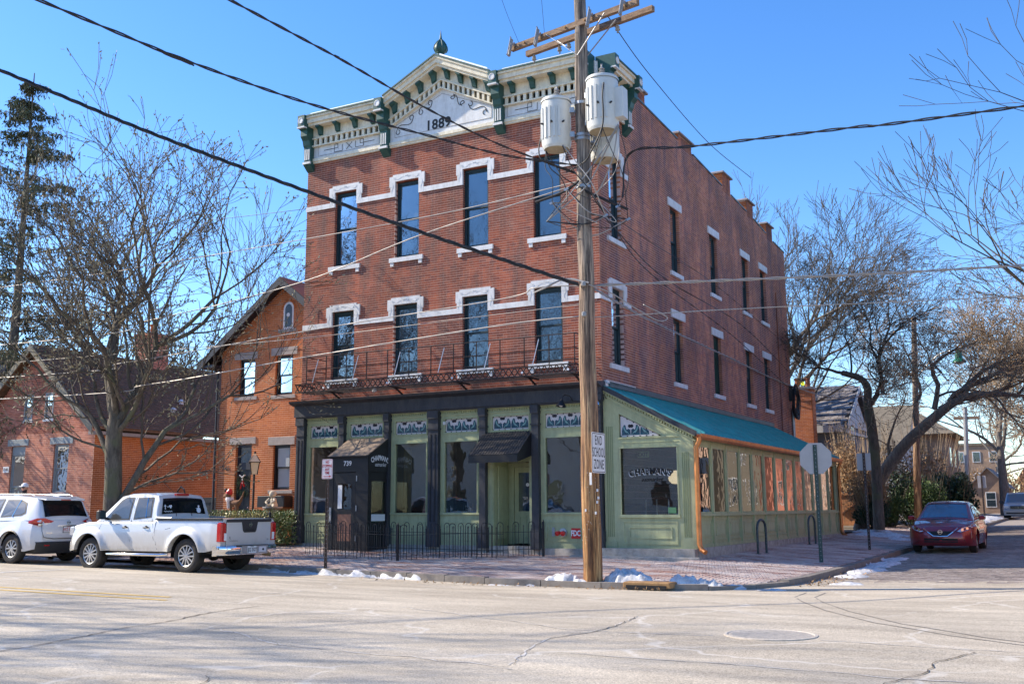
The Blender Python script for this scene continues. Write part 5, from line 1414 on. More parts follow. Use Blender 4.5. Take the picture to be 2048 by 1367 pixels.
# ------------------------------------------------------------------ wires
def smooth_path(pts, n_=14):
    P_ = [Vector(p) for p in pts]; P_ = [P_[0]*2-P_[1]]+P_+[P_[-1]*2-P_[-2]]; out = []
    for i in range(1, len(P_)-2):
        for k in range(n_):
            t_ = k/n_; a, b_, c_, d_ = P_[i-1], P_[i], P_[i+1], P_[i+2]
            out.append(0.5*((2*b_)+(c_-a)*t_+(2*a-5*b_+4*c_-d_)*t_*t_+(3*b_-a-3*c_+d_)*t_**3))
    out.append(P_[-2]); return out
def wire(pts, r, mat, label, twist=0, n_=14, name='cable', group=None):
    pp = smooth_path(pts, n_)
    mb = MB()
    if twist:
        # strands wound round each other
        L = 0; ph = [0]
        for a, b_ in zip(pp[:-1], pp[1:]): L += (b_-a).length; ph.append(L)
        fine = []; tot = L; N = int(tot/0.12)
        import bisect
        for k in range(N+1):
            s_ = tot*k/N; i = min(bisect.bisect_right(ph, s_)-1, len(pp)-2); f_ = (s_-ph[i])/max(1e-6, ph[i+1]-ph[i]); fine.append((pp[i].lerp(pp[i+1], f_), s_))
        for q in range(twist):
            tp = []
            for p_, s_ in fine:
                a = s_*2*PI/1.1+q*2*PI/twist; tp.append(p_+Vector((0, math.cos(a), math.sin(a)))*r*1.1)
            mb.tube(tp, r*0.9, 5)
    else: mb.tube(pp, r, 6)
    o = mb.build(name, mat, None, 60); at_origin(o, pts[-1])
    tag(o, label, 'cable', group); return o
def ext(p0, p1, d=25, dz=0.0):
    p0, p1 = Vector(p0), Vector(p1); q = p0+(p0-p1).normalized()*d; q.z += dz; return tuple(q)
w1 = [(-7.12,-12.31,9.68),(-4.67,-10.74,8.47),(-2.06,-9.08,7.31),(-0.19,-7.71,6.53),(1.72,-6.4,5.78),(2.2,-6.03,5.6)]
wire([ext(w1[0], w1[1], 14)]+w1, 0.022, MAT['wire'], 'thick black cable bundle crossing the sky from the left edge to mid pole', 3)
w2 = [(0.69,-17.15,6.99),(0.72,-15.31,7.08),(0.79,-12.53,7.34),(1.01,-9.56,7.74),(1.44,-7.61,7.9),(2.23,-5.98,8.04)]
wire([ext(w2[0], w2[1])]+w2, 0.013, MAT['wire'], 'twisted black cable sweeping from the top left corner to the pole', 2)
w3 = [(1.87,-15.36,7.49),(1.49,-12.72,7.84),(1.21,-10.02,8.07),(1.36,-7.66,8.11),(2.14,-6.0,7.91)]
wire([ext(w3[0], w3[1])]+w3, 0.012, MAT['wire'], 'twisted black cable dropping over the pediment to the pole', 2)
w4 = [(3.09,-5.34,8.36),(4.58,-5.89,8.06),(7.5,-6.0,7.85),(10.26,-6.19,7.64)]
wire([(2.95,-5.5,7.4)]+w4+[ext(w4[-1], w4[-2], 20, 0.3)], 0.016, MAT['wire'], 'black cable rising to the right edge of the picture above the roof piers', 2)
w5 = [(2.40,-5.8,5.6),(5.15,-4.43,5.68),(7.74,-3.01,5.8),(9.88,-1.84,5.93)]
wire(w5+[ext(w5[-1], w5[-2])], 0.016, MAT['wire_grey'], 'upper grey cable running right from the pole across the brick side wall', 2)
w6 = [(2.42,-5.8,4.96),(5.13,-4.45,5.1),(9.83,-1.87,5.31)]
wire(w6+[ext(w6[-1], w6[-2])], 0.010, MAT['wire_grey'], 'lower thin cable running right from the pole across the brick side wall')
wire([(2.40,-5.8,5.55),(1.23,0.26,5.96),(0.3,9.85,6.27),(0.12,19.3,6.22),(1.6,23,6.0),(4.1,25.8,6.9)], 0.018, MAT['wire_grey'], 'pale cable sloping from the pole along the side wall to the cable coil', 2)
wire([(2.6,-5.6,7.1),(0.9,1.22,7.41),(0.35,10.5,7.03),(0.2,19.2,5.9)], 0.012, MAT['wire'], 'dark cable slanting down the side wall from the pole, nearest the front corner')
wire([(2.6,-5.6,7.0),(1.25,1.41,7.25),(0.5,10.93,7.5),(0.2,19.2,6.6)], 0.012, MAT['wire'], 'middle dark cable slanting down the side wall from the pole')
wire([(2.43,-5.81,7.34),(1.44,-0.77,7.91),(0.6,7.64,8.35),(0.35,17.9,7.77),(-0.3,26.31,8.39)], 0.008, MAT['wire'], 'thin dark cable crossing the upper side wall windows')
GW = 'cables running along the street to the left'
wire([(-60,-5.0,8.6),(-16.93,-5.15,7.75),(-10.72,-5.16,7.69),(-5.16,-5.53,7.59),(-1.08,-5.57,7.66),(2.09,-5.89,7.74)], 0.010, MAT['wire_grey'], 'highest pale cable of those running left along the brick front to the pole', group=GW)
wire([(-60,-5.0,7.2),(-16.81,-5.08,6.04),(-10.65,-5.12,6.21),(-5.23,-5.57,6.54),(-1.65,-5.88,7.14),(2.09,-5.89,7.68)], 0.013, MAT['wire_grey'], 'pale cable that climbs steeply across the front to the top of the cable knot', group=GW)
wire([(-60,-5.0,6.2),(-16.74,-5.04,5.09),(-11.57,-5.06,5.16),(-5.0,-5.44,5.4),(0.22,-5.66,5.57),(1.18,-5.93,5.66),(2.2,-5.9,5.6)], 0.012, MAT['wire_grey'], 'pale cable crossing the second-storey windows to the middle of the pole', group=GW)
wire([(-60,-5.0,5.6),(-16.69,-5.02,4.47),(-10.57,-5.07,4.52),(-4.98,-5.43,4.79),(0.27,-5.75,5.0),(2.25,-5.86,5.0)], 0.014, MAT['wire_grey'], 'lowest pale cable running left just above the fire escape', group=GW)
wire([(-16,-5.0,5.5),(-6.28,-5.0,5.33),(-1.07,-5.56,5.26),(2.14,-5.86,5.24)], 0.006, MAT['wire_grey'], 'thin pale cable across the middle of the second-storey windows', group=GW)
wire([(-34.93,19.19,18.11),(-22.36,14.69,15.97),(-12,10,14.0)], 0.015, MAT['wire'], 'faint far cable meeting the left wall edge of the brick building')
wire([(2.85,-5.9,11.2),(1.4,0.35,12.54),(0.3,8.61,13.46),(0.1,14.5,13.9)], 0.012, MAT['wire'], 'thin black cable falling from the crossarm behind the cornice to the roof piers')
for k, (a_, b_) in enumerate((((0.6,-5.4,11.2),(1.41,-8.63,12.6)),((1.3,-5.6,11.2),(3.0,-9.5,13.4)))):
    wire([a_, tuple((Vector(a_)+Vector(b_))/2-Vector((0,0,0.3))), b_], 0.004, MAT['wire'], ('thin loose jumper wire rising from the left end of the crossarm','thin loose jumper wire rising from the middle of the crossarm')[k])
# knot of service leads round the pole
kn = empty('cable_knot', (PX,PY,7.3), 'tangled knot of black and pale service leads and clamps around the pole below the transformers', 'cables')
random.seed(11)
kb = MB(); kg = MB()
cl = [Vector((2.95,-5.75,7.15)), Vector((2.75,-5.9,6.95)), Vector((3.1,-5.6,6.9)), Vector((1.7,-6.15,7.3)), Vector((2.0,-6.1,7.55)), Vector((2.55,-6.05,7.35)), Vector((1.55,-6.1,6.95))]
tops = [Vector((1.6,-6.2,8.4)), Vector((1.95,-6.2,8.5)), Vector((2.9,-6.3,8.6)), Vector((3.15,-6.1,8.7)), Vector((2.6,-5.5,8.3)), Vector((2.7,-6.3,8.5))]
for k in range(26):
    a = random.choice(tops) if k < 13 else random.choice(cl); b_ = random.choice(cl)
    if (a-b_).length < 0.05: continue
    m_ = (a+b_)/2+Vector((random.uniform(-.35,.35), random.uniform(-.25,.1), -random.uniform(0.05,0.5)))
    (kb if k % 3 else kg).tube(smooth_path([a, a.lerp(m_, 0.5)+Vector((random.uniform(-.1,.1),0,-0.05)), m_, b_], 6), random.choice((0.008,0.011,0.014)), 5)
kb.tube(smooth_path([(2.98,-6.38,9.5),(3.0,-6.5,9.2),(2.98,-6.48,8.6),(2.7,-6.4,8.15),(2.45,-6.2,8.02),(2.0,-6.1,7.9)], 8), 0.016, 6)
kb.tube(smooth_path([(1.48,-6.1,8.9),(1.44,-6.2,8.4),(1.6,-6.2,8.15),(2.2,-6.05,7.85)], 8), 0.014, 6)
kb.tube(smooth_path([(PX-0.05,PY-0.1,7.55),(2.7,-5.9,7.3),(3.1,-5.6,7.1)], 8), 0.03, 6)
kb.tube(smooth_path([(1.35,-6.2,7.35),(1.9,-6.1,7.5),(PX-0.05,PY-0.18,7.7)], 8), 0.028, 6)
kb.build('black_lead', MAT['wire'], kn); kg.build('bare_lead', MAT['wire_grey'], kn)
for p_ in cl[:5]: MB().obox(p_, (0.04,0.01,0.02), (0,0.015,0), (-0.01,0,0.018)).build('clamp', MAT['steel'], kn)
for zz_ in (5.6, 5.0): MB().lathe((PX+0.0, PY-0.17, zz_), [(0.03,-0.05),(0.05,-0.03),(0.05,0.03),(0.03,0.05)], 10).build('spool', MAT['porcelain'], kn)
kg2 = MB()
kg2.tube(smooth_path([(2.4,-6.0,5.58),(2.7,-5.6,5.45),(3.0,-5.0,5.2),(3.3,-4.6,5.0),(3.4,-4.4,5.1),(3.1,-4.9,5.3)], 8), 0.012, 5)
kg2.tube(smooth_path([(2.4,-6.0,5.62),(1.9,-6.0,5.75),(1.5,-6.1,5.6),(1.2,-6.0,5.55)], 8), 0.02, 5)
kg2.build('bare_lead', MAT['wire_grey'], kn)
# coil of cable on the rear corner
cc = empty('cable_coil', (0.12,19.3,5.6), 'large black coil of spare cable hung on the rear corner of the brick building', 'cable')
mb = MB(); random.seed(5)
for k in range(14):
    rx, rz = random.uniform(0.12,0.2)+0.04, random.uniform(0.45,0.72); cx, cz = random.uniform(-0.06,0.06), random.uniform(-0.1,0.1)
    mb.tube([(0.2+0.05*math.sin(k)+0.02*math.sin(3*t_), 19.3+cx+rx*2.1*math.cos(t_), 5.55+cz+rz*math.sin(t_)) for t_ in np.linspace(0, 2*PI, 20)], 0.018, 5)
mb.build('loops', MAT['wire'], cc)
MB().box(0.003,0.16,19.0,19.25,5.6,6.2).build('junction_box', MAT['dark_plastic'], cc)

# ------------------------------------------------------------------ signs
def post(name, x, y, z0, z1, r, label, mat, cat='sign', square=True):
    t = empty(name, (x, y, z0), label, cat)
    mb = MB(); w = r
    # U-channel post: web and two flanges
    mb.box(x-w,x+w,y-0.006,y+0.006,z0,z1).box(x-w,x-w+0.008,y-0.03,y-0.006,z0,z1).box(x+w-0.008,x+w,y-0.03,y-0.006,z0,z1)
    mb.build('post', mat, t)
    h = MB(); k = z0+0.1
    while k < z1: h.lathe((x,y-0.007,k), [(0.007,0),(0.007,0.002)], 6, axis=(0,-1,0)); k += 0.1
    h.build('bolt_holes', MAT['galv_flash'], t)
    return t
MAT['post_green'] = M('green post paint', (0.05,0.09,0.075), 0.5, var=0.15)
MAT['post_rust'] = M('brown post', (0.09,0.06,0.045), 0.7, var=0.3)
MAT['sign_back'] = M('bare sign metal', (0.40,0.38,0.38), 0.45, metal=0.35, var=0.06, scale=3)
t = post('stop_sign', 4.82, 1.78, -0.05, 2.78, 0.045, 'back of an octagonal stop sign on a dark green post before the teal roof', MAT['post_green'])
oc = []
for k in range(8):
    a = PI/8+k*PI/4; oc.append((0.405*math.cos(a), 0.405*math.sin(a)))
uu = Vector((math.cos(R(20)), math.sin(R(20)), 0))
MB().prism(oc, Vector((4.82,1.78,2.45))+Vector((0,0.012,0)), uu, (0,0,1), Vector((-uu.y,uu.x,0))*0.006).build('plate', MAT['sign_back'], t)
MB().prism([(a*0.98,b_*0.98) for a, b_ in oc], Vector((4.82,1.78,2.45))+Vector((0,0.012,0))+Vector((-uu.y,uu.x,0))*0.007, uu, (0,0,1), Vector((-uu.y,uu.x,0))*0.002).build('face', MAT['red'], t)
t = post('parking_sign', 4.83, 7.94, 0.0, 2.86, 0.035, 'back of a square grey sign on a rusty post between stop sign and red sedan', MAT['post_rust'])
MB().box(4.62,5.02,7.95,7.956,2.34,2.84).build('plate', MAT['sign_back'], t)
t = post('parking_sign', 4.69, 46.6, 0.5, 3.15, 0.05, 'small distant sign post beside the grey minivan', MAT['post_rust'])
MB().box(4.45,4.93,46.61,46.62,2.4,3.15).build('plate', MAT['sign_back'], t)
MAT['sign_pink'] = M('no stopping plate', (0.72,0.66,0.66), 0.5, var=0.03)
nx, ny = -4.42, -5.35
t = post('parking_sign', nx, ny, -0.05, 2.42, 0.03, 'red and white NO STOPPING ANY TIME sign on a thin brown post before the porch', MAT['post_rust'])
so_ = Vector((nx, ny-0.04, 2.19)); u_ = Vector((1,0.0,0))
pl = MB().prism([(-0.15,-0.20),(-0.13,-0.22),(0.13,-0.22),(0.15,-0.20),(0.15,0.20),(0.13,0.22),(-0.13,0.22),(-0.15,0.20)], so_, u_, (0,0,1), (0,0.004,0)).build('plate', MAT['sign_pink'], t)
mb = MB()
for tx, dy in (('NO',0.15),('STOPPING',0.065),('ANY',-0.015),('TIME',-0.09)): text_mb(mb, tx, 0.085, so_+Vector((0,-0.002,dy)), u_, (0,0,1), 0.001, 1.0, bold=0.0025, xs=0.72)
mb.bar(so_+Vector((-0.10,-0.003,-0.165)), so_+Vector((0.09,-0.003,-0.165)), 0.003, 0.014)
mb.prism([(0.06,-0.19),(0.12,-0.165),(0.06,-0.14)], so_+Vector((0,-0.003,0)), u_, (0,0,1), (0,-0.001,0))
for q in ((-0.138,0.138,0.203,0.209),(-0.138,0.138,-0.209,-0.203)): mb.box(so_.x+q[0],so_.x+q[1],so_.y-0.003,so_.y-0.002,so_.z+q[2],so_.z+q[3])
for q in (-0.138,0.134): mb.box(so_.x+q,so_.x+q+0.004,so_.y-0.003,so_.y-0.002,so_.z-0.203,so_.z+0.203)
mb.build('lettering', MAT['text_red'], pl)

# ------------------------------------------------------------------ hairpin fence
def hairpin(A_, B_, label, posts=(1,), h=0.82, group=None, pitch=0.2):
    A_, B_ = Vector(A_), Vector(B_); L = (B_-A_).length; d = (B_-A_)/L
    z = lambda q: zs(q.x, q.y)
    F_ = empty('hairpin_fence', (A_.x, A_.y, z(A_)), label, 'fence', group)
    n_ = int(L/pitch); bars = []
    for k in range(0, n_):
        q = A_+d*(k+0.5)*pitch; g = z(q)+0.03
        mb = MB()
        if k % 2 == 0:
            w = 0.075; p1, p2 = q-d*w, q+d*w; arc = [(p1.x,p1.y,g)]+[(q.x-d.x*w*math.cos(t_), q.y-d.y*w*math.cos(t_), g+h-0.08+w*math.sin(t_)) for t_ in np.linspace(0, PI, 9)]+[(p2.x,p2.y,g)]
            mb.tube(arc, 0.0085, 5); mb.tube([(q.x,q.y,g+0.02),(q.x,q.y,g+h-0.12)], 0.007, 4)
            mb.lathe((q.x,q.y,g+h-0.12), [(0.007,0),(0.012,0.015),(0.002,0.05)], 6)
            mb.build('hairpin', MAT['black'], F_)
        else:
            mb.tube([(q.x,q.y,g-0.03),(q.x,q.y,g+h-0.13)], 0.0085, 5); mb.lathe((q.x,q.y,g+h-0.13), [(0.008,0),(0.014,0.015),(0.002,0.06)], 6)
            mb.build('picket', MAT['black'], F_)
    for hz_ in (0.18, h-0.22):
        MB().bar((A_.x,A_.y,z(A_)+hz_),(B_.x,B_.y,z(B_)+hz_),0.03,0.012).build('rail', MAT['black'], F_)
    for f_ in posts:
        q = A_.lerp(B_, f_); MB().box(q.x-0.025,q.x+0.025,q.y-0.025,q.y+0.025,z(q)-0.02,z(q)+h+0.02).lathe((q.x,q.y,z(q)+h+0.02), [(0.03,0),(0.02,0.02),(0.0,0.07)], 8).build('post', MAT['black'], F_)
    return F_
hairpin((-7.35,-2.55), (-4.1,-3.05), 'left run of low black hairpin fence in front of the black porch', (1,))
hairpin((-4.05,-3.05), (-1.45,-0.55), 'right run of low black hairpin fence angling back before the green door', (1,))
hairpin((-7.3,-1.7), (-2.0,-1.6), 'inner low black hairpin fence close to the shop front', (), h=0.8)
hairpin((-13.2,-1.6), (-9.0,-2.0), 'black iron garden fence before the hedge of the small brick house', (0.98,), h=1.0)

# bike racks
MAT['rack'] = M('chipped rack paint', (0.05,0.075,0.085), 0.4, metal=0.3, var=0.6, scale=22)
def rack(x, y, label, d=(0.30, 0.30)):
    g = zs(x, y); t = empty('bike_rack', (x, y, g), label, 'bike rack', None)
    w = 0.13; dv = Vector((d[0], d[1], 0)); 
    arc = [(x-dv.x,y-dv.y,g-0.02),(x-dv.x,y-dv.y,g+0.62)]+[(x-dv.x*math.cos(t_), y-dv.y*math.cos(t_), g+0.62+0.24*math.sin(t_)) for t_ in np.linspace(0.2, PI-0.2, 10)]+[(x+dv.x,y+dv.y,g+0.62),(x+dv.x,y+dv.y,g-0.02)]
    MB().tube(arc, 0.032, 12).build('hoop', MAT['rack'], t, 50)
    MB().lathe((x-dv.x,y-dv.y,g), [(0.07,0.0),(0.07,0.012)], 12).lathe((x+dv.x,y+dv.y,g), [(0.07,0.0),(0.07,0.012)], 12).build('foot_plate', MAT['rack'], t)
rack(2.98, 3.3, 'near inverted-U bike rack on the side pavement, chipped grey paint', (0.02,0.33))
rack(2.98, 8.9, 'far inverted-U bike rack by the glazed extension, left of the stop sign post', (0.02,0.33))

# ------------------------------------------------------------------ second pole with street lamp, far pole
t = empty('utility_pole', (4.0,25.7,0.3), 'slim wooden pole with a green street lamp on a curved arm, behind the stop sign', 'utility pole')
MB().tube([(3.72+0.048*z, 25.6+0.02*z, z) for z in np.linspace(0.2, 9.8, 8)], [0.17-0.006*z for z in np.linspace(0.2, 9.8, 8)], 12).build('pole', MAT['pole_wood'], t, 60)
MB().tube(smooth_path([(4.1,25.8,7.0),(4.7,25.6,7.6),(5.3,25.35,8.0),(6.05,24.8,8.02)], 8), 0.03, 8).build('arm', MAT['steel'], t)
MAT['lamp_green'] = M('green lamp housing', (0.01,0.16,0.085), 0.35, var=0.1)
MB().lathe((6.05,24.75,7.45), [(0.04,0.62),(0.07,0.58),(0.05,0.52),(0.12,0.46),(0.15,0.36),(0.16,0.18),(0.27,0.08),(0.3,0.0),(0.26,0.01)], 18, cap=False).build('lamp_housing', MAT['lamp_green'], t, 40)
MB().sphere((6.05,24.75,7.46), 0.2, 12, 8, (1,1,0.5)).build('lens', MAT['lead_white'], t, 60)
t = empty('utility_pole', (2.8,57,0.6), 'distant thin pale utility pole left of the far tree', 'utility pole')
MB().tube([(2.75+0.045*z, 57, z) for z in (0.3,3,6,8.3)], 0.16, 10).build('pole', MAT['wire_grey'], t)
MB().box(2.3,4.0,56.9,57.1,7.4,7.6).build('crossarm', MAT['arm_wood'], t)
wire([(4.19,25.8,7.2),(4.0,38,6.6),(3.05,57,7.5)], 0.015, MAT['wire'], 'black cable between the street lamp pole and the distant pale pole')
wire([(4.15,25.8,6.6),(8.5,22,6.5),(14,17,7.2)], 0.014, MAT['wire'], 'black cable leaving the street lamp pole to the right')
t = empty('wall_lamp', (-1.6,28.37,7.3), 'small yellow-green glowing lamp on a bracket above the brick chimney', 'lamp')
mtl, n, b = NM('lamp glow'); b.inputs['Base Color'].default_value = (0.5,0.55,0.05,1); b.inputs['Emission Color'].default_value = (0.8,0.9,0.05,1); b.inputs['Emission Strength'].default_value = 0.45
MB().lathe((-1.6,28.37,7.28), [(0.08,0),(0.09,0.06),(0.08,0.16)], 10).build('globe', mtl, t)
MB().lathe((-1.6,28.37,7.5), [(0.16,0),(0.1,0.08),(0.03,0.1),(0.02,0.4)], 10).tube([(-1.6,28.37,7.85),(-0.8,28.4,7.75),(0.8,28.5,7.3)], 0.02, 5).build('cap_and_arm', MAT['black'], t)
# ------------------------------------------------------------------ vehicles (x forward, y left, z up, rear axle at x = 0)
def sm(a, b, x):
    t = min(max((x-a)/(b-a), 0), 1); return t*t*(3-2*t)
class Car:
    def __init__(s, name, label, cat, wb, r, zt, hw, x0, x1, lip, arch, flare=0.04, crown=0.03, tuck=0.05):
        s.root = empty(name, (0,0,0), label, cat); s.ug = 0.42 if cat[0] == 'p' else 0.24
        s.wb, s.r, s.zt, s.hw, s.x0, s.x1, s.lip, s.arch, s.flare, s.crown, s.tuck = wb, r, zt, hw, x0, x1, lip, arch, flare, crown, tuck
    def ztop(s, x): return float(np.interp(x, *zip(*s.zt)))
    def w(s, x): return float(np.interp(x, *zip(*s.hw)))
    def zlip(s, x):
        z = float(np.interp(x, *zip(*s.lip)))
        for xc in (0, s.wb):
            if abs(x-xc) < s.arch: z = max(z, s.r+math.sqrt(s.arch**2-(x-xc)**2))
        return z
    def yside(s, x, z):
        zt = s.ztop(x); w = s.w(x); t = (z-0.3)/(zt-0.3)
        y = w-s.tuck*max(0, t-0.55)**2*4.2-0.05*max(0, 0.35-t)**1.2*2+0.012*math.sin(t*PI*1.5)
        for xc in (0, s.wb):
            d = math.hypot(x-xc, z-s.r)
            if d > s.arch-0.02 and z > s.r-0.25: y += s.flare*(1-sm(s.arch+0.02, s.arch+0.17, d))
        return y
    def body(s, mat, name='body'):
        xs = set(np.round(np.linspace(s.x0, s.x1, 60), 4))
        for xc in (0, s.wb):
            for k in range(-9, 10): xs.add(round(xc+s.arch*math.sin(k*PI/18), 4)); 
            xs.add(round(xc-s.arch-0.001, 4)); xs.add(round(xc+s.arch+0.001, 4))
        for q in (s.zt, s.hw, s.lip):
            for a, _ in q: xs.add(round(min(max(a, s.x0), s.x1), 4))
        xs = sorted(xs); NZ = 12; rings = []
        for x in xs:
            zl, zt = s.zlip(x), s.ztop(x); pts = [(s.yside(x, zl)-0.14, zl+0.02)]
            for k in range(NZ+1):
                z = zl+(zt-0.045-zl)*k/NZ; pts.append((s.yside(x, z), z))
            yt = s.yside(x, zt-0.045)
            pts += [(yt-0.012, zt-0.02), (yt-0.035, zt-0.005), (yt-0.07, zt), (yt*0.6, zt+s.crown*0.75), (0, zt+s.crown)]
            rings.append([(x, y, z) for y, z in pts]+[(x, -y, z) for y, z in reversed(pts[:-1])])
        L = len(rings[0]); vs = [p for rg in rings for p in rg]; fs = []
        for i in range(len(xs)-1):
            for k in range(L-1): fs.append((i*L+k, i*L+k+1, (i+1)*L+k+1, (i+1)*L+k))
        fs.append(tuple(range(L))); fs.append(tuple(reversed(range((len(xs)-1)*L, len(xs)*L))))
        # underfloor
        m_ = MB().add(vs, fs)
        s.bodyo = m_.build(name, mat, s.root, 38)
        MB().box(s.x0+0.12, s.x1-0.12, -s.hw[1][1]+0.16, s.hw[1][1]-0.16, s.ug, s.ug+0.22).build('underbody', MAT['dark_plastic'], s.root)
        for xc in (0, s.wb):
            for sd_ in (-1, 1):
                yy = s.w(xc)-0.16
                arc = [(xc+(s.arch+0.0)*math.cos(t_), s.r+(s.arch)*math.sin(t_)) for t_ in np.linspace(-0.1, PI+0.1, 16)]
                mb = MB(); vs = []
                for a, z in arc: vs += [(a, sd_*(yy+0.12), z), (a, sd_*(yy-0.18), z)]
                mb.add(vs, [(2*i, 2*i+1, 2*i+3, 2*i+2) for i in range(15)])
                mb.prism(arc, (0, sd_*(yy-0.18), 0), (1,0,0), (0,0,1), (0,-sd_*0.01,0)); mb.build('wheel_well', MAT['black'], s.root)
    def house(s, keys, mat, name='cabin', crown=0.035):
        """keys: x, wb, zb, wr, zr"""
        s.hk = np.array(keys, float); K = s.hk
        xs = sorted(set(np.round(np.concatenate([K[:,0], np.linspace(K[0,0], K[-1,0], 34)]), 4)))
        s.hcrown = crown; rings = []
        for x in xs:
            wb_, zb, wr, zr_ = [float(np.interp(x, K[:,0], K[:,i])) for i in (1,2,3,4)]
            pts = []
            for k in range(7):
                t = k/6; pts.append((wb_+(wr-wb_)*t+0.015*math.sin(t*PI), zb+(zr_-zb)*t*0.985))
            pts += [(wr-0.03, zr_+0.004)]+[(wr*q, zr_+crown*(1-q*q)) for q in (0.85, 0.6, 0.3, 0)]
            rings.append([(x, y, z) for y, z in pts]+[(x, -y, z) for y, z in reversed(pts[:-1])])
        L = len(rings[0]); vs = [p for rg in rings for p in rg]; fs = []
        for i in range(len(xs)-1):
            for k in range(L-1): fs.append((i*L+k, i*L+k+1, (i+1)*L+k+1, (i+1)*L+k))
        fs.append(tuple(range(L))); fs.append(tuple(reversed(range((len(xs)-1)*L, len(xs)*L))))
        s.cab = MB().add(vs, fs).build(name, mat, s.root, 40)
    def hp(s, x): return [float(np.interp(x, s.hk[:,0], s.hk[:,i])) for i in (1,2,3,4)]
    def side_glass(s, poly, name='side_window', mat=None, off=0.006, frame=True):
        """poly in (x, z); glass with a dark surround on both sides"""
        for sd_ in (-1, 1):
            def P_(x, z, o):
                wb_, zb, wr, zr_ = s.hp(x); t = (z-zb)/max(0.05, (zr_-zb)); return (x, sd_*(wb_+(wr-wb_)*t+0.015*math.sin(min(max(t,0),1)*PI)+o), z)
            cx = sum(p_[0] for p_ in poly)/len(poly); cz = sum(p_[1] for p_ in poly)/len(poly)
            big = [(cx+(a-cx)*1.0, cz+(b_-cz)*1.0) for a, b_ in poly]
            def sub(pl, n_=5):
                o = []
                for i in range(len(pl)):
                    a, b_ = pl[i], pl[(i+1) % len(pl)]
                    for k in range(n_): o.append((a[0]+(b_[0]-a[0])*k/n_, a[1]+(b_[1]-a[1])*k/n_))
                return o
            def face(pl, o, nm, mt_, par):
                pl = sub(pl); c_ = P_(cx, cz, o); vs = [P_(a, b_, o) for a, b_ in pl]+[c_]; n_ = len(pl)
                fs = [(i, (i+1) % n_, n_) if sd_ < 0 else ((i+1) % n_, i, n_) for i in range(n_)]
                return MB().add(vs, fs).build(nm, mt_, par)
            fo = face(big, off, name, MAT['dark_plastic'], s.root)
            sh_ = [(cx+(a-cx)*(1-0.035/max(0.08, abs(a-cx))), cz+(b_-cz)*(1-0.028/max(0.08, abs(b_-cz)))) for a, b_ in poly]
            face(sh_, off+0.004, 'glass', mat or MAT['glass_car'], fo)
    def top_glass(s, xa, xb, sw=0.9, name='windscreen', off=0.008, mat=None, ta=0.0):
        vs = []; NX, NY = 8, 10
        for i in range(NX+1):
            x = xa+(xb-xa)*i/NX; wb_, zb, wr, zr_ = s.hp(x)
            for j in range(NY+1):
                q = -sw+2*sw*j/NY; vs.append((x, q*wr, zr_+s.hcrown*(1-q*q)+off))
        # offset outward along slope
        x1_, x2_ = min(xa, xb), max(xa, xb)
        dz = s.hp(x2_)[3]-s.hp(x1_)[3]; nn = Vector((-dz, 0, x2_-x1_)).normalized()
        vs = [(a+nn.x*off, b_, c_+nn.z*off-off) for a, b_, c_ in vs]
        fs = [(i*(NY+1)+j, (i+1)*(NY+1)+j, (i+1)*(NY+1)+j+1, i*(NY+1)+j+1) for i in range(NX) for j in range(NY)]
        return MB().add(vs, fs).build(name, mat or MAT['glass_car'], s.root, 60)
    def seam(s, pts, r=0.0045, both=True, name='door_seam', mat=None, off=0.0, cab=False):
        for sd_ in ((-1, 1) if both else (1,)):
            def y_(x, z):
                if cab and z > s.hp(x)[1]:
                    wb_, zb, wr, zr_ = s.hp(x); t = (z-zb)/max(0.05, zr_-zb); return wb_+(wr-wb_)*t+0.015*math.sin(t*PI)
                return s.yside(x, z)
            MB().tube([(x, sd_*(y_(x, z)+off), z) for x, z in pts], r, 4).build(name, mat or MAT['text_black'], s.root)
    def wheels(s, tw=0.23, rimr=0.24, spokes=6, pairs=True, inset=0.0, rimmat=None):
        proto = None
        for xc in (0, s.wb):
            for sd_ in (-1, 1):
                yo = s.w(xc)-0.02-inset
                wh = MB(); r_ = s.r
                prof = [(rimr-0.01,-tw),(rimr+0.03,-tw-0.0),(r_-0.03,-tw),(r_-0.008,-tw+0.02),(r_,-tw+0.05),(r_,-0.05),(r_-0.008,-0.02),(r_-0.03,0.0),(rimr+0.05,0.006),(rimr+0.01,0.0),(rimr,-0.02)]
                wh.lathe((xc, sd_*yo, r_), prof, 36, axis=(0,sd_,0), cap=False)
                for k in range(3): wh.lathe((xc, sd_*yo, r_), [(r_+0.002,-tw*0.28*(k+1)),(r_+0.002,-tw*0.28*(k+1)+0.012)], 36, axis=(0,sd_,0), cap=False)
                wo = wh.build('wheel', MAT['rubber'], s.root, 50)
                rm = MB(); c_ = Vector((xc, sd_*(yo-0.025), r_)); ax = Vector((0,sd_,0))
                rm.lathe(c_, [(rimr,-0.10),(rimr,0.0),(rimr-0.015,0.012),(rimr-0.028,0.004),(rimr-0.03,-0.10)], 36, axis=ax, cap=False)
                rm.lathe(c_, [(0.06,-0.06),(0.06,0.0),(0.045,0.01),(0.001,0.012)], 16, axis=ax)
                for k in range(spokes):
                    a = 2*PI*k/spokes+0.3
                    for q in ((-1, 1) if pairs else (0,)):
                        a1, a2 = a+q*0.12, a+q*0.28*(6/spokes)**0.3
                        p1 = c_+Vector((math.cos(a1), 0, math.sin(a1)))*0.05; p2 = c_+Vector((math.cos(a2), 0, math.sin(a2)))*(rimr-0.02)
                        rm.bar(p1+ax*-0.005, p2+ax*-0.012, 0.034 if pairs else 0.07, 0.03, (0,1,0))
                rm.build('rim', rimmat or MAT['rim'], wo, 30)
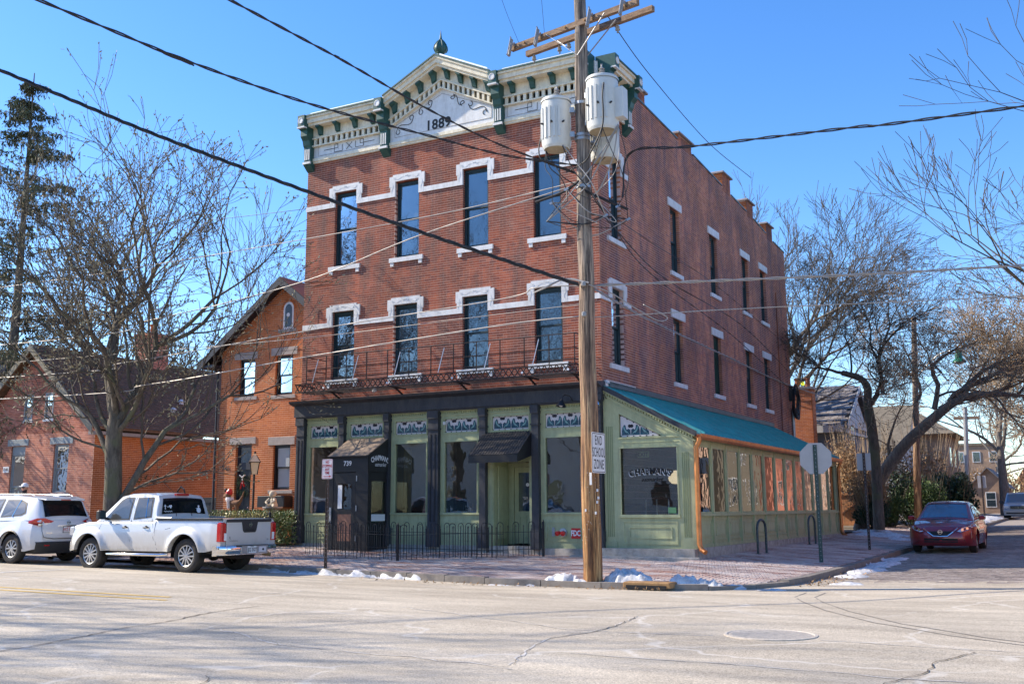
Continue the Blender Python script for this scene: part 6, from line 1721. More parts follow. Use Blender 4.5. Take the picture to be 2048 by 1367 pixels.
                MB().lathe(c_-ax*0.075, [(rimr-0.01,0.0),(0.15,0.0),(0.14,0.012),(0.01,0.012)], 24, axis=ax).build('brake_disc', MAT['dark_plastic'], wo)
    def emblem(s, p, axis, r=0.05, mat=None, par=None):
        p = Vector(p); ax = Vector(axis).normalized(); _, u, v = basis(ax)
        mb = MB().lathe(p, [(r*0.8,0),(r,0.0),(r,0.012),(r*0.8,0.012),(r*0.8,0)], 24, axis=ax, cap=False)
        e = Vector((0,1,0)) if abs(ax.x) > 0.5 else Vector((1,0,0))
        mb.obox(p+ax*0.008, e*r*1.12, ax*0.006, Vector((0,0,r*0.2))); return mb.build('emblem', mat or MAT['chrome'], par or s.root)
    def plate(s, p, ux, txt, w=0.3, h=0.15, ink=None, par=None, frame=None):
        p = Vector(p); ux = Vector(ux); n_ = ux.cross(Vector((0,0,1)))
        if frame: MB().obox(p-n_*0.002, ux*(w/2+0.012), n_*0.003, Vector((0,0,h/2+0.012))).build('plate_frame', frame, s.root)
        o = MB().obox(p, ux*w/2, n_*0.004, Vector((0,0,h/2))).build('number_plate', MAT['white_plastic'], s.root)
        mb = MB(); text_mb(mb, txt, 0.105, p+n_*0.005+Vector((0,0,-0.006)), ux, (0,0,1), 0.0015, 1.0, bold=0.002, xs=0.72)
        mb.obox(p+n_*0.005+Vector((0,0,0.062)), ux*0.05, n_*0.001, (0,0,0.006)); mb.build('plate_lettering', ink or MAT['text_black'], o)
    def place(s, x, y, z, rz, pitch=0.0):
        s.root.location = (x, y, z); s.root.rotation_euler = (0, pitch, rz)

# ---- silver pickup
T = Car('pickup_truck', 'silver crew cab pickup truck parked at the kerb, rear towards the camera', 'pickup truck',
    3.10, 0.375, [(-1.05,1.16),(1.02,1.165),(1.1,1.13),(2.85,1.125),(3.3,1.10),(3.75,1.03),(3.92,0.9),(3.98,0.78)],
    [(-1.05,0.86),(-0.7,0.885),(3.3,0.885),(3.75,0.84),(3.98,0.70)], -1.03, 3.96, [(-1.05,0.55),(-0.6,0.46),(3.6,0.46),(3.98,0.42)], 0.475, 0.07, 0.03, 0.05)
T.body(MAT['paint_silver'])
T.house([(0.98,0.83,1.14,0.82,1.16),(1.06,0.83,1.13,0.70,1.60),(1.13,0.83,1.13,0.665,1.705),(1.5,0.83,1.12,0.66,1.752),(2.0,0.83,1.12,0.66,1.75),(2.3,0.83,1.12,0.67,1.695),(2.95,0.83,1.11,0.80,1.13)], MAT['paint_silver'])
T.side_glass([(1.16,1.21),(1.74,1.16),(1.74,1.66),(1.24,1.665)]); T.side_glass([(1.86,1.155),(2.70,1.15),(2.28,1.60),(2.13,1.67),(1.86,1.67)])
T.seam([(1.34,1.21),(1.42,1.66)], 0.012, cab=True, off=0.014, name='window_divider', mat=MAT['chrome'])
T.top_glass(2.32, 2.92, 0.88)
rw = T.top_glass(1.075, 1.0, 0.86, 'rear_window', 0.012, mat=MAT['tint'])
for s_ in (-0.24, 0.24): MB().bar((1.045,s_,1.58),(0.985,s_,1.24),0.012,0.012).build('slider_frame', MAT['dark_plastic'], T.root)
# decals on the rear window: cross and heart, round emblem stand-in
mb = MB(); rp = lambda a, z: Vector((0.985+(z-1.18)*0.165-0.03, a, z))
mb.bar(rp(0.58,1.50), rp(0.58,1.39), 0.012, 0.014).bar(rp(0.61,1.465), rp(0.55,1.465), 0.012, 0.014).bar(rp(0.51,1.45), rp(0.48,1.45), 0.01, 0.02)
mb.prism([(0.0,-0.05),(0.045,0.0),(0.035,0.03),(0.01,0.03),(0,0.015),(-0.01,0.03),(-0.035,0.03),(-0.045,0.0)], rp(0.42,1.46), (0,-1,0), (0.16,0,1), (-0.003,0,0))
mb.tube([rp(0.62-0.02*k,1.345+0.012*math.sin(k*1.9)) for k in range(13)],0.007,4)
mb.lathe(rp(-0.45,1.37), [(0.04,0),(0.065,0),(0.065,0.003),(0.04,0.003)], 14, axis=(-1,0,0.16)).lathe(rp(-0.45,1.46), [(0.02,0),(0.03,0.003)], 8, axis=(-1,0,0.16)).bar(rp(-0.37,1.42),rp(-0.5,1.33),0.008,0.012)
mb.build('window_decals', MAT['text_white'], rw)
MB().box(0.96,0.965,0.62,0.74,1.2,1.25).build('window_sticker', MAT['white_plastic'], rw)
MB().bbox(1.06,1.14,-0.2,0.2,1.71,1.755,0.01).build('high_brake_light', MAT['tail_red'], T.root)
MB().box(-1.0,0.97,-0.8,0.8,1.15,1.166).build('bed_cover', MAT['dark_plastic'], T.root)
for s_ in (-1, 1):
    MB().bar((-1.02,s_*0.84,1.175),(0.98,s_*0.84,1.175),0.07,0.02).build('bed_rail_cap', MAT['dark_plastic'], T.root)
    MB().tube([(0.5,s_*0.84,1.20),(0.98,s_*0.84,1.21)],0.018,6).build('rail_bar', MAT['steel'], T.root)
# tailgate
MB().bbox(-1.052,-1.03,-0.70,0.70,0.60,1.13,0.008).build('tailgate', MAT['paint_silver'], T.root)
MB().box(-1.03,-1.0,-0.72,0.72,0.575,1.16).build('tailgate_gap', MAT['text_black'], T.root)
tp = MB(); tp.box(-1.066,-1.03,-0.70,0.70,1.10,1.165)
tp.prism([(-0.25,1.10),(0.25,1.10),(0.21,0.92),(0.17,0.875),(-0.17,0.875),(-0.21,0.92)], (-1.03,0,0), (0,1,0), (0,0,1), (-0.038,0,0))
tg = tp.build('tailgate_trim', MAT['dark_plastic'], T.root)
T.emblem((-1.069,0.0,1.045), (-1,0,0), 0.05)
mb = MB(); text_mb(mb, 'FRONTIER', 0.06, (-1.069,0,0.925), (0,-1,0), (0,0,1), 0.002, 1.0, bold=0.002); mb.build('tailgate_lettering', MAT['text_black'], tg)
mb = MB(); mb.tube([(-1.055,0.62-0.018*k,0.70+0.015*math.sin(k*2.1)) for k in range(15)],0.003,4); mb.tube([(-1.055,0.63,0.74),(-1.055,0.61,0.80),(-1.055,0.59,0.73)],0.004,4).build('tailgate_decal', MAT['text_black'], T.root)
mb = MB(); text_mb(mb, 'SV', 0.05, (-1.054,-0.6,0.71), (0,-1,0), (0,0,1), 0.0015); mb.build('trim_badge', MAT['chrome'], T.root)
for s_ in (-1, 1):
    y0_, y1_ = sorted((s_*0.715, s_*0.885))
    lt = MB().bbox(-1.065,-0.90,y0_,y1_,0.69,1.10,0.03).build('tail_light', MAT['tail_red'], T.root)
    y0_, y1_ = sorted((s_*0.73, s_*0.80)); MB().box(-1.072,-1.06,y0_,y1_,0.71,0.87).build('reversing_lens', MAT['white_plastic'], lt)
bp = MB()
out = [(-0.84,0.0),(-0.90,0.10),(-0.90,0.25)]
vs = []; prof = [(0,0.40),(0.0,0.44),(-0.02,0.46),(-0.02,0.57),(0.0,0.595),(0.10,0.60),(0.10,0.38)]
yy_ = [-0.92,-0.90,-0.80,-0.30,0.30,0.80,0.90,0.92]; xo = [-0.95,-1.04,-1.12,-1.16,-1.16,-1.12,-1.04,-0.95]
for a, b_ in zip(yy_, xo):
    for p0, p1 in prof: vs.append((b_+p0, a, p1))
L = len(prof); bp.add(vs, [(i*L+k, i*L+(k+1) % L, (i+1)*L+(k+1) % L, (i+1)*L+k) for i in range(7) for k in range(L)]+[tuple(range(L)), tuple(reversed(range(7*L, 8*L)))])
bo = bp.build('rear_bumper', MAT['chrome'], T.root, 45)
MB().box(-1.19,-1.15,-0.46,0.36,0.42,0.585).build('bumper_centre', MAT['steel'], T.root)
MB().bbox(-1.18,-0.95,-0.5,0.5,0.57,0.60,0.005).build('bumper_step', MAT['dark_plastic'], T.root)
T.plate((-1.20,0.06,0.505), (0,-1,0), 'JJQ 2527', 0.28, 0.15, MAT['text_black'])
MB().box(-1.202,-1.19,-0.40,-0.17,0.44,0.56).build('bumper_sticker', MAT['sign_pink'], T.root)
MB().lathe((-1.19,-0.3,0.5), [(0.025,0),(0.025,0.02)], 10, axis=(-1,0,0)).build('tow_socket', MAT['text_black'], T.root)
MB().tube([(-0.5,-0.45,0.42),(-1.0,-0.5,0.40),(-1.15,-0.62,0.37)],0.04,8).build('exhaust', MAT['rust'], T.root)
mb = MB().tube([(0,-0.8,0.37),(0,0.8,0.37)],0.05,8); mb.sphere((0,0,0.37),0.14,10,8); mb.box(-0.9,-0.3,-0.35,0.25,0.30,0.48); mb.build('rear_axle', MAT['iron'], T.root, 40)
# seams, handles, mirrors, step
for pts in ([(2.74,1.12),(2.82,0.95),(2.80,0.62),(2.62,0.50)],[(1.80,1.66),(1.80,1.12),(1.76,0.7),(1.60,0.48)],[(1.14,1.18),(1.06,1.02),(1.0,0.75),(0.86,0.50)],[(0.98,1.17),(0.99,0.9),(0.9,0.6)],[(1.62,0.49),(2.62,0.49)],[(0.5,0.98),(0.66,0.95)]):
    T.seam([(a, b_) for a, b_ in pts], cab=True)
for sd_ in (-1, 1):
    for xh in (1.95, 1.27):
        yb = T.yside(xh, 0.98)
        h = MB().tube([(xh-0.09,sd_*(yb+0.004),0.985),(xh-0.05,sd_*(yb+0.035),0.99),(xh+0.05,sd_*(yb+0.035),0.99),(xh+0.09,sd_*(yb+0.004),0.985)],0.014,6); h.build('door_handle', MAT['dark_plastic'], T.root)
        MB().lathe((xh,sd_*(yb-0.006),0.975), [(0.05,0),(0.055,0.008)], 12, axis=(0,sd_,0)).build('handle_cup', MAT['text_black'], T.root)
    mr = MB().bbox(2.52,2.66,*(sorted((sd_*0.93,sd_*1.13))),1.17,1.38,0.03); mr.bar((2.6,sd_*0.83,1.18),(2.6,sd_*0.98,1.22),0.05,0.05)
    mo = mr.build('door_mirror', MAT['dark_plastic'], T.root)
    MB().obox((2.515,sd_*1.03,1.275),(0.004,0,0),(0,0.08,0),(0,0,0.085)).build('mirror_glass', MAT['sash'], mo)
    MB().tube([(0.62,sd_*0.80,0.40),(0.75,sd_*0.90,0.385),(2.45,sd_*0.90,0.385),(2.6,sd_*0.8,0.40)],0.035,8).build('side_step', MAT['chrome'], T.root, 60)
    y0_, y1_ = sorted((sd_*0.60, sd_*0.83)); MB().bbox(3.72,3.9,y0_,y1_,0.80,1.0,0.03).build('headlight', MAT['lamp_clear'], T.root)
MB().bbox(3.85,4.0,-0.72,0.72,0.44,0.66,0.03).build('front_bumper', MAT['paint_silver'], T.root)
T.wheels(0.25, 0.245, 6, True)
T.place(-7.07, -6.09, -0.075, PI)

# ---- white SUV
Sv = Car('parked_suv', 'white SUV ahead of the silver pickup, cut by the left edge', 'car',
    2.70, 0.36, [(-0.92,0.98),(-0.80,1.08),(-0.3,1.10),(1.0,1.04),(2.2,1.02),(3.1,0.98),(3.5,0.85),(3.62,0.7)],
    [(-0.92,0.70),(-0.70,0.86),(-0.3,0.905),(2.9,0.905),(3.4,0.82),(3.62,0.6)], -0.92, 3.6, [(-0.92,0.38),(-0.5,0.30),(3.3,0.28),(3.6,0.3)], 0.42, 0.02, 0.03, 0.07)
Sv.body(MAT['paint_white'])
Sv.house([(-0.88,0.78,1.0,0.70,1.08),(-0.66,0.82,1.05,0.64,1.50),(-0.50,0.84,1.05,0.62,1.60),(0.3,0.86,1.04,0.62,1.665),(1.2,0.86,1.02,0.62,1.68),(1.8,0.86,1.0,0.64,1.60),(2.75,0.84,0.99,0.78,1.02)], MAT['paint_white'])
Sv.side_glass([(-0.36,1.22),(-0.22,1.16),(0.55,1.12),(0.52,1.56),(0.0,1.56),(-0.26,1.48)]); Sv.side_glass([(0.64,1.11),(1.42,1.09),(1.42,1.58),(0.62,1.585)]); Sv.side_glass([(1.5,1.08),(2.35,1.07),(1.85,1.5),(1.5,1.58)])
Sv.seam([(0.10,1.14),(0.0,1.55)], 0.012, cab=True, off=0.014, name='window_divider', mat=MAT['chrome'])
Sv.top_glass(1.85, 2.68, 0.88)
g_ = Sv.top_glass(-0.86, -0.60, 0.9, 'rear_window', 0.014, mat=MAT['tint'])
# spoiler with light, roof rails
MB().add([(-0.80,-0.58,1.535),(-0.42,-0.62,1.60),(-0.42,0.62,1.60),(-0.80,0.58,1.535),(-0.80,-0.56,1.57),(-0.42,-0.62,1.645),(-0.42,0.62,1.645),(-0.80,0.56,1.57)], [(0,3,2,1),(4,5,6,7),(0,1,5,4),(1,2,6,5),(2,3,7,6),(3,0,4,7)]).build('spoiler', MAT['paint_white'], Sv.root)
MB().box(-0.812,-0.795,-0.14,0.14,1.54,1.562).build('high_brake_light', MAT['tail_red'], Sv.root)
for s_ in (-1, 1): MB().tube([(-0.35,s_*0.56,1.65),(-0.2,s_*0.57,1.69),(1.3,s_*0.57,1.71),(1.5,s_*0.57,1.66)],0.012,6).build('roof_rail', MAT['steel'], Sv.root)
# hatch surface
hb = MB(); vs = []
for a, w_ in ((0.62,0.72),(0.70,0.76),(0.95,0.78),(1.04,0.76)):
    for q in np.linspace(-1, 1, 9): vs.append((-0.935-0.02*(1-q*q)+(0.04 if a > 1 else 0), q*w_*0.93, a))
hb.add(vs, [(i*9+j, (i+1)*9+j, (i+1)*9+j+1, i*9+j+1) for i in range(3) for j in range(8)]); ho = hb.build('hatch', MAT['paint_white'], Sv.root, 60)
MB().tube([(-0.93,0.76,1.0),(-0.945,0.75,0.80),(-0.945,0.68,0.64),(-0.965,0.4,0.60),(-0.965,-0.4,0.60),(-0.945,-0.68,0.64),(-0.945,-0.75,0.8),(-0.93,-0.76,1.0)],0.006,4).build('hatch_seam', MAT['text_black'], Sv.root)
MB().box(-0.975,-0.955,-0.32,0.32,0.905,0.925).build('hatch_chrome_strip', MAT['chrome'], Sv.root)
Sv.emblem((-0.962,0.0,0.99), (-1,0,0), 0.05)
Sv.plate((-0.968,0.0,0.82), (0,-1,0), 'HYZ 5679', 0.28, 0.14, MAT['text_red'], frame=MAT['dark_plastic'])
mb = MB(); mb.box(-0.962,-0.958,0.46,0.64,0.735,0.755); mb.build('badge', MAT['chrome'], Sv.root)
for s_ in (-1, 1):
    pl_ = [(0.0,0.0),(0.42,0.09),(0.44,0.14),(0.30,0.19),(0.06,0.15),(-0.30,0.10)]
    lt = MB().add([(-0.95,s_*0.42,1.02),(-0.93,s_*0.66,0.93),(-0.86,s_*0.80,0.92),(-0.62,s_*0.90,0.98),(-0.60,s_*0.885,1.03),(-0.82,s_*0.81,1.10),(-0.93,s_*0.66,1.10)], [tuple(range(7)) if s_ > 0 else tuple(reversed(range(7)))]).build('tail_light', MAT['tail_red'], Sv.root)
    MB().add([(-0.952,s_*0.50,0.985),(-0.937,s_*0.66,0.935),(-0.872,s_*0.805,0.925),(-0.872,s_*0.805,0.965),(-0.937,s_*0.66,0.98)], [tuple(range(5)) if s_ > 0 else tuple(reversed(range(5)))]).build('reversing_lens', MAT['lamp_clear'], lt)
# dark lower bumper, reflectors, arch trims
lb = MB(); vs = []
for z_, e_ in ((0.24,0.06),(0.34,0.0),(0.50,-0.03),(0.53,0.0)):
    for q in np.linspace(-1, 1, 9): vs.append((-0.95+e_-0.02*(1-q*q)+0.07*abs(q)**4, q*0.87, z_))
lb.add(vs, [(i*9+j, (i+1)*9+j, (i+1)*9+j+1, i*9+j+1) for i in range(3) for j in range(8)]); lb.build('rear_bumper', MAT['dark_plastic'], Sv.root, 50)
for s_ in (-1, 1):
    MB().box(-0.975,-0.94,*sorted((s_*0.52,s_*0.66)),0.43,0.455).build('reflector', MAT['tail_red'], Sv.root)
for xc in (0, 2.70):
    Sv.seam([(xc+0.435*math.cos(t_), 0.36+0.435*math.sin(t_)) for t_ in np.linspace(0.0, PI, 16)], 0.022, name='arch_trim', mat=MAT['dark_plastic'], off=0.0)
Sv.seam([(0.46,0.33),(2.22,0.33)], 0.035, name='sill_trim', mat=MAT['dark_plastic'])
for pts in ([(0.58,1.1),(0.56,0.7),(0.45,0.45)],[(1.46,1.08),(1.46,0.6),(1.4,0.4)]): Sv.seam(pts)
for xh in (0.78, 1.62):
    for sd_ in (-1, 1):
        yb = Sv.yside(xh, 0.97); MB().tube([(xh-0.09,sd_*(yb+0.004),0.97),(xh-0.05,sd_*(yb+0.03),0.975),(xh+0.05,sd_*(yb+0.03),0.975),(xh+0.09,sd_*(yb+0.004),0.97)],0.013,6).build('door_handle', MAT['paint_white'], Sv.root)
Sv.wheels(0.22, 0.225, 5, True)
Sv.place(-13.0, -6.1, 0.02, PI)

# ---- maroon sedan facing the camera
D = Car('parked_sedan', 'dark red sedan parked on the brick side street, facing the camera', 'car',
    2.70, 0.315, [(-0.98,0.90),(-0.9,0.99),(-0.3,1.01),(0.4,0.98),(1.8,0.95),(2.6,0.90),(3.2,0.80),(3.48,0.70),(3.55,0.62)],
    [(-0.98,0.72),(-0.7,0.85),(0.0,0.885),(2.7,0.885),(3.2,0.83),(3.42,0.72),(3.55,0.56)], -0.98, 3.55, [(-0.98,0.34),(-0.5,0.24),(3.0,0.22),(3.4,0.24),(3.55,0.28)], 0.37, 0.03, 0.05, 0.08)
D.body(MAT['paint_maroon'])
D.house([(-0.75,0.76,0.98,0.70,1.02),(-0.3,0.80,0.99,0.60,1.30),(0.2,0.82,0.98,0.57,1.42),(0.9,0.83,0.96,0.57,1.455),(1.35,0.83,0.95,0.57,1.43),(1.6,0.83,0.94,0.60,1.36),(2.5,0.80,0.90,0.74,0.93)], MAT['paint_maroon'], crown=0.03)
D.side_glass([(-0.2,1.06),(0.85,1.02),(0.85,1.37),(0.2,1.36)]); D.side_glass([(0.95,1.02),(2.05,0.99),(1.55,1.30),(0.95,1.37)])
MAT['screen_blue'] = glass_mat('windscreen glass', (0.01,0.028,0.035), 0.35, wav=0.0)
D.top_glass(1.62, 2.42, 0.9, mat=MAT['screen_blue'])
MB().tube([(1.60,-0.55,1.375),(1.58,0,1.405),(1.60,0.55,1.375)],0.008,4).build('screen_seal', MAT['text_black'], D.root)
MB().tube([(2.45,-0.7,0.925),(2.55,0,0.955),(2.45,0.7,0.925)],0.014,4).build('wiper_cowl', MAT['text_black'], D.root)
MB().box(1.74,1.745,-0.05,0.05,1.30,1.33).build('interior_mirror', MAT['text_white'], D.root)
# nose: rounded bumper skin following the plan of the body
nb = MB(); vs = []
prof = [(-0.10,0.735),(-0.03,0.70),(0.02,0.65),(0.055,0.56),(0.075,0.46),(0.075,0.35),(0.05,0.26),(-0.03,0.21)]
PLX = ([0,0.35,0.56,0.70,0.79,0.85,0.895],[3.57,3.55,3.50,3.41,3.30,3.16,3.02])
def nose(y, z_, off=0.012):
    return Vector((float(np.interp(abs(y), *PLX))+float(np.interp(-z_, [-p_[1] for p_ in prof], [p_[0] for p_ in prof]))+off, y, z_))
ny_ = sorted({round(s_*v, 3) for v in (0,0.12,0.25,0.35,0.46,0.56,0.64,0.70,0.75,0.79,0.82,0.85,0.88,0.895) for s_ in (-1,1)})
for (xx, z_) in prof:
    for y_ in ny_: vs.append(nose(y_, z_, 0)+Vector((0,0,0.05*y_*y_ if z_ > 0.6 else 0)))
NQ = len(ny_)
nb.add(vs, [(i*NQ+j, (i+1)*NQ+j, (i+1)*NQ+j+1, i*NQ+j+1) for i in range(len(prof)-1) for j in range(NQ-1)]); nb.build('front_bumper', MAT['paint_maroon'], D.root, 50)
# V grille, dark mesh, chrome V, lower intake, lights
gm = MB(); gm.add([nose(q, z_, 0.008) for q, z_ in ((-0.40,0.685),(0.40,0.685),(0.33,0.60),(0.17,0.50),(0.0,0.49),(-0.17,0.50),(-0.33,0.60))]+[nose(0,0.6,0.008)], [(i, (i+1) % 7, 7) for i in range(7)]); gr_ = gm.build('grille', MAT['text_black'], D.root)
MB().tube([nose(q, z_, 0.02) for q, z_ in ((0.46,0.70),(0.34,0.60),(0.19,0.485),(0.0,0.475),(-0.19,0.485),(-0.34,0.60),(-0.46,0.70))], 0.02, 6).build('grille_trim', MAT['chrome'], gr_)
D.emblem(nose(0, 0.60, 0.02), (1,0,0), 0.062, par=gr_)
li = MB()
for a, b_ in zip(np.linspace(-0.45, 0.35, 9), np.linspace(-0.35, 0.45, 9)):
    li.quad(nose(a, 0.42, 0.006), nose(b_, 0.42, 0.006), nose(b_, 0.31, 0.006), nose(a, 0.31, 0.006))
li.build('lower_intake', MAT['text_black'], D.root)
for s_ in (-1, 1):
    pts = [(0.44,0.61),(0.54,0.585),(0.74,0.64),(0.83,0.70),(0.78,0.735),(0.58,0.70)]
    hl = MB().add([nose(s_*q, z_-0.0, 0.03)+Vector((0,0,0.05*q*q)) for q, z_ in pts], [tuple(range(6)) if s_ > 0 else tuple(reversed(range(6)))]).build('headlight', MAT['lamp_clear'], D.root)
    MB().tube([nose(s_*q, z_, 0.03)+Vector((0,0,0.05*q*q)) for q, z_ in ((0.44,0.61),(0.54,0.58),(0.74,0.635))], 0.008, 4).build('light_trim', MAT['chrome'], hl)
    for q in (0.58, 0.70): MB().lathe(nose(s_*q, 0.645+0.03*(q-0.58)*8, 0.025)+Vector((0,0,0.05*q*q)), [(0.035,0),(0.04,0.012)], 12, axis=(1,s_*0.5,0)).build('bulb', MAT['chrome'], hl)
    MB().add([nose(s_*q, z_, 0.01) for q, z_ in ((0.60,0.38),(0.82,0.44),(0.83,0.33),(0.64,0.31))], [(0,1,2,3) if s_ > 0 else (3,2,1,0)]).build('fog_pocket', MAT['text_black'], D.root)
    MB().bbox(1.93,2.08,*sorted((s_*0.90,s_*1.07)),0.93,1.05,0.025).bar((2.0,s_*0.8,0.95),(2.0,s_*0.93,0.97),0.05,0.04).build('door_mirror', MAT['paint_maroon'], D.root)
    MB().tube([(2.55,s_*0.55,0.93),(3.1,s_*0.42,0.845),(3.42,s_*0.36,0.76)],0.006,4).build('bonnet_crease', MAT['paint_maroon'], D.root)
for pts in ([(2.25,0.9),(2.2,0.5),(2.1,0.3)],[(0.9,0.97),(0.9,0.5),(0.85,0.3)],[(0.05,0.96),(0.2,0.6),(0.3,0.3)]): D.seam(pts)
D.wheels(0.20, 0.21, 5, True)
D.place(6.72, 12.0, 0.0, -PI/2)
D.root.location.z = zr(7.0, 9)+0.01

# ---- grey minivan far up the street
Vn = Car('parked_minivan', 'grey minivan parked far up the side street beyond the red sedan', 'van',
    3.07, 0.34, [(-1.0,1.1),(0,1.12),(2.6,1.08),(3.3,1.02),(3.85,0.88),(3.95,0.75)],
    [(-1.0,0.92),(-0.6,0.98),(3.2,0.98),(3.7,0.88),(3.95,0.7)], -1.0, 3.95, [(-1.0,0.35),(3.5,0.27),(3.95,0.3)], 0.40, 0.02, 0.05, 0.06)
Vn.body(MAT['paint_grey'])
Vn.house([(-0.98,0.88,1.1,0.80,1.15),(-0.75,0.90,1.1,0.74,1.68),(0.0,0.92,1.1,0.74,1.74),(1.8,0.92,1.08,0.74,1.74),(2.2,0.92,1.06,0.76,1.66),(3.2,0.88,1.02,0.84,1.06)], MAT['paint_grey'])
Vn.side_glass([(-0.6,1.15),(0.6,1.14),(0.6,1.6),(-0.5,1.6)]); Vn.side_glass([(0.7,1.14),(2.6,1.1),(2.1,1.58),(0.7,1.62)])
Vn.top_glass(2.22, 3.12, 0.9, mat=MAT['screen_blue'])
MB().bbox(3.80,4.02,-0.9,0.9,0.28,0.66,0.05).build('front_bumper', MAT['paint_grey'], Vn.root)
gg = MB().box(3.93,4.0,-0.48,0.48,0.70,0.88).build('grille', MAT['text_black'], Vn.root)
MB().box(3.99,4.01,-0.5,0.5,0.785,0.80).box(3.99,4.01,-0.02,0.02,0.70,0.88).box(3.99,4.01,-0.5,0.5,0.69,0.705).build('grille_bars', MAT['chrome'], gg)
MB().box(4.0,4.03,-0.75,0.75,0.36,0.46).build('lower_intake', MAT['text_black'], Vn.root)
for s_ in (-1, 1):
    MB().bbox(3.72,3.93,*sorted((s_*0.52,s_*0.88)),0.72,0.92,0.03).build('headlight', MAT['lamp_clear'], Vn.root)
    MB().bbox(2.62,2.75,*sorted((s_*0.98,s_*1.2)),1.08,1.26,0.03).bar((2.7,s_*0.9,1.1),(2.7,s_*1.0,1.12),0.05,0.04).build('door_mirror', MAT['dark_plastic'], Vn.root)
Vn.wheels(0.21, 0.22, 5, False)
Vn.place(6.2, 57.3, zr(6, 55)+0.01, -PI/2)
# the same kinds of car parked on the near side of the main street, outside the view: they mirror in the shop windows
for k, (src_, x_) in enumerate(((Sv, -13.0), (T, -19.2), (Sv, -25.2))):
    c_ = dup(src_.root); c_.location = (x_, -19.3, zr(x_, -19.3)); c_.rotation_euler = (0,0,0)
    c_['label'] = ('white SUV across the main street, nearest the corner','silver pickup across the main street','white SUV across the main street, beyond the second pickup')[k]
# ------------------------------------------------------------------ small brick house 745
H1 = empty('brick_house', (-12.4, 7.0, 0.3), 'narrow orange brick gabled house numbered 745 beside the tall brick building', 'house')
Y1 = 2.2; FR1 = ((0,Y1,0),(1,0,0),(0,-1,0))
ho1 = [(-14.40,-13.70,0.3,3.46),(-12.76,-12.04,1.92,3.38),(-14.38,-13.69,5.04,6.31),(-12.79,-12.05,5.01,6.34),(-12.52,-12.09,7.21,8.12)]
mb = MB(); wall_cells(mb, -15.2, -9.65, 0.2, 6.6, ho1, FR1, 0.25)
mb.prism([(-15.2,6.6),(-9.65,6.6),(-12.43,8.72)], (0,Y1+0.001,0), (1,0,0), (0,0,1), (0,0.2,0))
h1w = mb.build('front_wall', MAT['mortar_light'], H1)
def clip1(z):
    if z < 6.6: return (-15.2, -9.65)
    t = (z-6.6)/2.12; return (-15.2+2.77*t, -9.65-2.78*t)
bricks(h1w, -15.2, -9.65, 0.3, 8.7, ho1, FR1, MAT['brick_orange'], clip=clip1, pref=lambda u_, z: u_ < -11.2 and z > 1.4)
MB().box(-15.2,-14.95,Y1+0.25,14,0.2,6.6).box(-9.95,-9.80,Y1+0.25,14,0.2,6.6).build('side_walls', MAT['mortar_light'], H1)
MAT['shingle_red'] = M('reddish shingles', (0.16,0.075,0.06), 0.85, var=0.3, scale=9, bmp=0.5, bscale=20)
MAT['trim_dark'] = M('dark blue-black trim', (0.018,0.02,0.03), 0.5, var=0.15)
sl = 2.12/2.77
def rz1(x): return 8.86-abs(x+12.43)*sl
for a, b_ in ((-15.95,-12.43),(-12.43,-9.6)):
    MB().add([(a,Y1-0.35,rz1(a)),(b_,Y1-0.35,rz1(b_)),(b_,14.2,rz1(b_)),(a,14.2,rz1(a)),(a,Y1-0.35,rz1(a)+0.08),(b_,Y1-0.35,rz1(b_)+0.08),(b_,14.2,rz1(b_)+0.08),(a,14.2,rz1(a)+0.08)], [(0,3,2,1),(4,5,6,7),(0,1,5,4),(1,2,6,5),(2,3,7,6),(3,0,4,7)]).build('roof_slope', MAT['shingle_red'], H1)
mb = MB()
for a, b_ in ((-15.98,-12.43),(-12.43,-9.6)):
    mb.add([(a,Y1-0.40,rz1(a)-0.22),(b_,Y1-0.40,rz1(b_)-0.22),(b_,Y1-0.345,rz1(b_)-0.22),(a,Y1-0.345,rz1(a)-0.22),(a,Y1-0.40,rz1(a)+0.06),(b_,Y1-0.40,rz1(b_)+0.06),(b_,Y1-0.345,rz1(b_)+0.06),(a,Y1-0.345,rz1(a)+0.06)], [(0,3,2,1),(4,5,6,7),(0,1,5,4),(1,2,6,5),(2,3,7,6),(3,0,4,7)])
    mb.add([(a,Y1-0.345,rz1(a)-0.06),(b_,Y1-0.345,rz1(b_)-0.06),(b_,Y1-0.005,rz1(b_)-0.06),(a,Y1-0.005,rz1(a)-0.06),(a,Y1-0.345,rz1(a)-0.02),(b_,Y1-0.345,rz1(b_)-0.02),(b_,Y1-0.005,rz1(b_)-0.02),(a,Y1-0.005,rz1(a)-0.02)], [(0,3,2,1),(4,5,6,7),(0,1,5,4),(1,2,6,5),(2,3,7,6),(3,0,4,7)])
mb.build('barge_board', MAT['trim_dark'], H1)
MB().box(-15.98,-15.22,Y1-0.35,14,6.08,6.18).tube([(-15.5,Y1-0.1,6.1),(-15.3,Y1-0.06,5.9),(-15.26,Y1-0.06,0.5)],0.045,8).build('gutter_and_downpipe', MAT['trim_dark'], H1)
def lintel(par, a, b_, z0, z1, y, mat=MAT['stone'], nm='lintel'): MB().bbox(a,b_,y-0.03,y+0.05,z0,z1,0.008).build(nm, mat, par)
lintel(H1,-14.68,-13.52,3.46,3.68,Y1); lintel(H1,-12.98,-11.86,3.38,3.64,Y1); lintel(H1,-14.60,-13.58,6.31,6.55,Y1); lintel(H1,-12.98,-11.86,6.34,6.60,Y1)
lintel(H1,-12.92,-11.90,1.82,1.92,Y1,nm='sill'); lintel(H1,-14.55,-13.55,4.93,5.04,Y1,nm='sill'); lintel(H1,-12.95,-11.9,4.90,5.01,Y1,nm='sill'); lintel(H1,-12.72,-11.95,7.10,7.21,Y1,nm='sill')
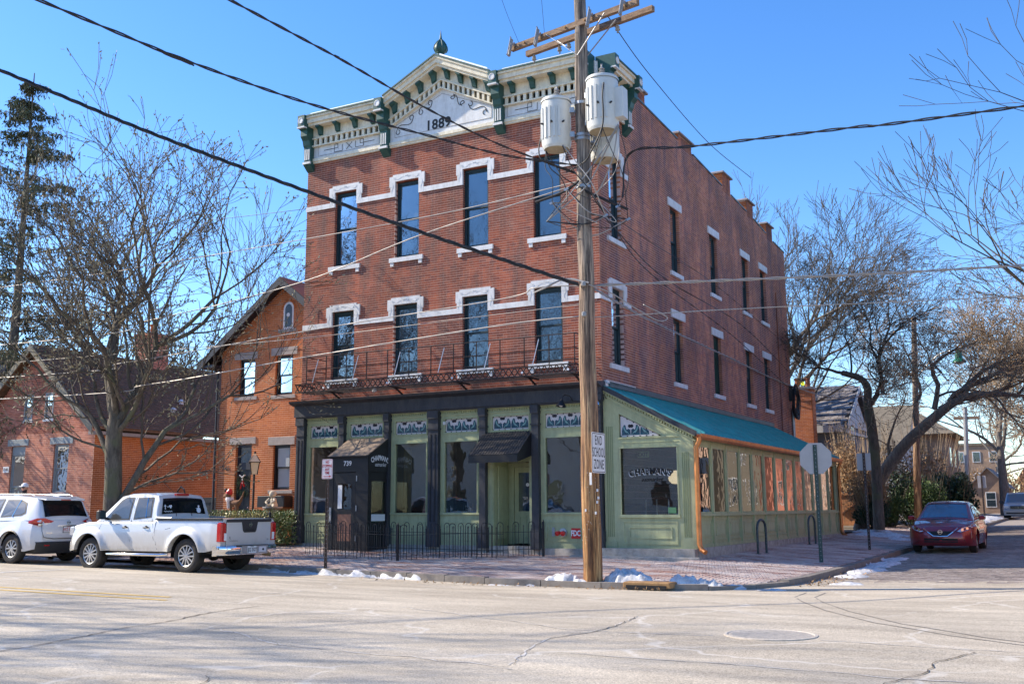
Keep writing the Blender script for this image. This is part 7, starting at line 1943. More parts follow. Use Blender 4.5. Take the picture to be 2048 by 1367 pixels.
MAT['glass_blind'] = M('blind behind glass', (0.42,0.47,0.5), 0.12, var=0.04, coat=1.0)
MAT['glass_sky'] = glass_mat('sky-painted window glass', (0.20,0.27,0.29), 0.3, wav=0.06)  # pale base colour stands in for reflected sky
for c, a, b_, g in ((-12.40,1.92,3.38,MAT['glass_blind']),(-14.035,5.04,6.31,MAT['glass_sky']),(-12.42,5.01,6.34,MAT['glass_sky'])):
    window(H1, c, 0.70, a+0.003, b_, FR1, g, sashmat=MAT['black'], back=0.10)
aw = MB(); arch = [(-12.52,7.21),(-12.09,7.21),(-12.09,7.9)]+[(-12.305+0.215*math.cos(t_),7.9+0.22*math.sin(t_)) for t_ in np.linspace(0.2,PI-0.2,8)]+[(-12.52,7.9)]
aw.prism(arch, (0,Y1-0.004,0), (1,0,0), (0,0,1), (0,0.02,0)); ao = aw.build('arched_window', MAT['lead_white'], H1)
aw = MB(); aw.prism([(-12.305+(a+12.305)*0.68, 7.64+(b_-7.64)*0.85) for a, b_ in arch], (0,Y1-0.014,0), (1,0,0), (0,0,1), (0,0.008,0)); aw.build('stained_panel', MAT['lead_dark'], ao)
MB().lathe((-12.305,Y1-0.016,7.68), [(0.07,0),(0.07,0.006)], 12, axis=(0,-1,0)).build('rosette', MAT['lead_white'], ao)
ab = MB()
for k in range(11):
    t_ = PI*k/10; ab.obox((-12.305+0.27*math.cos(t_),Y1-0.005,7.9+0.27*math.sin(t_)), (0.045*math.cos(t_),0,0.045*math.sin(t_)), (0,0.01,0), (-0.035*math.sin(t_),0,0.035*math.cos(t_)))
ab.build('brick_arch', MAT['brick_orange'], H1)
d_ = MB(); d_.box(-14.39,-14.32,Y1+0.1,Y1+0.2,0.4,3.45).box(-13.78,-13.71,Y1+0.1,Y1+0.2,0.4,3.45).box(-14.32,-13.78,Y1+0.1,Y1+0.2,2.62,2.85).box(-14.32,-13.78,Y1+0.1,Y1+0.2,3.35,3.45)
dh = d_.build('door_frame', MAT['trim_dark'], H1); MB().box(-14.32,-13.78,Y1+0.14,Y1+0.15,2.85,3.35).build('transom_pane', MAT['glass_low'], dh)
d_ = MB().box(-14.32,-13.78,Y1+0.13,Y1+0.18,0.4,2.62)
for a, b_ in ((-14.27,-14.07),(-14.03,-13.83)):
    for c_, e_ in ((0.6,1.3),(1.45,2.45)): d_.box(a,b_,Y1+0.12,Y1+0.13,c_,e_)
do_ = d_.build('front_door', MAT['black'], H1); MB().sphere((-13.86,Y1+0.09,1.38),0.03,8,6).build('door_knob', MAT['chrome'], do_)
mb = MB(); text_mb(mb, '745', 0.24, (-14.80,Y1-0.012,2.66), (1,0,0), (0,0,1), 0.004, 0.95, bold=0.004); mb.build('house_number', MAT['text_black'], H1)
MB().lathe((-14.75,Y1-0.02,1.95), [(0.07,0),(0.05,0.03),(0.01,0.04)], 12, axis=(0,-1,0)).build('wall_boss', MAT['iron'], H1)
t = empty('wreath', (-14.05,Y1+0.06,2.15), 'evergreen wreath with a white and red bow on the black door of house 745', 'wreath')
random.seed(3); mb = MB()
for k in range(170):
    a = random.uniform(0, 2*PI); rr = 0.24+random.uniform(-0.07,0.07); c_ = Vector((-14.05+rr*math.cos(a),Y1+0.06+random.uniform(-0.05,0.03),2.1+rr*1.15*math.sin(a)))
    mb.bar(c_, c_+Vector((random.uniform(-1,1),random.uniform(-.6,0.2),random.uniform(-1,1))).normalized()*0.10, 0.012, 0.006)
MAT['evergreen'] = M('evergreen needles', (0.035,0.075,0.03), 0.8, var=0.4, scale=10)
mb.build('greenery', MAT['evergreen'], t)
MB().bar((-14.05,Y1-0.01,2.36),(-14.16,Y1-0.02,2.44),0.06,0.02).bar((-14.05,Y1-0.01,2.36),(-13.94,Y1-0.02,2.44),0.06,0.02).bar((-14.05,Y1-0.01,2.36),(-14.02,Y1-0.02,2.15),0.04,0.01).build('white_bow', MAT['text_white'], t)
MB().bar((-14.02,Y1-0.015,2.25),(-13.95,Y1-0.02,2.05),0.07,0.01).bar((-14.06,Y1-0.02,2.2),(-14.1,Y1-0.02,1.98),0.05,0.01).build('red_ribbon', MAT['red'], t)
# street lantern on post
t = empty('street_lantern', (-12.86,1.45,0.3), 'cream four-sided gas lantern on a post before house 745', 'street lamp')
MB().tube([(-12.86,1.45,0.2),(-12.86,1.45,2.45)], 0.035, 8).build('post', MAT['black'], t)
MAT['lantern'] = M('cream lantern glass', (0.72,0.62,0.42), 0.35, var=0.06)
lx, ly = -12.86, 1.45
def frus(mb, r0, z0, r1, z1): mb.lathe((lx,ly,0), [(r0,z0),(r1,z1)], 4, axis=(0,0,1))
mb = MB(); frus(mb, 0.12, 2.42, 0.20, 2.80); g_ = mb.build('lantern_glass', MAT['lantern'], t)
mb = MB(); frus(mb, 0.25, 2.80, 0.07, 3.02); frus(mb, 0.05, 3.02, 0.06, 3.08); mb.build('lantern_roof', MAT['lantern'], t)
mb = MB()
for k in range(4):
    a = k*PI/2; d0_, u0_, v0_ = basis((0,0,1)); dd = u0_*math.cos(a)+v0_*math.sin(a)
    mb.bar(Vector((lx,ly,2.41))+dd*0.125, Vector((lx,ly,2.80))+dd*0.205, 0.02); mb.bar(Vector((lx,ly,2.80))+dd*0.255, Vector((lx,ly,3.02))+dd*0.075, 0.015)
    d2 = u0_*math.cos(a+PI/2)+v0_*math.sin(a+PI/2); mb.bar(Vector((lx,ly,2.80))+dd*0.25, Vector((lx,ly,2.80))+d2*0.25, 0.02)
mb.sphere((lx,ly,3.11),0.04,8,6); mb.build('lantern_frame', MAT['iron'], t)
# window box with light string, garden ornaments
t = empty('window_box', (-12.4,2.0,1.4), 'black planter box below the ground-floor window of house 745', 'planter')
MB().bbox(-12.98,-11.85,1.75,2.19,1.38,1.74,0.02).build('box', MAT['black'], t)
t = empty('pedestal_statue', (-11.2,0.5,0.3), 'weathered pale cherub statue on a low bowl above the hedge', 'statue')
sm_ = MB().lathe((-11.2,0.5,0.3), [(0.14,0),(0.12,0.1),(0.07,0.2),(0.06,0.9),(0.12,0.98),(0.3,1.05),(0.3,1.09),(0.02,1.09)], 16)
sm_.build('bowl_pedestal', MAT['stone'], t)
MAT['statue'] = M('old stone statue', (0.5,0.43,0.33), 0.85, var=0.25, scale=14, bmp=0.3)
cb = MB(); cb.lathe((-11.18,0.5,1.38), [(0.13,0),(0.14,0.06),(0.10,0.16),(0.085,0.24),(0.05,0.28)], 12); cb.sphere((-11.2,0.47,1.75),0.10,12,9); cb.sphere((-11.2,0.49,1.78),0.112,10,7,(1,1,.85))
cb.tube([(-11.1,0.45,1.62),(-11.0,0.36,1.55),(-11.08,0.3,1.5)],[0.045,0.035,0.03],8).tube([(-11.29,0.45,1.62),(-11.34,0.35,1.52),(-11.25,0.3,1.48)],[0.045,0.035,0.03],8).tube([(-11.1,0.42,1.43),(-10.95,0.25,1.42),(-10.9,0.2,1.38)],[0.06,0.05,0.035],8).tube([(-11.25,0.42,1.43),(-11.2,0.22,1.42)],[0.06,0.04],8)
cb.build('cherub', MAT['statue'], t, 60)
t = empty('dog_figure', (-12.75,0.55,1.2), 'tan dog ornament with a red hat and patterned scarf half hidden by the pickup cab', 'garden ornament')
MAT['tan_fur'] = M('tan dog', (0.22,0.11,0.06), 0.9, var=0.2, scale=20)
MB().tube([(-13.05,0.55,1.72),(-12.98,0.55,1.55),(-12.85,0.55,1.50),(-12.65,0.55,1.50),(-12.56,0.55,1.58),(-12.48,0.55,1.72),(-12.43,0.55,1.86)],[0.05,0.09,0.11,0.10,0.05,0.025,0.012],12).tube([(-12.9,0.5,1.45),(-12.9,0.5,1.12)],[0.06,0.035],8).tube([(-12.66,0.5,1.45),(-12.64,0.5,1.12)],[0.07,0.035],8).sphere((-13.08,0.55,1.76),0.1,10,8,(1.25,0.9,1)).tube([(-13.15,0.55,1.74),(-13.26,0.55,1.71)],[0.055,0.035],8).build('dog_body', MAT['tan_fur'], t, 60)
MB().lathe((-13.03,0.55,1.83), [(0.11,-0.03),(0.10,0.04),(0.06,0.11),(0.01,0.14)], 12, axis=(0.4,0,1)).build('hat', MAT['red'], t)
MB().lathe((-13.0,0.55,1.64), [(0.11,-0.09),(0.14,-0.03),(0.12,0.05)], 12, cap=False).bar((-12.95,0.42,1.6),(-12.9,0.4,1.35),0.08,0.02).build('scarf', MAT['sign_pink'], t)
MB().box(-13.15,-12.45,0.3,0.85,0.3,1.13).build('stand', MAT['plinth'], t)

# ------------------------------------------------------------------ pink brick house with dark shingle roof
H2 = empty('brick_house', (-24.9, 8.0, 0.4), 'low pink and orange brick house with a steep dark shingle roof at far left', 'house')
FR2 = ((0,Y1,0),(1,0,0),(0,-1,0)); X2 = -21.35
ho2 = [(-26.02,-25.20,0.9,3.78),(-23.55,-22.72,1.95,3.78),(-25.45,-24.95,4.75,5.75),(-24.25,-23.75,4.75,5.75)]
mb = MB(); wall_cells(mb, -28.4, X2, 0.3, 4.2, ho2[:2]+[(-99,-98,0,1)], FR2, 0.25)
gab = [(-28.4,4.2),(X2,4.2),(-24.88,7.45)]
mb.prism(gab, (0,Y1+0.06,0), (1,0,0), (0,0,1), (0,0.2,0))
h2w = mb.build('front_wall', MAT['mortar_light'], H2)
def clip2(z):
    if z < 4.2: return (-28.4, X2)
    t = (z-4.2)/3.25; return (-28.4+3.52*t, X2-3.53*t)
bricks(h2w, -28.4, X2, 0.4, 7.4, ho2, FR2, MAT['brick_pink'], clip=clip2, single=200)
FR2S = ((X2,0,0),(0,1,0),(1,0,0))
mb = MB(); wall_cells(mb, Y1+0.251, 14, 0.3, 4.15, [], FR2S, 0.25); h2s = mb.build('side_wall', MAT['mortar_light'], H2)
bricks(h2s, Y1, 14, 0.4, 4.1, [], FR2S, MAT['brick_orange'], single=150)
MAT['frame_grey'] = M('grey-blue frame', (0.27,0.30,0.31), 0.6, var=0.08)
window(H2, -25.61, 0.82, 0.95, 3.78, FR2, MAT['glass_low'], sashmat=MAT['frame_grey'], back=0.08, mid=0.45, top=0.30)
window(H2, -23.135, 0.83, 1.96, 3.78, FR2, MAT['glass_sky'], sashmat=MAT['frame_grey'], back=0.08)
for c in (-25.2,-24.0): window(H2, c, 0.5, 4.76, 5.75, FR2, MAT['glass_low'], sashmat=MAT['frame_grey'], back=0.02)
lintel(H2,-26.25,-25.02,3.78,4.03,Y1,MAT['frame_grey']); lintel(H2,-23.78,-22.5,3.78,4.03,Y1,MAT['frame_grey']); lintel(H2,-23.72,-22.55,1.84,1.95,Y1,MAT['frame_grey'],'sill')
lintel(H2,-25.5,-24.9,4.66,4.75,Y1,MAT['trim_white'],'sill'); lintel(H2,-24.3,-23.7,4.66,4.75,Y1,MAT['trim_white'],'sill')
MB().box(-26.42,-26.08,Y1-0.02,Y1-0.005,2.77,3.0).build('number_plaque', MAT['text_white'], H2)
mb = MB(); text_mb(mb, '748', 0.17, (-26.25,Y1-0.022,2.88), (1,0,0), (0,0,1), 0.003); mb.build('house_number', MAT['text_black'], H2)
s2 = 3.4/3.9
def rz2(x): return 7.65-abs(x+24.88)*s2
MAT['shingle'] = M('dark shingles', (0.19,0.12,0.08), 0.95, var=0.3, scale=7, bmp=0.4, bscale=30, spec=0.1)
mb = MB()
for a, b_ in ((-28.9,-24.88),(-24.88,X2+0.28)):
    mb.add([(a,Y1-0.35,rz2(a)-0.08),(b_,Y1-0.35,rz2(b_)-0.08),(b_,14.2,rz2(b_)-0.08),(a,14.2,rz2(a)-0.08),(a,Y1-0.35,rz2(a)),(b_,Y1-0.35,rz2(b_)),(b_,14.2,rz2(b_)),(a,14.2,rz2(a))], [(0,3,2,1),(4,5,6,7),(0,1,5,4),(1,2,6,5),(2,3,7,6),(3,0,4,7)])
rf2 = mb.build('roof', MAT['shingle'], H2)
# shingle courses on the slope facing the camera
nrow = 34; C = []; Hh = []
vd = Vector((3.81, 0, -s2*3.81)); Ls = vd.length; vdn = vd.normalized(); nnm = Vector((s2,0,1)).normalized()
for r_ in range(nrow):
    y = Y1-0.3+(0.2 if r_ % 2 else 0); 
    while y < 14.0:
        c_ = Vector((-24.88,y+0.2,7.65))+vdn*((r_+0.5)*Ls/nrow)+nnm*(0.018+random.uniform(-0.003,0.004)); C.append(tuple(c_)); Hh.append((0.195, Ls/nrow/2*1.02, 0.008)); y += 0.4
tl = (vdn*1.0+nnm*0.13).normalized()
C = np.array(C); Hh = np.array(Hh); near = np.argsort(np.linalg.norm(C-np.array([-21.0,4,4.3]), axis=1))
ax_ = ((0,1,0), tuple(tl), tuple(tl.cross(Vector((0,1,0))*-1)))
np_boxes('shingle_courses', C[near[120:]], Hh[near[120:]], ax_, MAT['shingle'], rf2)
me = None
for k in near[:120]:
    if me is None: o = MB().obox((0,0,0), Vector(ax_[0])*0.195, Vector(ax_[1])*float(Hh[0][1]), Vector(ax_[2])*0.008).build('shingle', MAT['shingle']); me = o.data
    else: o = bpy.data.objects.new('shingle', me); COL.objects.link(o)
    o.parent = rf2; o.location = Vector(C[k])-ORG[rf2.name]
mb = MB()
for a, b_ in ((-28.9,-24.88),(-24.88,X2+0.28)):
    mb.add([(a,Y1-0.40,rz2(a)-0.28),(b_,Y1-0.40,rz2(b_)-0.28),(b_,Y1-0.352,rz2(b_)-0.28),(a,Y1-0.352,rz2(a)-0.28),(a,Y1-0.40,rz2(a)+0.01),(b_,Y1-0.40,rz2(b_)+0.01),(b_,Y1-0.352,rz2(b_)+0.01),(a,Y1-0.352,rz2(a)+0.01)], [(0,3,2,1),(4,5,6,7),(0,1,5,4),(1,2,6,5),(2,3,7,6),(3,0,4,7)])
mb.build('barge_board', M('shaded white barge paint', (0.24,0.21,0.15), 0.7), H2)  # taupe puts shade on the white barge board into the colour
MB().box(X2,X2+0.34,Y1-0.3,14.1,4.05,4.17).build('eave_board', MAT['stone'], H2)
def chimney_stack(par, x0, x1, y0, y1, z0, z1, mat, pots=0, potmat=None, cap=True):
    o = MB().box(x0+0.02,x1-0.02,y0+0.02,y1-0.02,z0,z1).build('chimney', MAT['mortar'], par)
    for fr, a, b_ in ((((0,y0+0.02,0),(1,0,0),(0,-1,0)),x0,x1),(((x1-0.02,0,0),(0,1,0),(1,0,0)),y0,y1)):
        bricks(o, a, b_, z0, z1, [], fr, mat, single=0, depth=0.03)
    if cap: MB().bbox(x0-0.07,x1+0.07,y0-0.07,y1+0.07,z1,z1+0.12,0.02).build('cap', MAT['brick_pink'] if not potmat else MAT['stone'], o)
    for k in range(pots): MB().lathe((x0+(x1-x0)*(k+0.5)/pots,(y0+y1)/2,z1+0.1), [(0.14,0),(0.13,0.1),(0.12,0.4),(0.15,0.42),(0.15,0.48)], 12).build('chimney_pot', potmat or MAT['brick_orange'], o)
chimney_stack(H2, -25.35, -24.45, 7.3, 8.4, 6.6, 8.75, MAT['brick_pink'], 1)
for k, (x_, y_, z_) in enumerate(((-22.6,7.5,0),(-22.1,6.6,0))):
    zz_ = rz2(x_); MB().lathe((x_,y_,zz_), [(0.12,0),(0.12,0.1),(0.16,0.12),(0.05,0.22)], 10).build('roof_vent', MAT['trim_white'], H2)
# black gate between the two houses
G1 = empty('garden_gate', (-16.1,2.4,0.4), 'black gate and railing between the orange side wall and house 745', 'gate')
for k in range(9): MB().box(-16.95+k*0.185,-16.95+k*0.185+0.175,2.38,2.41,0.35,1.72).build('board', MAT['black'], G1)
MB().box(-17.0,-15.22,2.35,2.38,1.55,1.66).box(-17.0,-15.22,2.35,2.38,0.6,0.7).build('rail', MAT['black'], G1)
MB().tube([(-17.0,2.3,1.7),(-17.1,2.3,1.95),(-16.95,2.3,2.1),(-16.8,2.3,2.0),(-16.7,2.3,1.75)],0.03,6).build('scroll', MAT['black'], G1)

# ------------------------------------------------------------------ generic background houses
def gable_house(name, x0, x1, y0, y1, zb, ze, zrid, axis, wall, roof, label, wins=(), over=0.3, rake=None, group=None):
    """axis 'x': ridge along x. wins: (face, u, z, w, h)"""
    t = empty(name, ((x0+x1)/2,(y0+y1)/2,zb), label, 'house', group)
    MB().box(x0,x1,y0,y1,zb,ze).build('wall', wall, t)
    if axis == 'x':
        ym = (y0+y1)/2
        for xx in (x0, x1-0.1): MB().prism([(y0,ze),(y1,ze),(ym,zrid)], (xx,0,0), (0,1,0), (0,0,1), (0.1,0,0)).build('gable', wall, t)
        s_ = (zrid-ze)/(ym-y0); r = MB()
        for a, b_ in ((y0-over, ym), (y1+over, ym)):
            za, zb2 = zrid-abs(a-ym)*s_, zrid
            r.add([(x0-over,a,za),(x1+over,a,za),(x1+over,b_,zb2),(x0-over,b_,zb2),(x0-over,a,za+0.1),(x1+over,a,za+0.1),(x1+over,b_,zb2+0.1),(x0-over,b_,zb2+0.1)], [(0,3,2,1),(4,5,6,7),(0,1,5,4),(1,2,6,5),(2,3,7,6),(3,0,4,7)])
    else:
        xm = (x0+x1)/2
        for yy in (y0, y1-0.1): MB().prism([(x0,ze),(x1,ze),(xm,zrid)], (0,yy,0), (1,0,0), (0,0,1), (0,0.1,0)).build('gable', wall, t)
        s_ = (zrid-ze)/(xm-x0); r = MB()
        for a, b_ in ((x0-over, xm), (x1+over, xm)):
            za, zb2 = zrid-abs(a-xm)*s_, zrid
            r.add([(a,y0-over,za),(b_,y0-over,zb2),(b_,y1+over,zb2),(a,y1+over,za),(a,y0-over,za+0.1),(b_,y0-over,zb2+0.1),(b_,y1+over,zb2+0.1),(a,y1+over,za+0.1)], [(0,3,2,1),(4,5,6,7),(0,1,5,4),(1,2,6,5),(2,3,7,6),(3,0,4,7)])
    ro = r.build('roof', roof, t)
    for f, u_, z, w, h in wins:
        if f == 'E': b1 = (x1+0.0, x1+0.06, u_-w/2, u_+w/2); c1 = (x1+0.06, x1+0.07, u_-w/2+0.07, u_+w/2-0.07); mun = (x1+0.07,x1+0.09)
        elif f == 'S': b1 = (u_-w/2, u_+w/2, y0-0.06, y0); c1 = (u_-w/2+0.07, u_+w/2-0.07, y0-0.07, y0-0.06); mun = None
        elif f == 'N': b1 = (u_-w/2, u_+w/2, y1, y1+0.06); c1 = (u_-w/2+0.1, u_+w/2-0.1, y1+0.06, y1+0.07); mun = None
        elif f == 'W': b1 = (x0-0.06, x0, u_-w/2, u_+w/2); c1 = (x0-0.07, x0-0.06, u_-w/2+0.07, u_+w/2-0.07); mun = None
        fo = MB().box(*b1, z, z+h).build('window', MAT['trim_white'], t)
        MB().box(*c1, z+0.07, z+h/2-0.03).build('pane', MAT['glass_low'], fo); MB().box(*c1, z+h/2+0.03, z+h-0.07).build('pane', MAT['glass_low'], fo)
        if f == 'E': MB().box(x1+0.07,x1+0.085,u_-0.015,u_+0.015,z+0.07,z+h-0.07).build('glazing_bar', MAT['trim_white'], fo)
    return t, ro
ORD = ['first','second','third','fourth','fifth','sixth','seventh','eighth']
MAT['siding_grey'] = M('grey siding', (0.12,0.13,0.16), 0.7, var=0.1)
MAT['siding_pale'] = M('pale siding', (0.5,0.5,0.5), 0.7, var=0.1)
MAT['slate'] = M('slate', (0.17,0.15,0.145), 0.7, var=0.4, scale=3, bmp=0.3)
mt, n, b = NM('slate tiles'); P = pnode(n); g = n.nodes.new('ShaderNodeNewGeometry'); oi = n.nodes.new('ShaderNodeObjectInfo')
s_ = math_(n, 'FRACT', math_(n, 'ADD', g.outputs['Random Per Island'], oi.outputs['Random']))
n.links.new(ramp(n, s_, [(0,(0.12,0.11,0.11)),(0.4,(0.2,0.175,0.165)),(0.8,(0.28,0.25,0.235)),(1,(0.34,0.31,0.29))]), b.inputs['Base Color']); b.inputs['Roughness'].default_value = 0.7
MAT['slates'] = mt
H3, r3 = gable_house('slate_roof_house', -9, 0, 29.5, 36.5, 0.3, 5.35, 7.5, 'x', MAT['siding_grey'], MAT['slate'],
    'dark grey house with a fish-scale slate roof and white windows behind the wooden gate', [('E',31.6,4.0,0.8,1.5),('E',31.6,1.3,0.9,1.9),('E',34.6,1.3,0.9,1.9),('S',-2.0,1.5,0.9,1.6)])
MB().box(-9.2,0.1,29.1,29.5,4.95,5.3).box(0.0,0.12,29.2,36.8,4.95,5.1).build('soffit_board', MAT['siding_pale'], H3)
MB().prism([(29.2,5.05),(33,7.35),(36.8,5.05),(36.8,5.35),(33,7.62),(29.2,5.35)], (0.28,0,0), (0,1,0), (0,0,1), (0.04,0,0)).build('barge_board', MAT['siding_pale'], H3)
MB().prism([(30.2,5.35),(33,7.1),(35.8,5.35)], (0.02,0,0), (0,1,0), (0,0,1), (0.05,0,0)).build('gable_panel', MAT['siding_pale'], H3)
# fish-scale slates, each with a rounded end
vd = Vector((0,-3.8,-2.33)); Ls = vd.length; vdn = vd.normalized(); nn_ = Vector((0,-0.52,0.85)).normalized(); me = None; rows = 13; cnt = 0; big = MB()
for r_ in range(rows):
    x = -0.1+(0.17 if r_ % 2 else 0)
    while x > -9.0:
        c_ = Vector((x,33,7.62))+vdn*((r_)*Ls/rows)+nn_*(0.03+0.01*(r_ % 2))
        poly = [(-0.165,0),(0.165,0),(0.165,0.30),(0.10,0.40),(-0.10,0.40),(-0.165,0.30)]
        if cnt < 300 and x > -5.5:
            if me is None:
                o = MB().prism(poly, (0,0,0), (1,0,0), tuple((vdn+nn_*0.06).normalized()), tuple(nn_*0.02)).build('slate', MAT['slates']); me = o.data
            else: o = bpy.data.objects.new('slate', me); COL.objects.link(o)
            o.parent = r3; o.location = c_-ORG[r3.name]; cnt += 1
        else: big.prism(poly, c_, (1,0,0), (vdn+nn_*0.06).normalized(), nn_*0.02)
        x -= 0.34
tag(big.build('slate_courses', MAT['slates'], r3), kind='stuff')
chimney_stack(H3, -2.15, -1.1, 28.0, 28.8, 3.0, 7.05, MAT['brick_orange'], 2, M('clay pot', (0.35,0.12,0.06), 0.8))
MAT['roof_brown'] = M('brown shingle roof', (0.17,0.14,0.10), 0.85, var=0.3, scale=4, bmp=0.5, bscale=8)
gable_house('shingle_roof_house', -9, -0.3, 51, 58, 0.4, 5.4, 8.3, 'x', MAT['siding_pale'], MAT['roof_brown'], 'pale house with a broad brown shingle roof behind the gnarled tree', [('E',54.5,3.5,0.9,1.4)])
t = empty('hip_roof_house', (-2,68,0.5), 'brick house with a low hipped roof beyond the evergreen bushes', 'house')
MAT['tan_brick'] = M('tan brick', (0.30,0.2,0.14), 0.9, var=0.2, scale=2); MB().box(-7,1.0,63,72,0.4,6.9).build('wall', MAT['tan_brick'], t)
MB().add([(-7.9,62,6.8),(1.9,62,6.8),(1.9,73,6.8),(-7.9,73,6.8),(-4.4,66.5,9.1),(-1.4,66.5,8.9),(-1.4,69,8.9),(-4.4,69,9.1)], [(0,3,2,1),(4,5,6,7),(0,1,5,4),(1,2,6,5),(2,3,7,6),(3,0,4,7)]).build('roof', MAT['roof_brown'], t)
for yy in (65,68,71):
    for zz_ in (1.6,4.4):
        w_ = MB().box(1.0,1.06,yy-0.5,yy+0.5,zz_,zz_+1.5).build('window', MAT['trim_white'], t); MB().box(1.06,1.07,yy-0.42,yy+0.42,zz_+0.08,zz_+1.42).build('pane', MAT['glass_low'], w_)
t = empty('apartment_block', (-6,130,0.5), 'distant flat-roofed brick apartment block at the end of the street', 'building')
MB().box(-12,-0.3,127,138,0.4,9.2).build('wall', MAT['tan_brick'], t); MB().box(-12.2,-0.1,126.8,138,9.2,9.5).build('parapet', MAT['roof_brown'], t)
for xx in np.arange(-11, -0.8, 2.0):
    for zz_ in (1.4,4.2,7.0):
        w_ = MB().box(xx,xx+1.0,126.92,127,zz_,zz_+1.4).build('window', MAT['trim_white'], t); MB().box(xx+0.1,xx+0.9,126.9,126.92,zz_+0.1,zz_+1.3).build('pane', MAT['glass_low'], w_)
gable_house('small_house', 0.5, 3.6, 84, 91, 0.5, 3.2, 4.8, 'y', MAT['tan_brick'], MAT['slate'], 'small distant brick house behind the far sign post', [('S',2.2,1.2,0.9,1.4)])
gable_house('small_house', 3.3, 6.6, 110, 118, 0.5, 4.6, 7.2, 'y', MAT['brick_pink'], MAT['roof_brown'], 'distant red brick house at the far end of the street beyond the minivan', [('S',5,1.2,0.9,1.4),('S',4.2,3.0,0.7,1.0)])
gable_house('grey_house', -36, -29.2, 5, 14, 0.5, 5.6, 8.2, 'y', MAT['siding_pale'], MAT['slate'], 'pale grey gabled house at the far left edge behind the pink brick house', [('S',-31,3.4,0.9,1.4)])
# houses across the side street and across the main street: seen mirrored in the windows
HX, rx_ = gable_house('brick_house', 15.0, 24, 1, 12, 0.0, 6.5, 10.0, 'x', MAT['brick_pink'], MAT['roof_brown'], 'orange brick house across the side street', [('W',3,1.3,1.0,1.8),('W',6.5,1.3,1.0,1.8),('W',10,1.3,1.0,1.8),('W',3,4.2,1.0,1.5),('W',6.5,4.2,1.0,1.5),('W',10,4.2,1.0,1.5)])
gable_house('brick_house', 15.5, 24, 17, 28, 0.2, 6.0, 9.0, 'y', MAT['brick_pink'], MAT['roof_brown'], 'pink brick house farther up across the side street', [('W',19,1.5,1.0,1.8),('W',23,1.5,1.0,1.8),('W',26,1.5,1.0,1.8)])
gable_house('white_house', -22, -10, -48, -37, -0.3, 6.2, 9.2, 'y', MAT['trim_white'], MAT['slate'], 'white house across the main street', [('N',-20,1.2,1.3,1.7),('N',-16,1.2,1.3,1.7),('N',-12.5,1.2,1.3,1.7),('N',-16,4.2,1.3,1.5)])
gable_house('brick_house', -7, 4, -52, -40, -0.3, 6.0, 9.0, 'x', MAT['brick_pink'], MAT['roof_brown'], 'long brick house across the main street', [('N',-2,1.5,1.2,1.7)])

for k in range(7):
    y_ = 31+12.5*k; gable_house('brick_house', 15.5, 24, y_, y_+9.5, 0.3, 6.2, 9.2, 'y' if k % 2 else 'x', MAT[('mortar_light','roof_brown','brick_pink')[k % 3]], MAT['roof_brown'], ORD[k]+' of the houses in the row across the side street', [('W',y_+2.5,1.5,1,1.8),('W',y_+7,1.5,1,1.8),('W',y_+4.7,4.2,1,1.5)])
for k in range(6):
    x_ = -36-13*k; gable_house('row_house', x_, x_+11, -50, -38, -0.3, 6.4, 9.8, 'y' if k % 2 else 'x', MAT[('siding_pale','tan_brick','trim_white')[k % 3]], MAT['roof_brown'], ORD[k]+' of the houses in the row across the main street', [('N',x_+3,1.5,1.2,1.7),('N',x_+8,1.5,1.2,1.7)])
# wooden gate and fence behind the extension
G2 = empty('wooden_gate', (1.2,24.2,0.4), 'orange-brown plank gate with a diagonal brace behind the end of the green extension', 'gate')
gx0, gx1 = 0.15, 2.05
for k in range(13):
    a = gx0+k*(gx1-gx0)/13; MB().box(a+0.004,a+(gx1-gx0)/13-0.006,24.2+random.uniform(0,0.01),24.23,0.48,1.86).build('plank', MAT['wood_plank'], G2)
MAT['wood_dark'] = M('dark plank', (0.16,0.08,0.045), 0.75, var=0.3)
MB().box(gx0,gx1,24.14,24.198,1.80,1.90).box(gx0,gx1,24.14,24.198,0.48,0.58).build('rail', MAT['wood_plank'], G2)
MB().bar((0.75,24.16,0.98),(2.0,24.16,1.8),0.05,0.12,(0,1,0)).build('brace', MAT['wood_dark'], G2)
MB().box(1.9,2.0,24.1,24.14,1.2,1.32).build('latch', MAT['black'], G2)
MB().box(2.05,2.2,24.15,24.3,0.4,2.0).build('gate_post', MAT['wood_dark'], G2)
F2 = empty('board_fence', (-3,24.3,0.4), 'plain board fence left of the plank gate, mostly behind the brick building', 'fence')
for k in range(30): MB().box(0.1-0.15*(k+1),0.1-0.15*k-0.01,24.25,24.28,0.45,1.9).build('plank', MAT['wood_plank'], F2)
# ------------------------------------------------------------------ trees
def bark_mat(name, c0, c1, moss=None):
    mt, n, b = NM(name); P = pnode(n)
    f = noise(n, mapping(n, P, (6,6,1.5)), 2.0, 7, 0.7)
    c = ramp(n, f, [(0.3, c0), (0.7, c1)])
    if moss: c = mix(n, ramp(n, noise(n, P, 1.5, 4), [(0.5,0),(0.62,0.7)]), c, moss)
    n.links.new(c, b.inputs['Base Color']); b.inputs['Roughness'].default_value = 0.9
    bump(n, b, f, 0.9, 0.02); return mt
MAT['bark'] = bark_mat('bark', (0.05,0.04,0.03), (0.19,0.155,0.115), (0.12,0.12,0.06))
MAT['bark_grey'] = bark_mat('grey bark', (0.10,0.085,0.07), (0.27,0.235,0.2))
MAT['twig'] = M('twigs', (0.10,0.078,0.056), 0.8, var=0.3, scale=4)
MAT['twig_tan'] = M('tan twigs', (0.34,0.25,0.16), 0.8, var=0.35, scale=4)
MAT['bud'] = M('buds', (0.33,0.29,0.18), 0.8, var=0.35, scale=5)
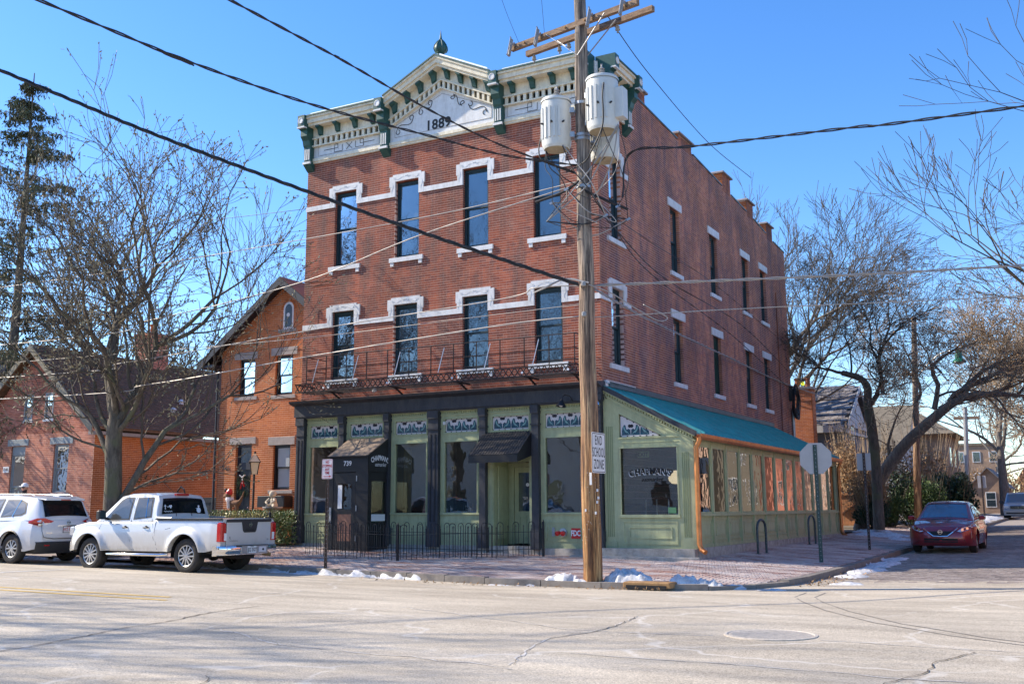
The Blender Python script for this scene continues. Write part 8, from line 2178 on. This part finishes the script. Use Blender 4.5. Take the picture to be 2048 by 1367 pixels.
MAT['dry_leaf'] = M('dry leaves', (0.36,0.22,0.11), 0.85, var=0.35, scale=5)

class Segs:
    """thousands of tapered 3-sided twigs in one mesh, written with numpy"""
    def __init__(s): s.a = []; s.b = []; s.ra = []; s.rb = []
    def add(s, a, b_, ra, rb): s.a.append(tuple(a)); s.b.append(tuple(b_)); s.ra.append(ra); s.rb.append(rb)
    def build(s, name, mat, parent, n=3, smooth=True):
        if not s.a: return None
        A, B_ = np.array(s.a), np.array(s.b); ra, rb = np.array(s.ra), np.array(s.rb)
        D = B_-A; L = np.linalg.norm(D, axis=1, keepdims=True); D = D/np.maximum(L, 1e-6)
        up = np.where(np.abs(D[:, 2:3]) < 0.9, np.array([[0,0,1.0]]), np.array([[1.0,0,0]]))
        U_ = np.cross(D, up); U_ /= np.linalg.norm(U_, axis=1, keepdims=True); V_ = np.cross(U_, D)
        an = np.arange(n)*2*PI/n; N = len(A)
        ring = U_[:, None]*np.cos(an)[None, :, None]+V_[:, None]*np.sin(an)[None, :, None]
        VA = A[:, None]+ring*ra[:, None, None]; VB = B_[:, None]+ring*rb[:, None, None]
        V = np.concatenate([VA, VB], 1)-np.array(ORG[parent.name])
        f = np.array([(k, (k+1) % n, n+(k+1) % n, n+k) for k in range(n)])
        I = (f[None]+(np.arange(N)*2*n)[:, None, None]).reshape(-1)
        me = bpy.data.meshes.new(name); me.vertices.add(N*2*n); me.vertices.foreach_set('co', V.reshape(-1).astype(np.float32))
        me.loops.add(len(I)); me.loops.foreach_set('vertex_index', I.astype(np.int32))
        me.polygons.add(N*n); me.polygons.foreach_set('loop_start', (np.arange(N*n)*4).astype(np.int32))
        me.update(calc_edges=True)
        if smooth: me.polygons.foreach_set('use_smooth', [True]*(N*n))
        return link(name, me, parent, mat)
def leaf_cloud(pts, dirs, size, name, mat, parent, jitter=0.5, elong=1.8, rs=1):
    """small quads folded across the middle"""
    r_ = np.random.default_rng(rs); P_ = np.array(pts); N = len(P_)
    if N == 0: return
    d = r_.normal(size=(N,3)) if dirs is None else np.array(dirs)+r_.normal(size=(N,3))*jitter
    d /= np.linalg.norm(d, axis=1, keepdims=True)
    q = r_.normal(size=(N,3)); u = np.cross(d, q); u /= np.linalg.norm(u, axis=1, keepdims=True); w = np.cross(d, u)
    s_ = size*r_.uniform(0.6, 1.3, (N,1))
    v = np.stack([P_, P_+d*s_*0.5*elong+u*s_*0.4+w*s_*0.15, P_+d*s_*elong, P_+d*s_*0.5*elong-u*s_*0.4+w*s_*0.15], 1)-np.array(ORG[parent.name])
    I = (np.array([[0,1,2],[0,2,3]])[None]+(np.arange(N)*4)[:, None, None]).reshape(-1)
    me = bpy.data.meshes.new(name); me.vertices.add(N*4); me.vertices.foreach_set('co', v.reshape(-1).astype(np.float32))
    me.loops.add(len(I)); me.loops.foreach_set('vertex_index', I.astype(np.int32))
    me.polygons.add(N*2); me.polygons.foreach_set('loop_start', (np.arange(N*2)*3).astype(np.int32)); me.update(calc_edges=True)
    o = link(name, me, parent, mat); o['kind'] = 'stuff'; return o

def grow(rn, segs, tips, p, d, L, r, depth, maxd, up=0.15, spread=0.55, ratio=0.72, wig=0.18, rmin=0.006, kids=(2,3), nseg=4, big=None, big_r=0.05, droop=0.0):
    """recursive limb; thick parts go to `big` as smooth tubes, the rest to segs"""
    p = Vector(p); d = Vector(d).normalized(); path = [p.copy()]; rad = [r]
    re = max(rmin, r*ratio*0.9)
    for k in range(nseg):
        d = (d+Vector((rn.gauss(0,wig), rn.gauss(0,wig), rn.gauss(0,wig)*0.7+up*(1-0.4*k/nseg)-droop*depth*0.05))).normalized()
        q = p+d*(L/nseg); path.append(q); rad.append(r+(re-r)*(k+1)/nseg); p = q
        if depth < maxd and rn.random() < 0.55 and k < nseg-1:
            ax = Vector((rn.gauss(0,1), rn.gauss(0,1), rn.gauss(0,0.6))); sd_ = (ax-d*ax.dot(d)).normalized()
            nd = (d*0.75+sd_*rn.uniform(0.5,0.95)).normalized()
            grow(rn, segs, tips, q, nd, L*rn.uniform(0.45,0.75), rad[-1]*0.5, depth+1+(depth < 1), maxd, up, spread, ratio, wig, rmin, kids, max(2,nseg-1), big, big_r, droop)
    if r > big_r and big is not None: big.tube(path, rad, 8 if r > 0.12 else 6)
    else:
        for a, b_, r1, r2 in zip(path[:-1], path[1:], rad[:-1], rad[1:]): segs.add(a, b_, r1, r2)
    if depth >= maxd: tips.append((p, d)); return
    for k in range(rn.randint(*kids)):
        ax = Vector((rn.gauss(0,1), rn.gauss(0,1), rn.gauss(0,0.7))); sd_ = (ax-d*ax.dot(d)).normalized()
        nd = (d+sd_*rn.uniform(spread*0.5, spread*1.3)).normalized()
        grow(rn, segs, tips, p, nd, L*rn.uniform(0.62,0.9), re*rn.uniform(0.68,0.92), depth+1, maxd, up, spread, ratio, wig, rmin, kids, max(2,nseg-1), big, big_r, droop)
def tree(name, base, label, limbs, seed, trunk=None, bark='bark', twig='twig', maxd=6, bud=None, budn=1, group=None, cat='tree', **kw):
    """limbs: (start, dir, length, radius). trunk: list of (pt, r)"""
    rn = random.Random(seed); t = empty(name, base, label, cat, group)
    tb = MB(); segs = Segs(); tips = []
    if trunk: tb.tube(smooth_path([p_ for p_, _ in trunk], 4), [float(v) for v in np.interp(np.linspace(0, len(trunk)-1, (len(trunk)-1)*4+1), range(len(trunk)), [r_ for _, r_ in trunk])], 14)
    lb = MB()
    for st_, d, L, r in limbs: grow(rn, segs, tips, st_, d, L, r, 0, maxd, big=lb, **kw)
    if tb.v: tb.build('trunk', MAT[bark], t, 60)
    if lb.v: lb.build('limbs', MAT[bark], t, 60)
    o = segs.build('crown', MAT[twig], t); 
    if o: o['kind'] = 'stuff'
    if bud:
        pts = []; dr = []
        for p_, d in tips:
            for k in range(budn): pts.append(tuple(p_-d*0.12*k+Vector((rn.gauss(0,.02),rn.gauss(0,.02),rn.gauss(0,.02))))); dr.append(tuple(d))
        leaf_cloud(pts, dr, bud[1], bud[2] if len(bud) > 2 else 'buds', MAT[bud[0]], t)
    return t, tips

# street tree behind the pickup
bx_, by_ = -12.05, -4.75
tr = [((bx_+0.02,by_,0.1),0.30),((bx_,by_,0.6),0.25),((bx_-0.02,by_,1.4),0.235),((bx_-0.05,by_,2.2),0.225),((bx_-0.12,by_,3.0),0.22),((bx_-0.1,by_,3.7),0.20)]
lm = [((bx_+0.05,by_,1.35),(0.55,0.1,0.9),2.4,0.105),((bx_-0.1,by_-0.05,2.6),(-0.75,-0.1,0.75),2.0,0.085),
      ((bx_-0.1,by_,3.6),(0.10,0,1),2.9,0.15),((bx_-0.1,by_,3.5),(-0.4,-0.1,1),2.6,0.12),((bx_-0.1,by_,3.4),(0.5,0.15,0.9),2.7,0.12),
      ((bx_-0.1,by_,3.2),(-0.9,0.05,0.55),2.1,0.08),((bx_-0.1,by_,3.8),(0.25,-0.4,1),2.4,0.09),((bx_-0.1,by_,3.3),(0.9,-0.1,0.75),2.3,0.08)]
tree('street_tree', (bx_,by_,0.2), 'bare many-limbed street tree with tan buds rising behind the silver pickup', lm, 21, tr, maxd=5, bud=('bud',0.055), budn=3, up=0.11, spread=0.62, wig=0.15, ratio=0.76, rmin=0.008, nseg=5)
# spruce at the far left
def spruce(name, base, H_, R_, label, seed, mat='spruce_needle'):
    rn = random.Random(seed); t = empty(name, base, label, 'tree'); x, y, z = base
    MB().tube([(x,y,z),(x+0.1,y,z+H_*0.5),(x,y,z+H_)], [0.28,0.16,0.02], 10).build('trunk', MAT['bark'], t, 60)
    segs = Segs(); pts = []; dr = []
    hgt = z+H_*0.12
    while hgt < z+H_-0.3:
        f = 1-(hgt-z)/H_
        for k in range(rn.randint(4,6)):
            a = rn.uniform(0, 2*PI); L = R_*(f**0.85)*rn.uniform(0.6,1.1)+0.25; p = Vector((x,y,hgt)); d = Vector((math.cos(a), math.sin(a), rn.uniform(0.05,0.3)))
            n_ = 7
            for i in range(n_):
                d2 = (d+Vector((0,0,-0.35*i/n_+0.10*(i > 4)))).normalized(); q = p+d2*L/n_; segs.add(p, q, 0.045*f*(1-i/n_)+0.008, 0.045*f*(1-(i+1)/n_)+0.006)
                for j in range(5):
                    s_ = Vector((-d2.y, d2.x, 0))*rn.choice((-1,1)); b2 = q+s_*rn.uniform(0.05,0.45)*L*0.28; c_ = b2+Vector((0,0,-rn.uniform(0.1,0.5)))
                    segs.add(q, b2, 0.008, 0.006); segs.add(b2, c_, 0.006, 0.004)
                    for m2 in range(5):
                        f2 = rn.random(); pts.append(tuple((q.lerp(b2, f2) if m2 % 2 else b2.lerp(c_, f2))+Vector((rn.gauss(0,.04),rn.gauss(0,.04),rn.gauss(0,.03))))); dr.append((0,0,-1))
                p = q
        hgt += rn.uniform(0.4,0.75)
    o = segs.build('branches', MAT['bark'], t); o['kind'] = 'stuff'
    leaf_cloud(pts, dr, 0.075, 'needles', MAT[mat], t, 0.7, 2.2, seed)
MAT['spruce_needle'] = M('spruce needles', (0.085,0.095,0.045), 0.8, var=0.45, scale=1.5)
spruce('spruce_tree', (-28.2,3.4,0.5), 19.6, 7.8, 'tall dark drooping spruce at the left edge', 4)
# trees beyond
tree('bare_tree', (-37,30,0.5), 'distant bare tree between the gabled house and the brick building', [((-37,30,5),(0.25,0,1),5.5,0.16),((-37,30,5),(-0.4,0,1),5.0,0.14),((-37,30,6),(0.6,0.2,1),4.6,0.12)], 8, [((-37,30,0.3),0.3),((-37,30,5.5),0.2)], bark='bark_grey', maxd=5, up=0.12, rmin=0.014, kids=(2,3))
tree('bare_tree', (-4.5,30,0.5), 'large bare tree with fan-like branches behind the rear corner of the brick building',
     [((-4.3,30,5),(0.75,-0.2,0.85),3.4,0.2),((-4.3,30,5.5),(0.35,-0.1,1),3.6,0.2),((-4.3,30,6.5),(0.0,0,1),3.4,0.18),((-4.3,30,4.6),(1.0,-0.25,0.55),3.2,0.15),((-4.3,30,7),(-0.3,0,1),3.2,0.15),((-4.3,30,6),(0.55,0.2,1),3.5,0.17)], 15,
     [((-4.5,30,0.3),0.5),((-4.4,30,4.5),0.38),((-4.3,30,7),0.28)], bark='bark_grey', maxd=6, up=0.05, spread=0.45, wig=0.10, rmin=0.011, kids=(2,3))
# gnarled leaning tree
gt = [((2.0,21.6,0.3),0.30),((2.5,21.6,1.7),0.26),((3.2,21.6,2.8),0.25),((4.1,21.2,3.8),0.23),((5.0,20.6,4.5),0.21),((6.0,20.1,5.2),0.17),((6.6,19.8,5.45),0.14)]
gl = [((6.5,19.8,5.45),(1,-0.1,0.02),2.2,0.13),((5.4,20.4,5.1),(0.5,0.1,0.95),2.0,0.12),((6.0,20.1,5.35),(0.4,-0.3,0.9),1.8,0.10),((4.6,20.9,4.5),(0.2,0.2,1),1.8,0.09),((6.4,19.8,5.4),(0.9,0.2,-0.05),1.9,0.10),((5.6,20.3,5.1),(0.8,-0.3,0.15),1.8,0.10),((3.4,21.5,3.4),(-0.3,-0.3,1),1.6,0.07),((6.3,19.9,5.5),(0.6,0.1,0.8),2.1,0.11)]
tree('gnarled_tree', (2.3,21.6,0.4), 'thick gnarled tree leaning right across the side street, full of tan twigs', gl, 33, gt, bark='bark_grey', twig='twig_tan', maxd=6, bud=('dry_leaf',0.05,'dry_leaves'), budn=1, up=0.04, spread=0.85, wig=0.26, rmin=0.008, kids=(2,3))
g2 = [((3.1,19.7,0.4),0.22),((3.15,19.6,3.0),0.19),((3.1,19.55,4.4),0.20),((3.02,19.5,5.4),0.17),((3.05,19.5,6.0),0.15),((2.8,19.4,6.4),0.13),((2.2,19.0,6.62),0.11)]
tree('crooked_tree', (3.1,19.7,0.4), 'crooked dark tree with a sharply bent top left of the leaning tree',
     [((3.06,19.5,5.3),(0.9,0.2,0.35),0.7,0.12),((3.6,19.7,5.75),(-0.05,0,1),1.7,0.09),((2.2,19.0,6.62),(-0.5,-0.1,0.15),0.9,0.07),((3.5,19.7,7.0),(0.4,0,0.9),1.6,0.06),((2.5,19.2,6.5),(0.1,0.1,1),1.5,0.05),((3.5,19.7,7.2),(-0.5,0,0.8),1.6,0.05)], 5, g2, twig='twig', maxd=6, up=0.05, spread=0.8, wig=0.2, rmin=0.007, bud=('dry_leaf',0.035,'dry_leaves'))
# off to the right: limbs entering the picture
tree('bare_tree', (13.0,13.0,0), 'bare tree at the right edge whose limbs reach in against the sky',
     [((13.6,13.2,9.3),(-1,-0.35,-0.02),1.75,0.12),((13.6,13.2,7.6),(-1,-0.4,-0.03),1.75,0.11),((13.6,13.2,6.4),(-0.95,-0.35,-0.1),1.7,0.1)], 44,
     [((13.9,13.5,0),0.42),((13.8,13.3,4),0.33),((13.6,13.2,9.9),0.18)], maxd=6, up=-0.05, spread=0.85, wig=0.3, rmin=0.007, kids=(2,3), nseg=5, twig='twig')
# far street trees
for k, (x_, y_, h_, lab, sd_) in enumerate(((4.35,69.5,9,'tall far street tree with a pale trunk and tan crown left of the minivan',50),(7.6,80,8,'second far street tree with tan twigs beyond the minivan',51),(2.5,98,9,'distant bare tree at the end of the street',52),(8.8,62,8,'bare tree at the right edge behind the minivan',53))):
    tree('bare_tree', (x_,y_,0.5), lab, [((x_,y_,h_*0.75),(0.3,0,1),h_*0.42,0.17),((x_,y_,h_*0.6),(-0.6,0,0.9),h_*0.4,0.14),((x_,y_,h_*0.65),(0.7,-0.2,0.8),h_*0.4,0.14),((x_,y_,h_*0.7),(-0.1,0.2,1),h_*0.45,0.14),((x_,y_,h_*0.5),(0.9,-0.2,0.3),h_*0.35,0.1)], sd_,
         [((x_,y_,0.3),0.45),((x_,y_,h_*0.4),0.34),((x_,y_,h_*0.8),0.2)], bark='bark_grey', twig='twig_tan', maxd=5, up=0.06, spread=0.65, wig=0.18, rmin=0.02, bud=('dry_leaf',0.09,'dry_leaves'), budn=2)
# trees on the camera's side: their shadows fall on the road, their crowns mirror in the windows
sx_, sy_ = -17.5, -21.3
tree('bare_tree', (sx_,sy_,-0.2), 'bare street tree on the opposite pavement, left of the view', [((sx_,sy_,5),(0.3,0,1),3.4,0.2),((sx_,sy_,4.6),(-0.6,0,0.9),3.2,0.16),((sx_,sy_,4.4),(0.9,0.1,0.8),3.3,0.17),((sx_,sy_,5.2),(0,0.6,1),3.3,0.17),((sx_,sy_,5.5),(0.1,-0.2,1),3.5,0.18)], 61, [((sx_,sy_,-0.3),0.38),((sx_,sy_,5.6),0.28)], maxd=5, rmin=0.012)
for k, (x_, y_, sd_) in enumerate(((-2,-36,71),(-16,-34,72),(17,0,73),(14.2,14,74))):
    tree('bare_tree', (x_,y_,-0.2), ('bare tree across the main street, mirrored in the second-storey windows','bare tree farther left across the main street','bare tree across the side street at the corner','bare tree across the side street beside the orange house')[k], [((x_,y_,5),(0.3,0,1),4.4,0.18),((x_,y_,4.4),(-0.6,0.1,0.9),4.0,0.15),((x_,y_,4.6),(0.7,0.1,0.9),4.0,0.15),((x_,y_,5.2),(0,-0.3,1),4.0,0.14)], sd_, [((x_,y_,-0.3),0.35),((x_,y_,5.3),0.24)], maxd=5, rmin=0.012)

# ------------------------------------------------------------------ shrubs and hedge
def shrub(name, c, rad, n_, size, label, leaf, stem='twig', seed=1, stems=60, group=None, cat='shrub', box=False):
    rn = random.Random(seed); t = empty(name, (c[0],c[1],c[2]), label, cat, group); segs = Segs(); pts = []; dr = []
    lobes = [(Vector((rn.uniform(-.6,.6)*rad[0], rn.uniform(-.6,.6)*rad[1], rn.uniform(0.35,0.85)*rad[2]*1.3)), rn.uniform(0.35,0.6)) for _ in range(9)]
    for k in range(stems):
        e = Vector((rn.uniform(-1,1)*rad[0], rn.uniform(-1,1)*rad[1], rn.uniform(0.5,1.9)*rad[2])); b_ = Vector((e.x*0.3, e.y*0.3, 0)); m_ = b_.lerp(e, 0.5)+Vector((rn.gauss(0,.1),rn.gauss(0,.1),0.05))
        cc = Vector(c); segs.add(cc+b_, cc+m_, 0.018, 0.011); segs.add(cc+m_, cc+e, 0.011, 0.005)
    for k in range(n_):
        if box: q = Vector((rn.uniform(-1,1)*rad[0], rn.uniform(-1,1)*rad[1], rn.uniform(0.02,1)*rad[2]*2)); 
        else:
            l_, r_ = rn.choice(lobes); v = Vector((rn.gauss(0,1),rn.gauss(0,1),rn.gauss(0,1))).normalized()*(rn.random()**0.4)*r_
            q = l_+Vector((v.x*rad[0], v.y*rad[1], v.z*rad[2]))
            if q.z < 0.03: q.z = rn.uniform(0.05,0.4)*rad[2]
        p_ = Vector(c)+q; pts.append(tuple(p_)); dr.append(tuple(q.normalized()*0.6+Vector((0,0,0.3))))
    o = segs.build('stems', MAT[stem], t); o['kind'] = 'stuff'
    leaf_cloud(pts, dr, size, 'leaves', MAT[leaf], t, 0.8, 1.7, seed)
    return t
MAT['ever_leaf'] = M('dark evergreen leaves', (0.028,0.055,0.018), 0.55, var=0.4, scale=2.5)
MAT['ever_leaf2'] = M('mid evergreen leaves', (0.06,0.105,0.025), 0.55, var=0.4, scale=2.5)
MAT['hedge_leaf'] = M('hedge leaves', (0.13,0.17,0.05), 0.45, var=0.6, scale=9)
MAT['varieg'] = M('variegated leaves', (0.42,0.38,0.16), 0.5, var=0.45, scale=12)
shrub('hedge', (-11.2,-0.3,0.3), (1.6,0.45,0.47), 6500, 0.05, 'glossy clipped hedge with pale leaf tips behind the black garden fence', 'hedge_leaf', seed=2, box=True, cat='hedge')
shrub('hedge', (-12.4,1.0,0.35), (1.6,0.5,0.46), 3500, 0.05, 'darker clipped hedge behind the pale-tipped one before house 745', 'ever_leaf2', seed=12, box=True, cat='hedge')
shrub('variegated_shrub', (-11.2,-0.75,0.85), (1.5,0.12,0.25), 500, 0.06, 'pale yellow-tipped sprigs along the front of the hedge', 'varieg', seed=3, stems=20)
shrub('yellow_shrub', (-9.9,-1.1,0.3), (0.28,0.2,0.3), 260, 0.055, 'small straw-yellow bush inside the black garden fence', 'varieg', seed=4, stems=16)
shrub('evergreen_shrub', (3.3,28.5,0.4), (1.5,1.6,1.5), 9000, 0.09, 'large dark evergreen bush left of the red sedan roof', 'ever_leaf', seed=5)
shrub('evergreen_shrub', (4.7,30.5,0.4), (1.1,1.8,1.75), 9000, 0.09, 'tall dense dark evergreen at the street edge behind the red sedan', 'ever_leaf', seed=6)
shrub('evergreen_shrub', (2.4,26.0,0.4), (1.0,0.9,1.0), 4500, 0.08, 'lighter green rhododendron-like bush beside the wooden gate', 'ever_leaf2', seed=7)
shrub('evergreen_shrub', (4.0,27.0,0.4), (0.9,0.8,1.35), 3500, 0.08, 'mid green bush in front of the dark evergreens', 'ever_leaf2', seed=17)
shrub('evergreen_shrub', (2.6,20.9,0.35), (0.8,0.6,0.75), 3500, 0.07, 'low dark bush round the foot of the leaning tree', 'ever_leaf', seed=27)
shrub('dry_vine', (2.5,21.2,0.9), (0.9,0.7,1.3), 2600, 0.06, 'dry tan vine clinging to the leaning trunk', 'dry_leaf', 'twig_tan', seed=28, stems=120)
shrub('dry_vine', (1.6,25.3,0.5), (1.3,1.0,2.6), 5200, 0.07, 'tangle of dry tan vine leaves above the plank gate', 'dry_leaf', 'twig_tan', seed=8, stems=170)
shrub('dry_shrub', (2.6,36,0.5), (2.4,2.5,3.0), 3200, 0.10, 'tall tan winter shrub mass behind the evergreens', 'dry_leaf', 'twig_tan', seed=9, stems=260)
shrub('dry_shrub', (0.3,27.5,2.0), (0.7,0.7,1.9), 500, 0.07, 'bare budding shrub against the dark grey house wall', 'dry_leaf', 'twig_tan', seed=10, stems=70)
shrub('dry_shrub', (2.2,100,0.5), (6,4,3.2), 2500, 0.22, 'far band of tan winter shrubs closing the street', 'dry_leaf', 'twig_tan', seed=13, stems=300)
# leaf litter in the kerb gutter
ls = [o for o in COL.objects if o.name == 'side_street'][0]
rn = random.Random(9); pts = []
for k in range(500):
    x = rn.uniform(5.0,6.2); y = rn.uniform(-4.2,1.5)
    if kd(x, y) > 0.02: pts.append((x, y, zr(x, y)+0.012))
for k in range(160): x = rn.uniform(-3,3.8); pts.append((x, -6.25+rn.uniform(-0.15,0.1), zr(x,-6.2)+0.015))
leaf_cloud(pts, None, 0.035, 'leaf_litter', MAT['dry_leaf'], ls)

# ------------------------------------------------------------------ person behind the white SUV
t = empty('person', (-16.4,-4.2,0.3), 'person in a white cap and sunglasses, only the head showing above the white SUV', 'person')
px_, py_, pz_ = -16.4, -4.2, 0.28
V_ = [(0,0,0.95),(0,0,1.15),(0,0,1.38),(0,0,1.50),(0,-0.01,1.58),(0,-0.02,1.68),(-0.1,0,0.9),(-0.11,0,0.5),(-0.11,0,0.1),(-0.11,-0.12,0.04),(0.1,0,0.9),(0.11,0,0.5),(0.11,0,0.1),(0.11,-0.12,0.04),(-0.19,0,1.40),(-0.25,0,1.12),(-0.24,-0.08,0.88),(0.19,0,1.40),(0.25,0,1.12),(0.24,-0.08,0.88)]
Ed = [(0,1),(1,2),(2,3),(3,4),(4,5),(0,6),(6,7),(7,8),(8,9),(0,10),(10,11),(11,12),(12,13),(2,14),(14,15),(15,16),(2,17),(17,18),(18,19)]
Rd = [0.15,0.14,0.16,0.07,0.065,0.10,0.10,0.075,0.05,0.045,0.10,0.075,0.05,0.045,0.07,0.05,0.035,0.07,0.05,0.035]
me = bpy.data.meshes.new('body'); me.from_pydata(V_, Ed, [])
o = bpy.data.objects.new('body', me); COL.objects.link(o); o.modifiers.new('skin', 'SKIN'); 
for i, r_ in enumerate(Rd): me.skin_vertices[0].data[i].radius = (r_, r_*0.85)
me.skin_vertices[0].data[0].use_root = True
sb = o.modifiers.new('sub', 'SUBSURF'); sb.levels = 2; sb.render_levels = 2
dg = bpy.context.evaluated_depsgraph_get(); m2 = bpy.data.meshes.new_from_object(o.evaluated_get(dg)); bpy.data.objects.remove(o)
m2.transform(Matrix.Translation((px_,py_,pz_))@Matrix.Rotation(R(35),4,'Z')); m2.transform(Matrix.Translation(-Vector((-16.4,-4.2,0.3))))
MAT['jacket'] = M('dark jacket', (0.05,0.04,0.04), 0.9, var=0.2); MAT['skin'] = M('skin', (0.5,0.28,0.2), 0.6, var=0.05)
link('body', m2, t, MAT['jacket'], 80)
hc = Vector((px_,py_,pz_+1.68))
hm = MB().sphere(hc, 0.10, 16, 12, (0.85,1.0,1.2)); hm.sphere(hc+Vector((0.05,-0.10,-0.01)),0.018,8,6); hm.sphere(hc+Vector((0.085,0,0)),0.022,8,6,(0.5,1,1.4)); hm.sphere(hc+Vector((-0.085,0,0)),0.022,8,6,(0.5,1,1.4)); hm.build('head', MAT['skin'], t, 80)
MB().lathe(hc+Vector((0,0,0.03)), [(0.102,-0.01),(0.104,0.03),(0.085,0.08),(0.04,0.105),(0.001,0.11)], 16).bbox(hc.x-0.02,hc.x+0.14,hc.y-0.18,hc.y-0.05,hc.z+0.03,hc.z+0.045,0.004).build('cap', MAT['text_white'], t, 50)
MB().box(hc.x-0.01,hc.x+0.10,hc.y-0.112,hc.y-0.085,hc.z-0.01,hc.z+0.025).build('sunglasses', MAT['text_black'], t)
MB().tube([hc+Vector((0.02,-0.098,-0.055)),hc+Vector((0.055,-0.09,-0.055))],0.006,5).build('mouth', MAT['red'], t)

for o in list(COL.objects):
    if o.type == 'MESH' and len(o.data.materials) == 0: print('no material', o.name)
print('objects', len(COL.objects), 'tris', sum(len(o.data.loop_triangles) or sum(len(p.vertices)-2 for p in o.data.polygons) for o in COL.objects if o.type == 'MESH'))
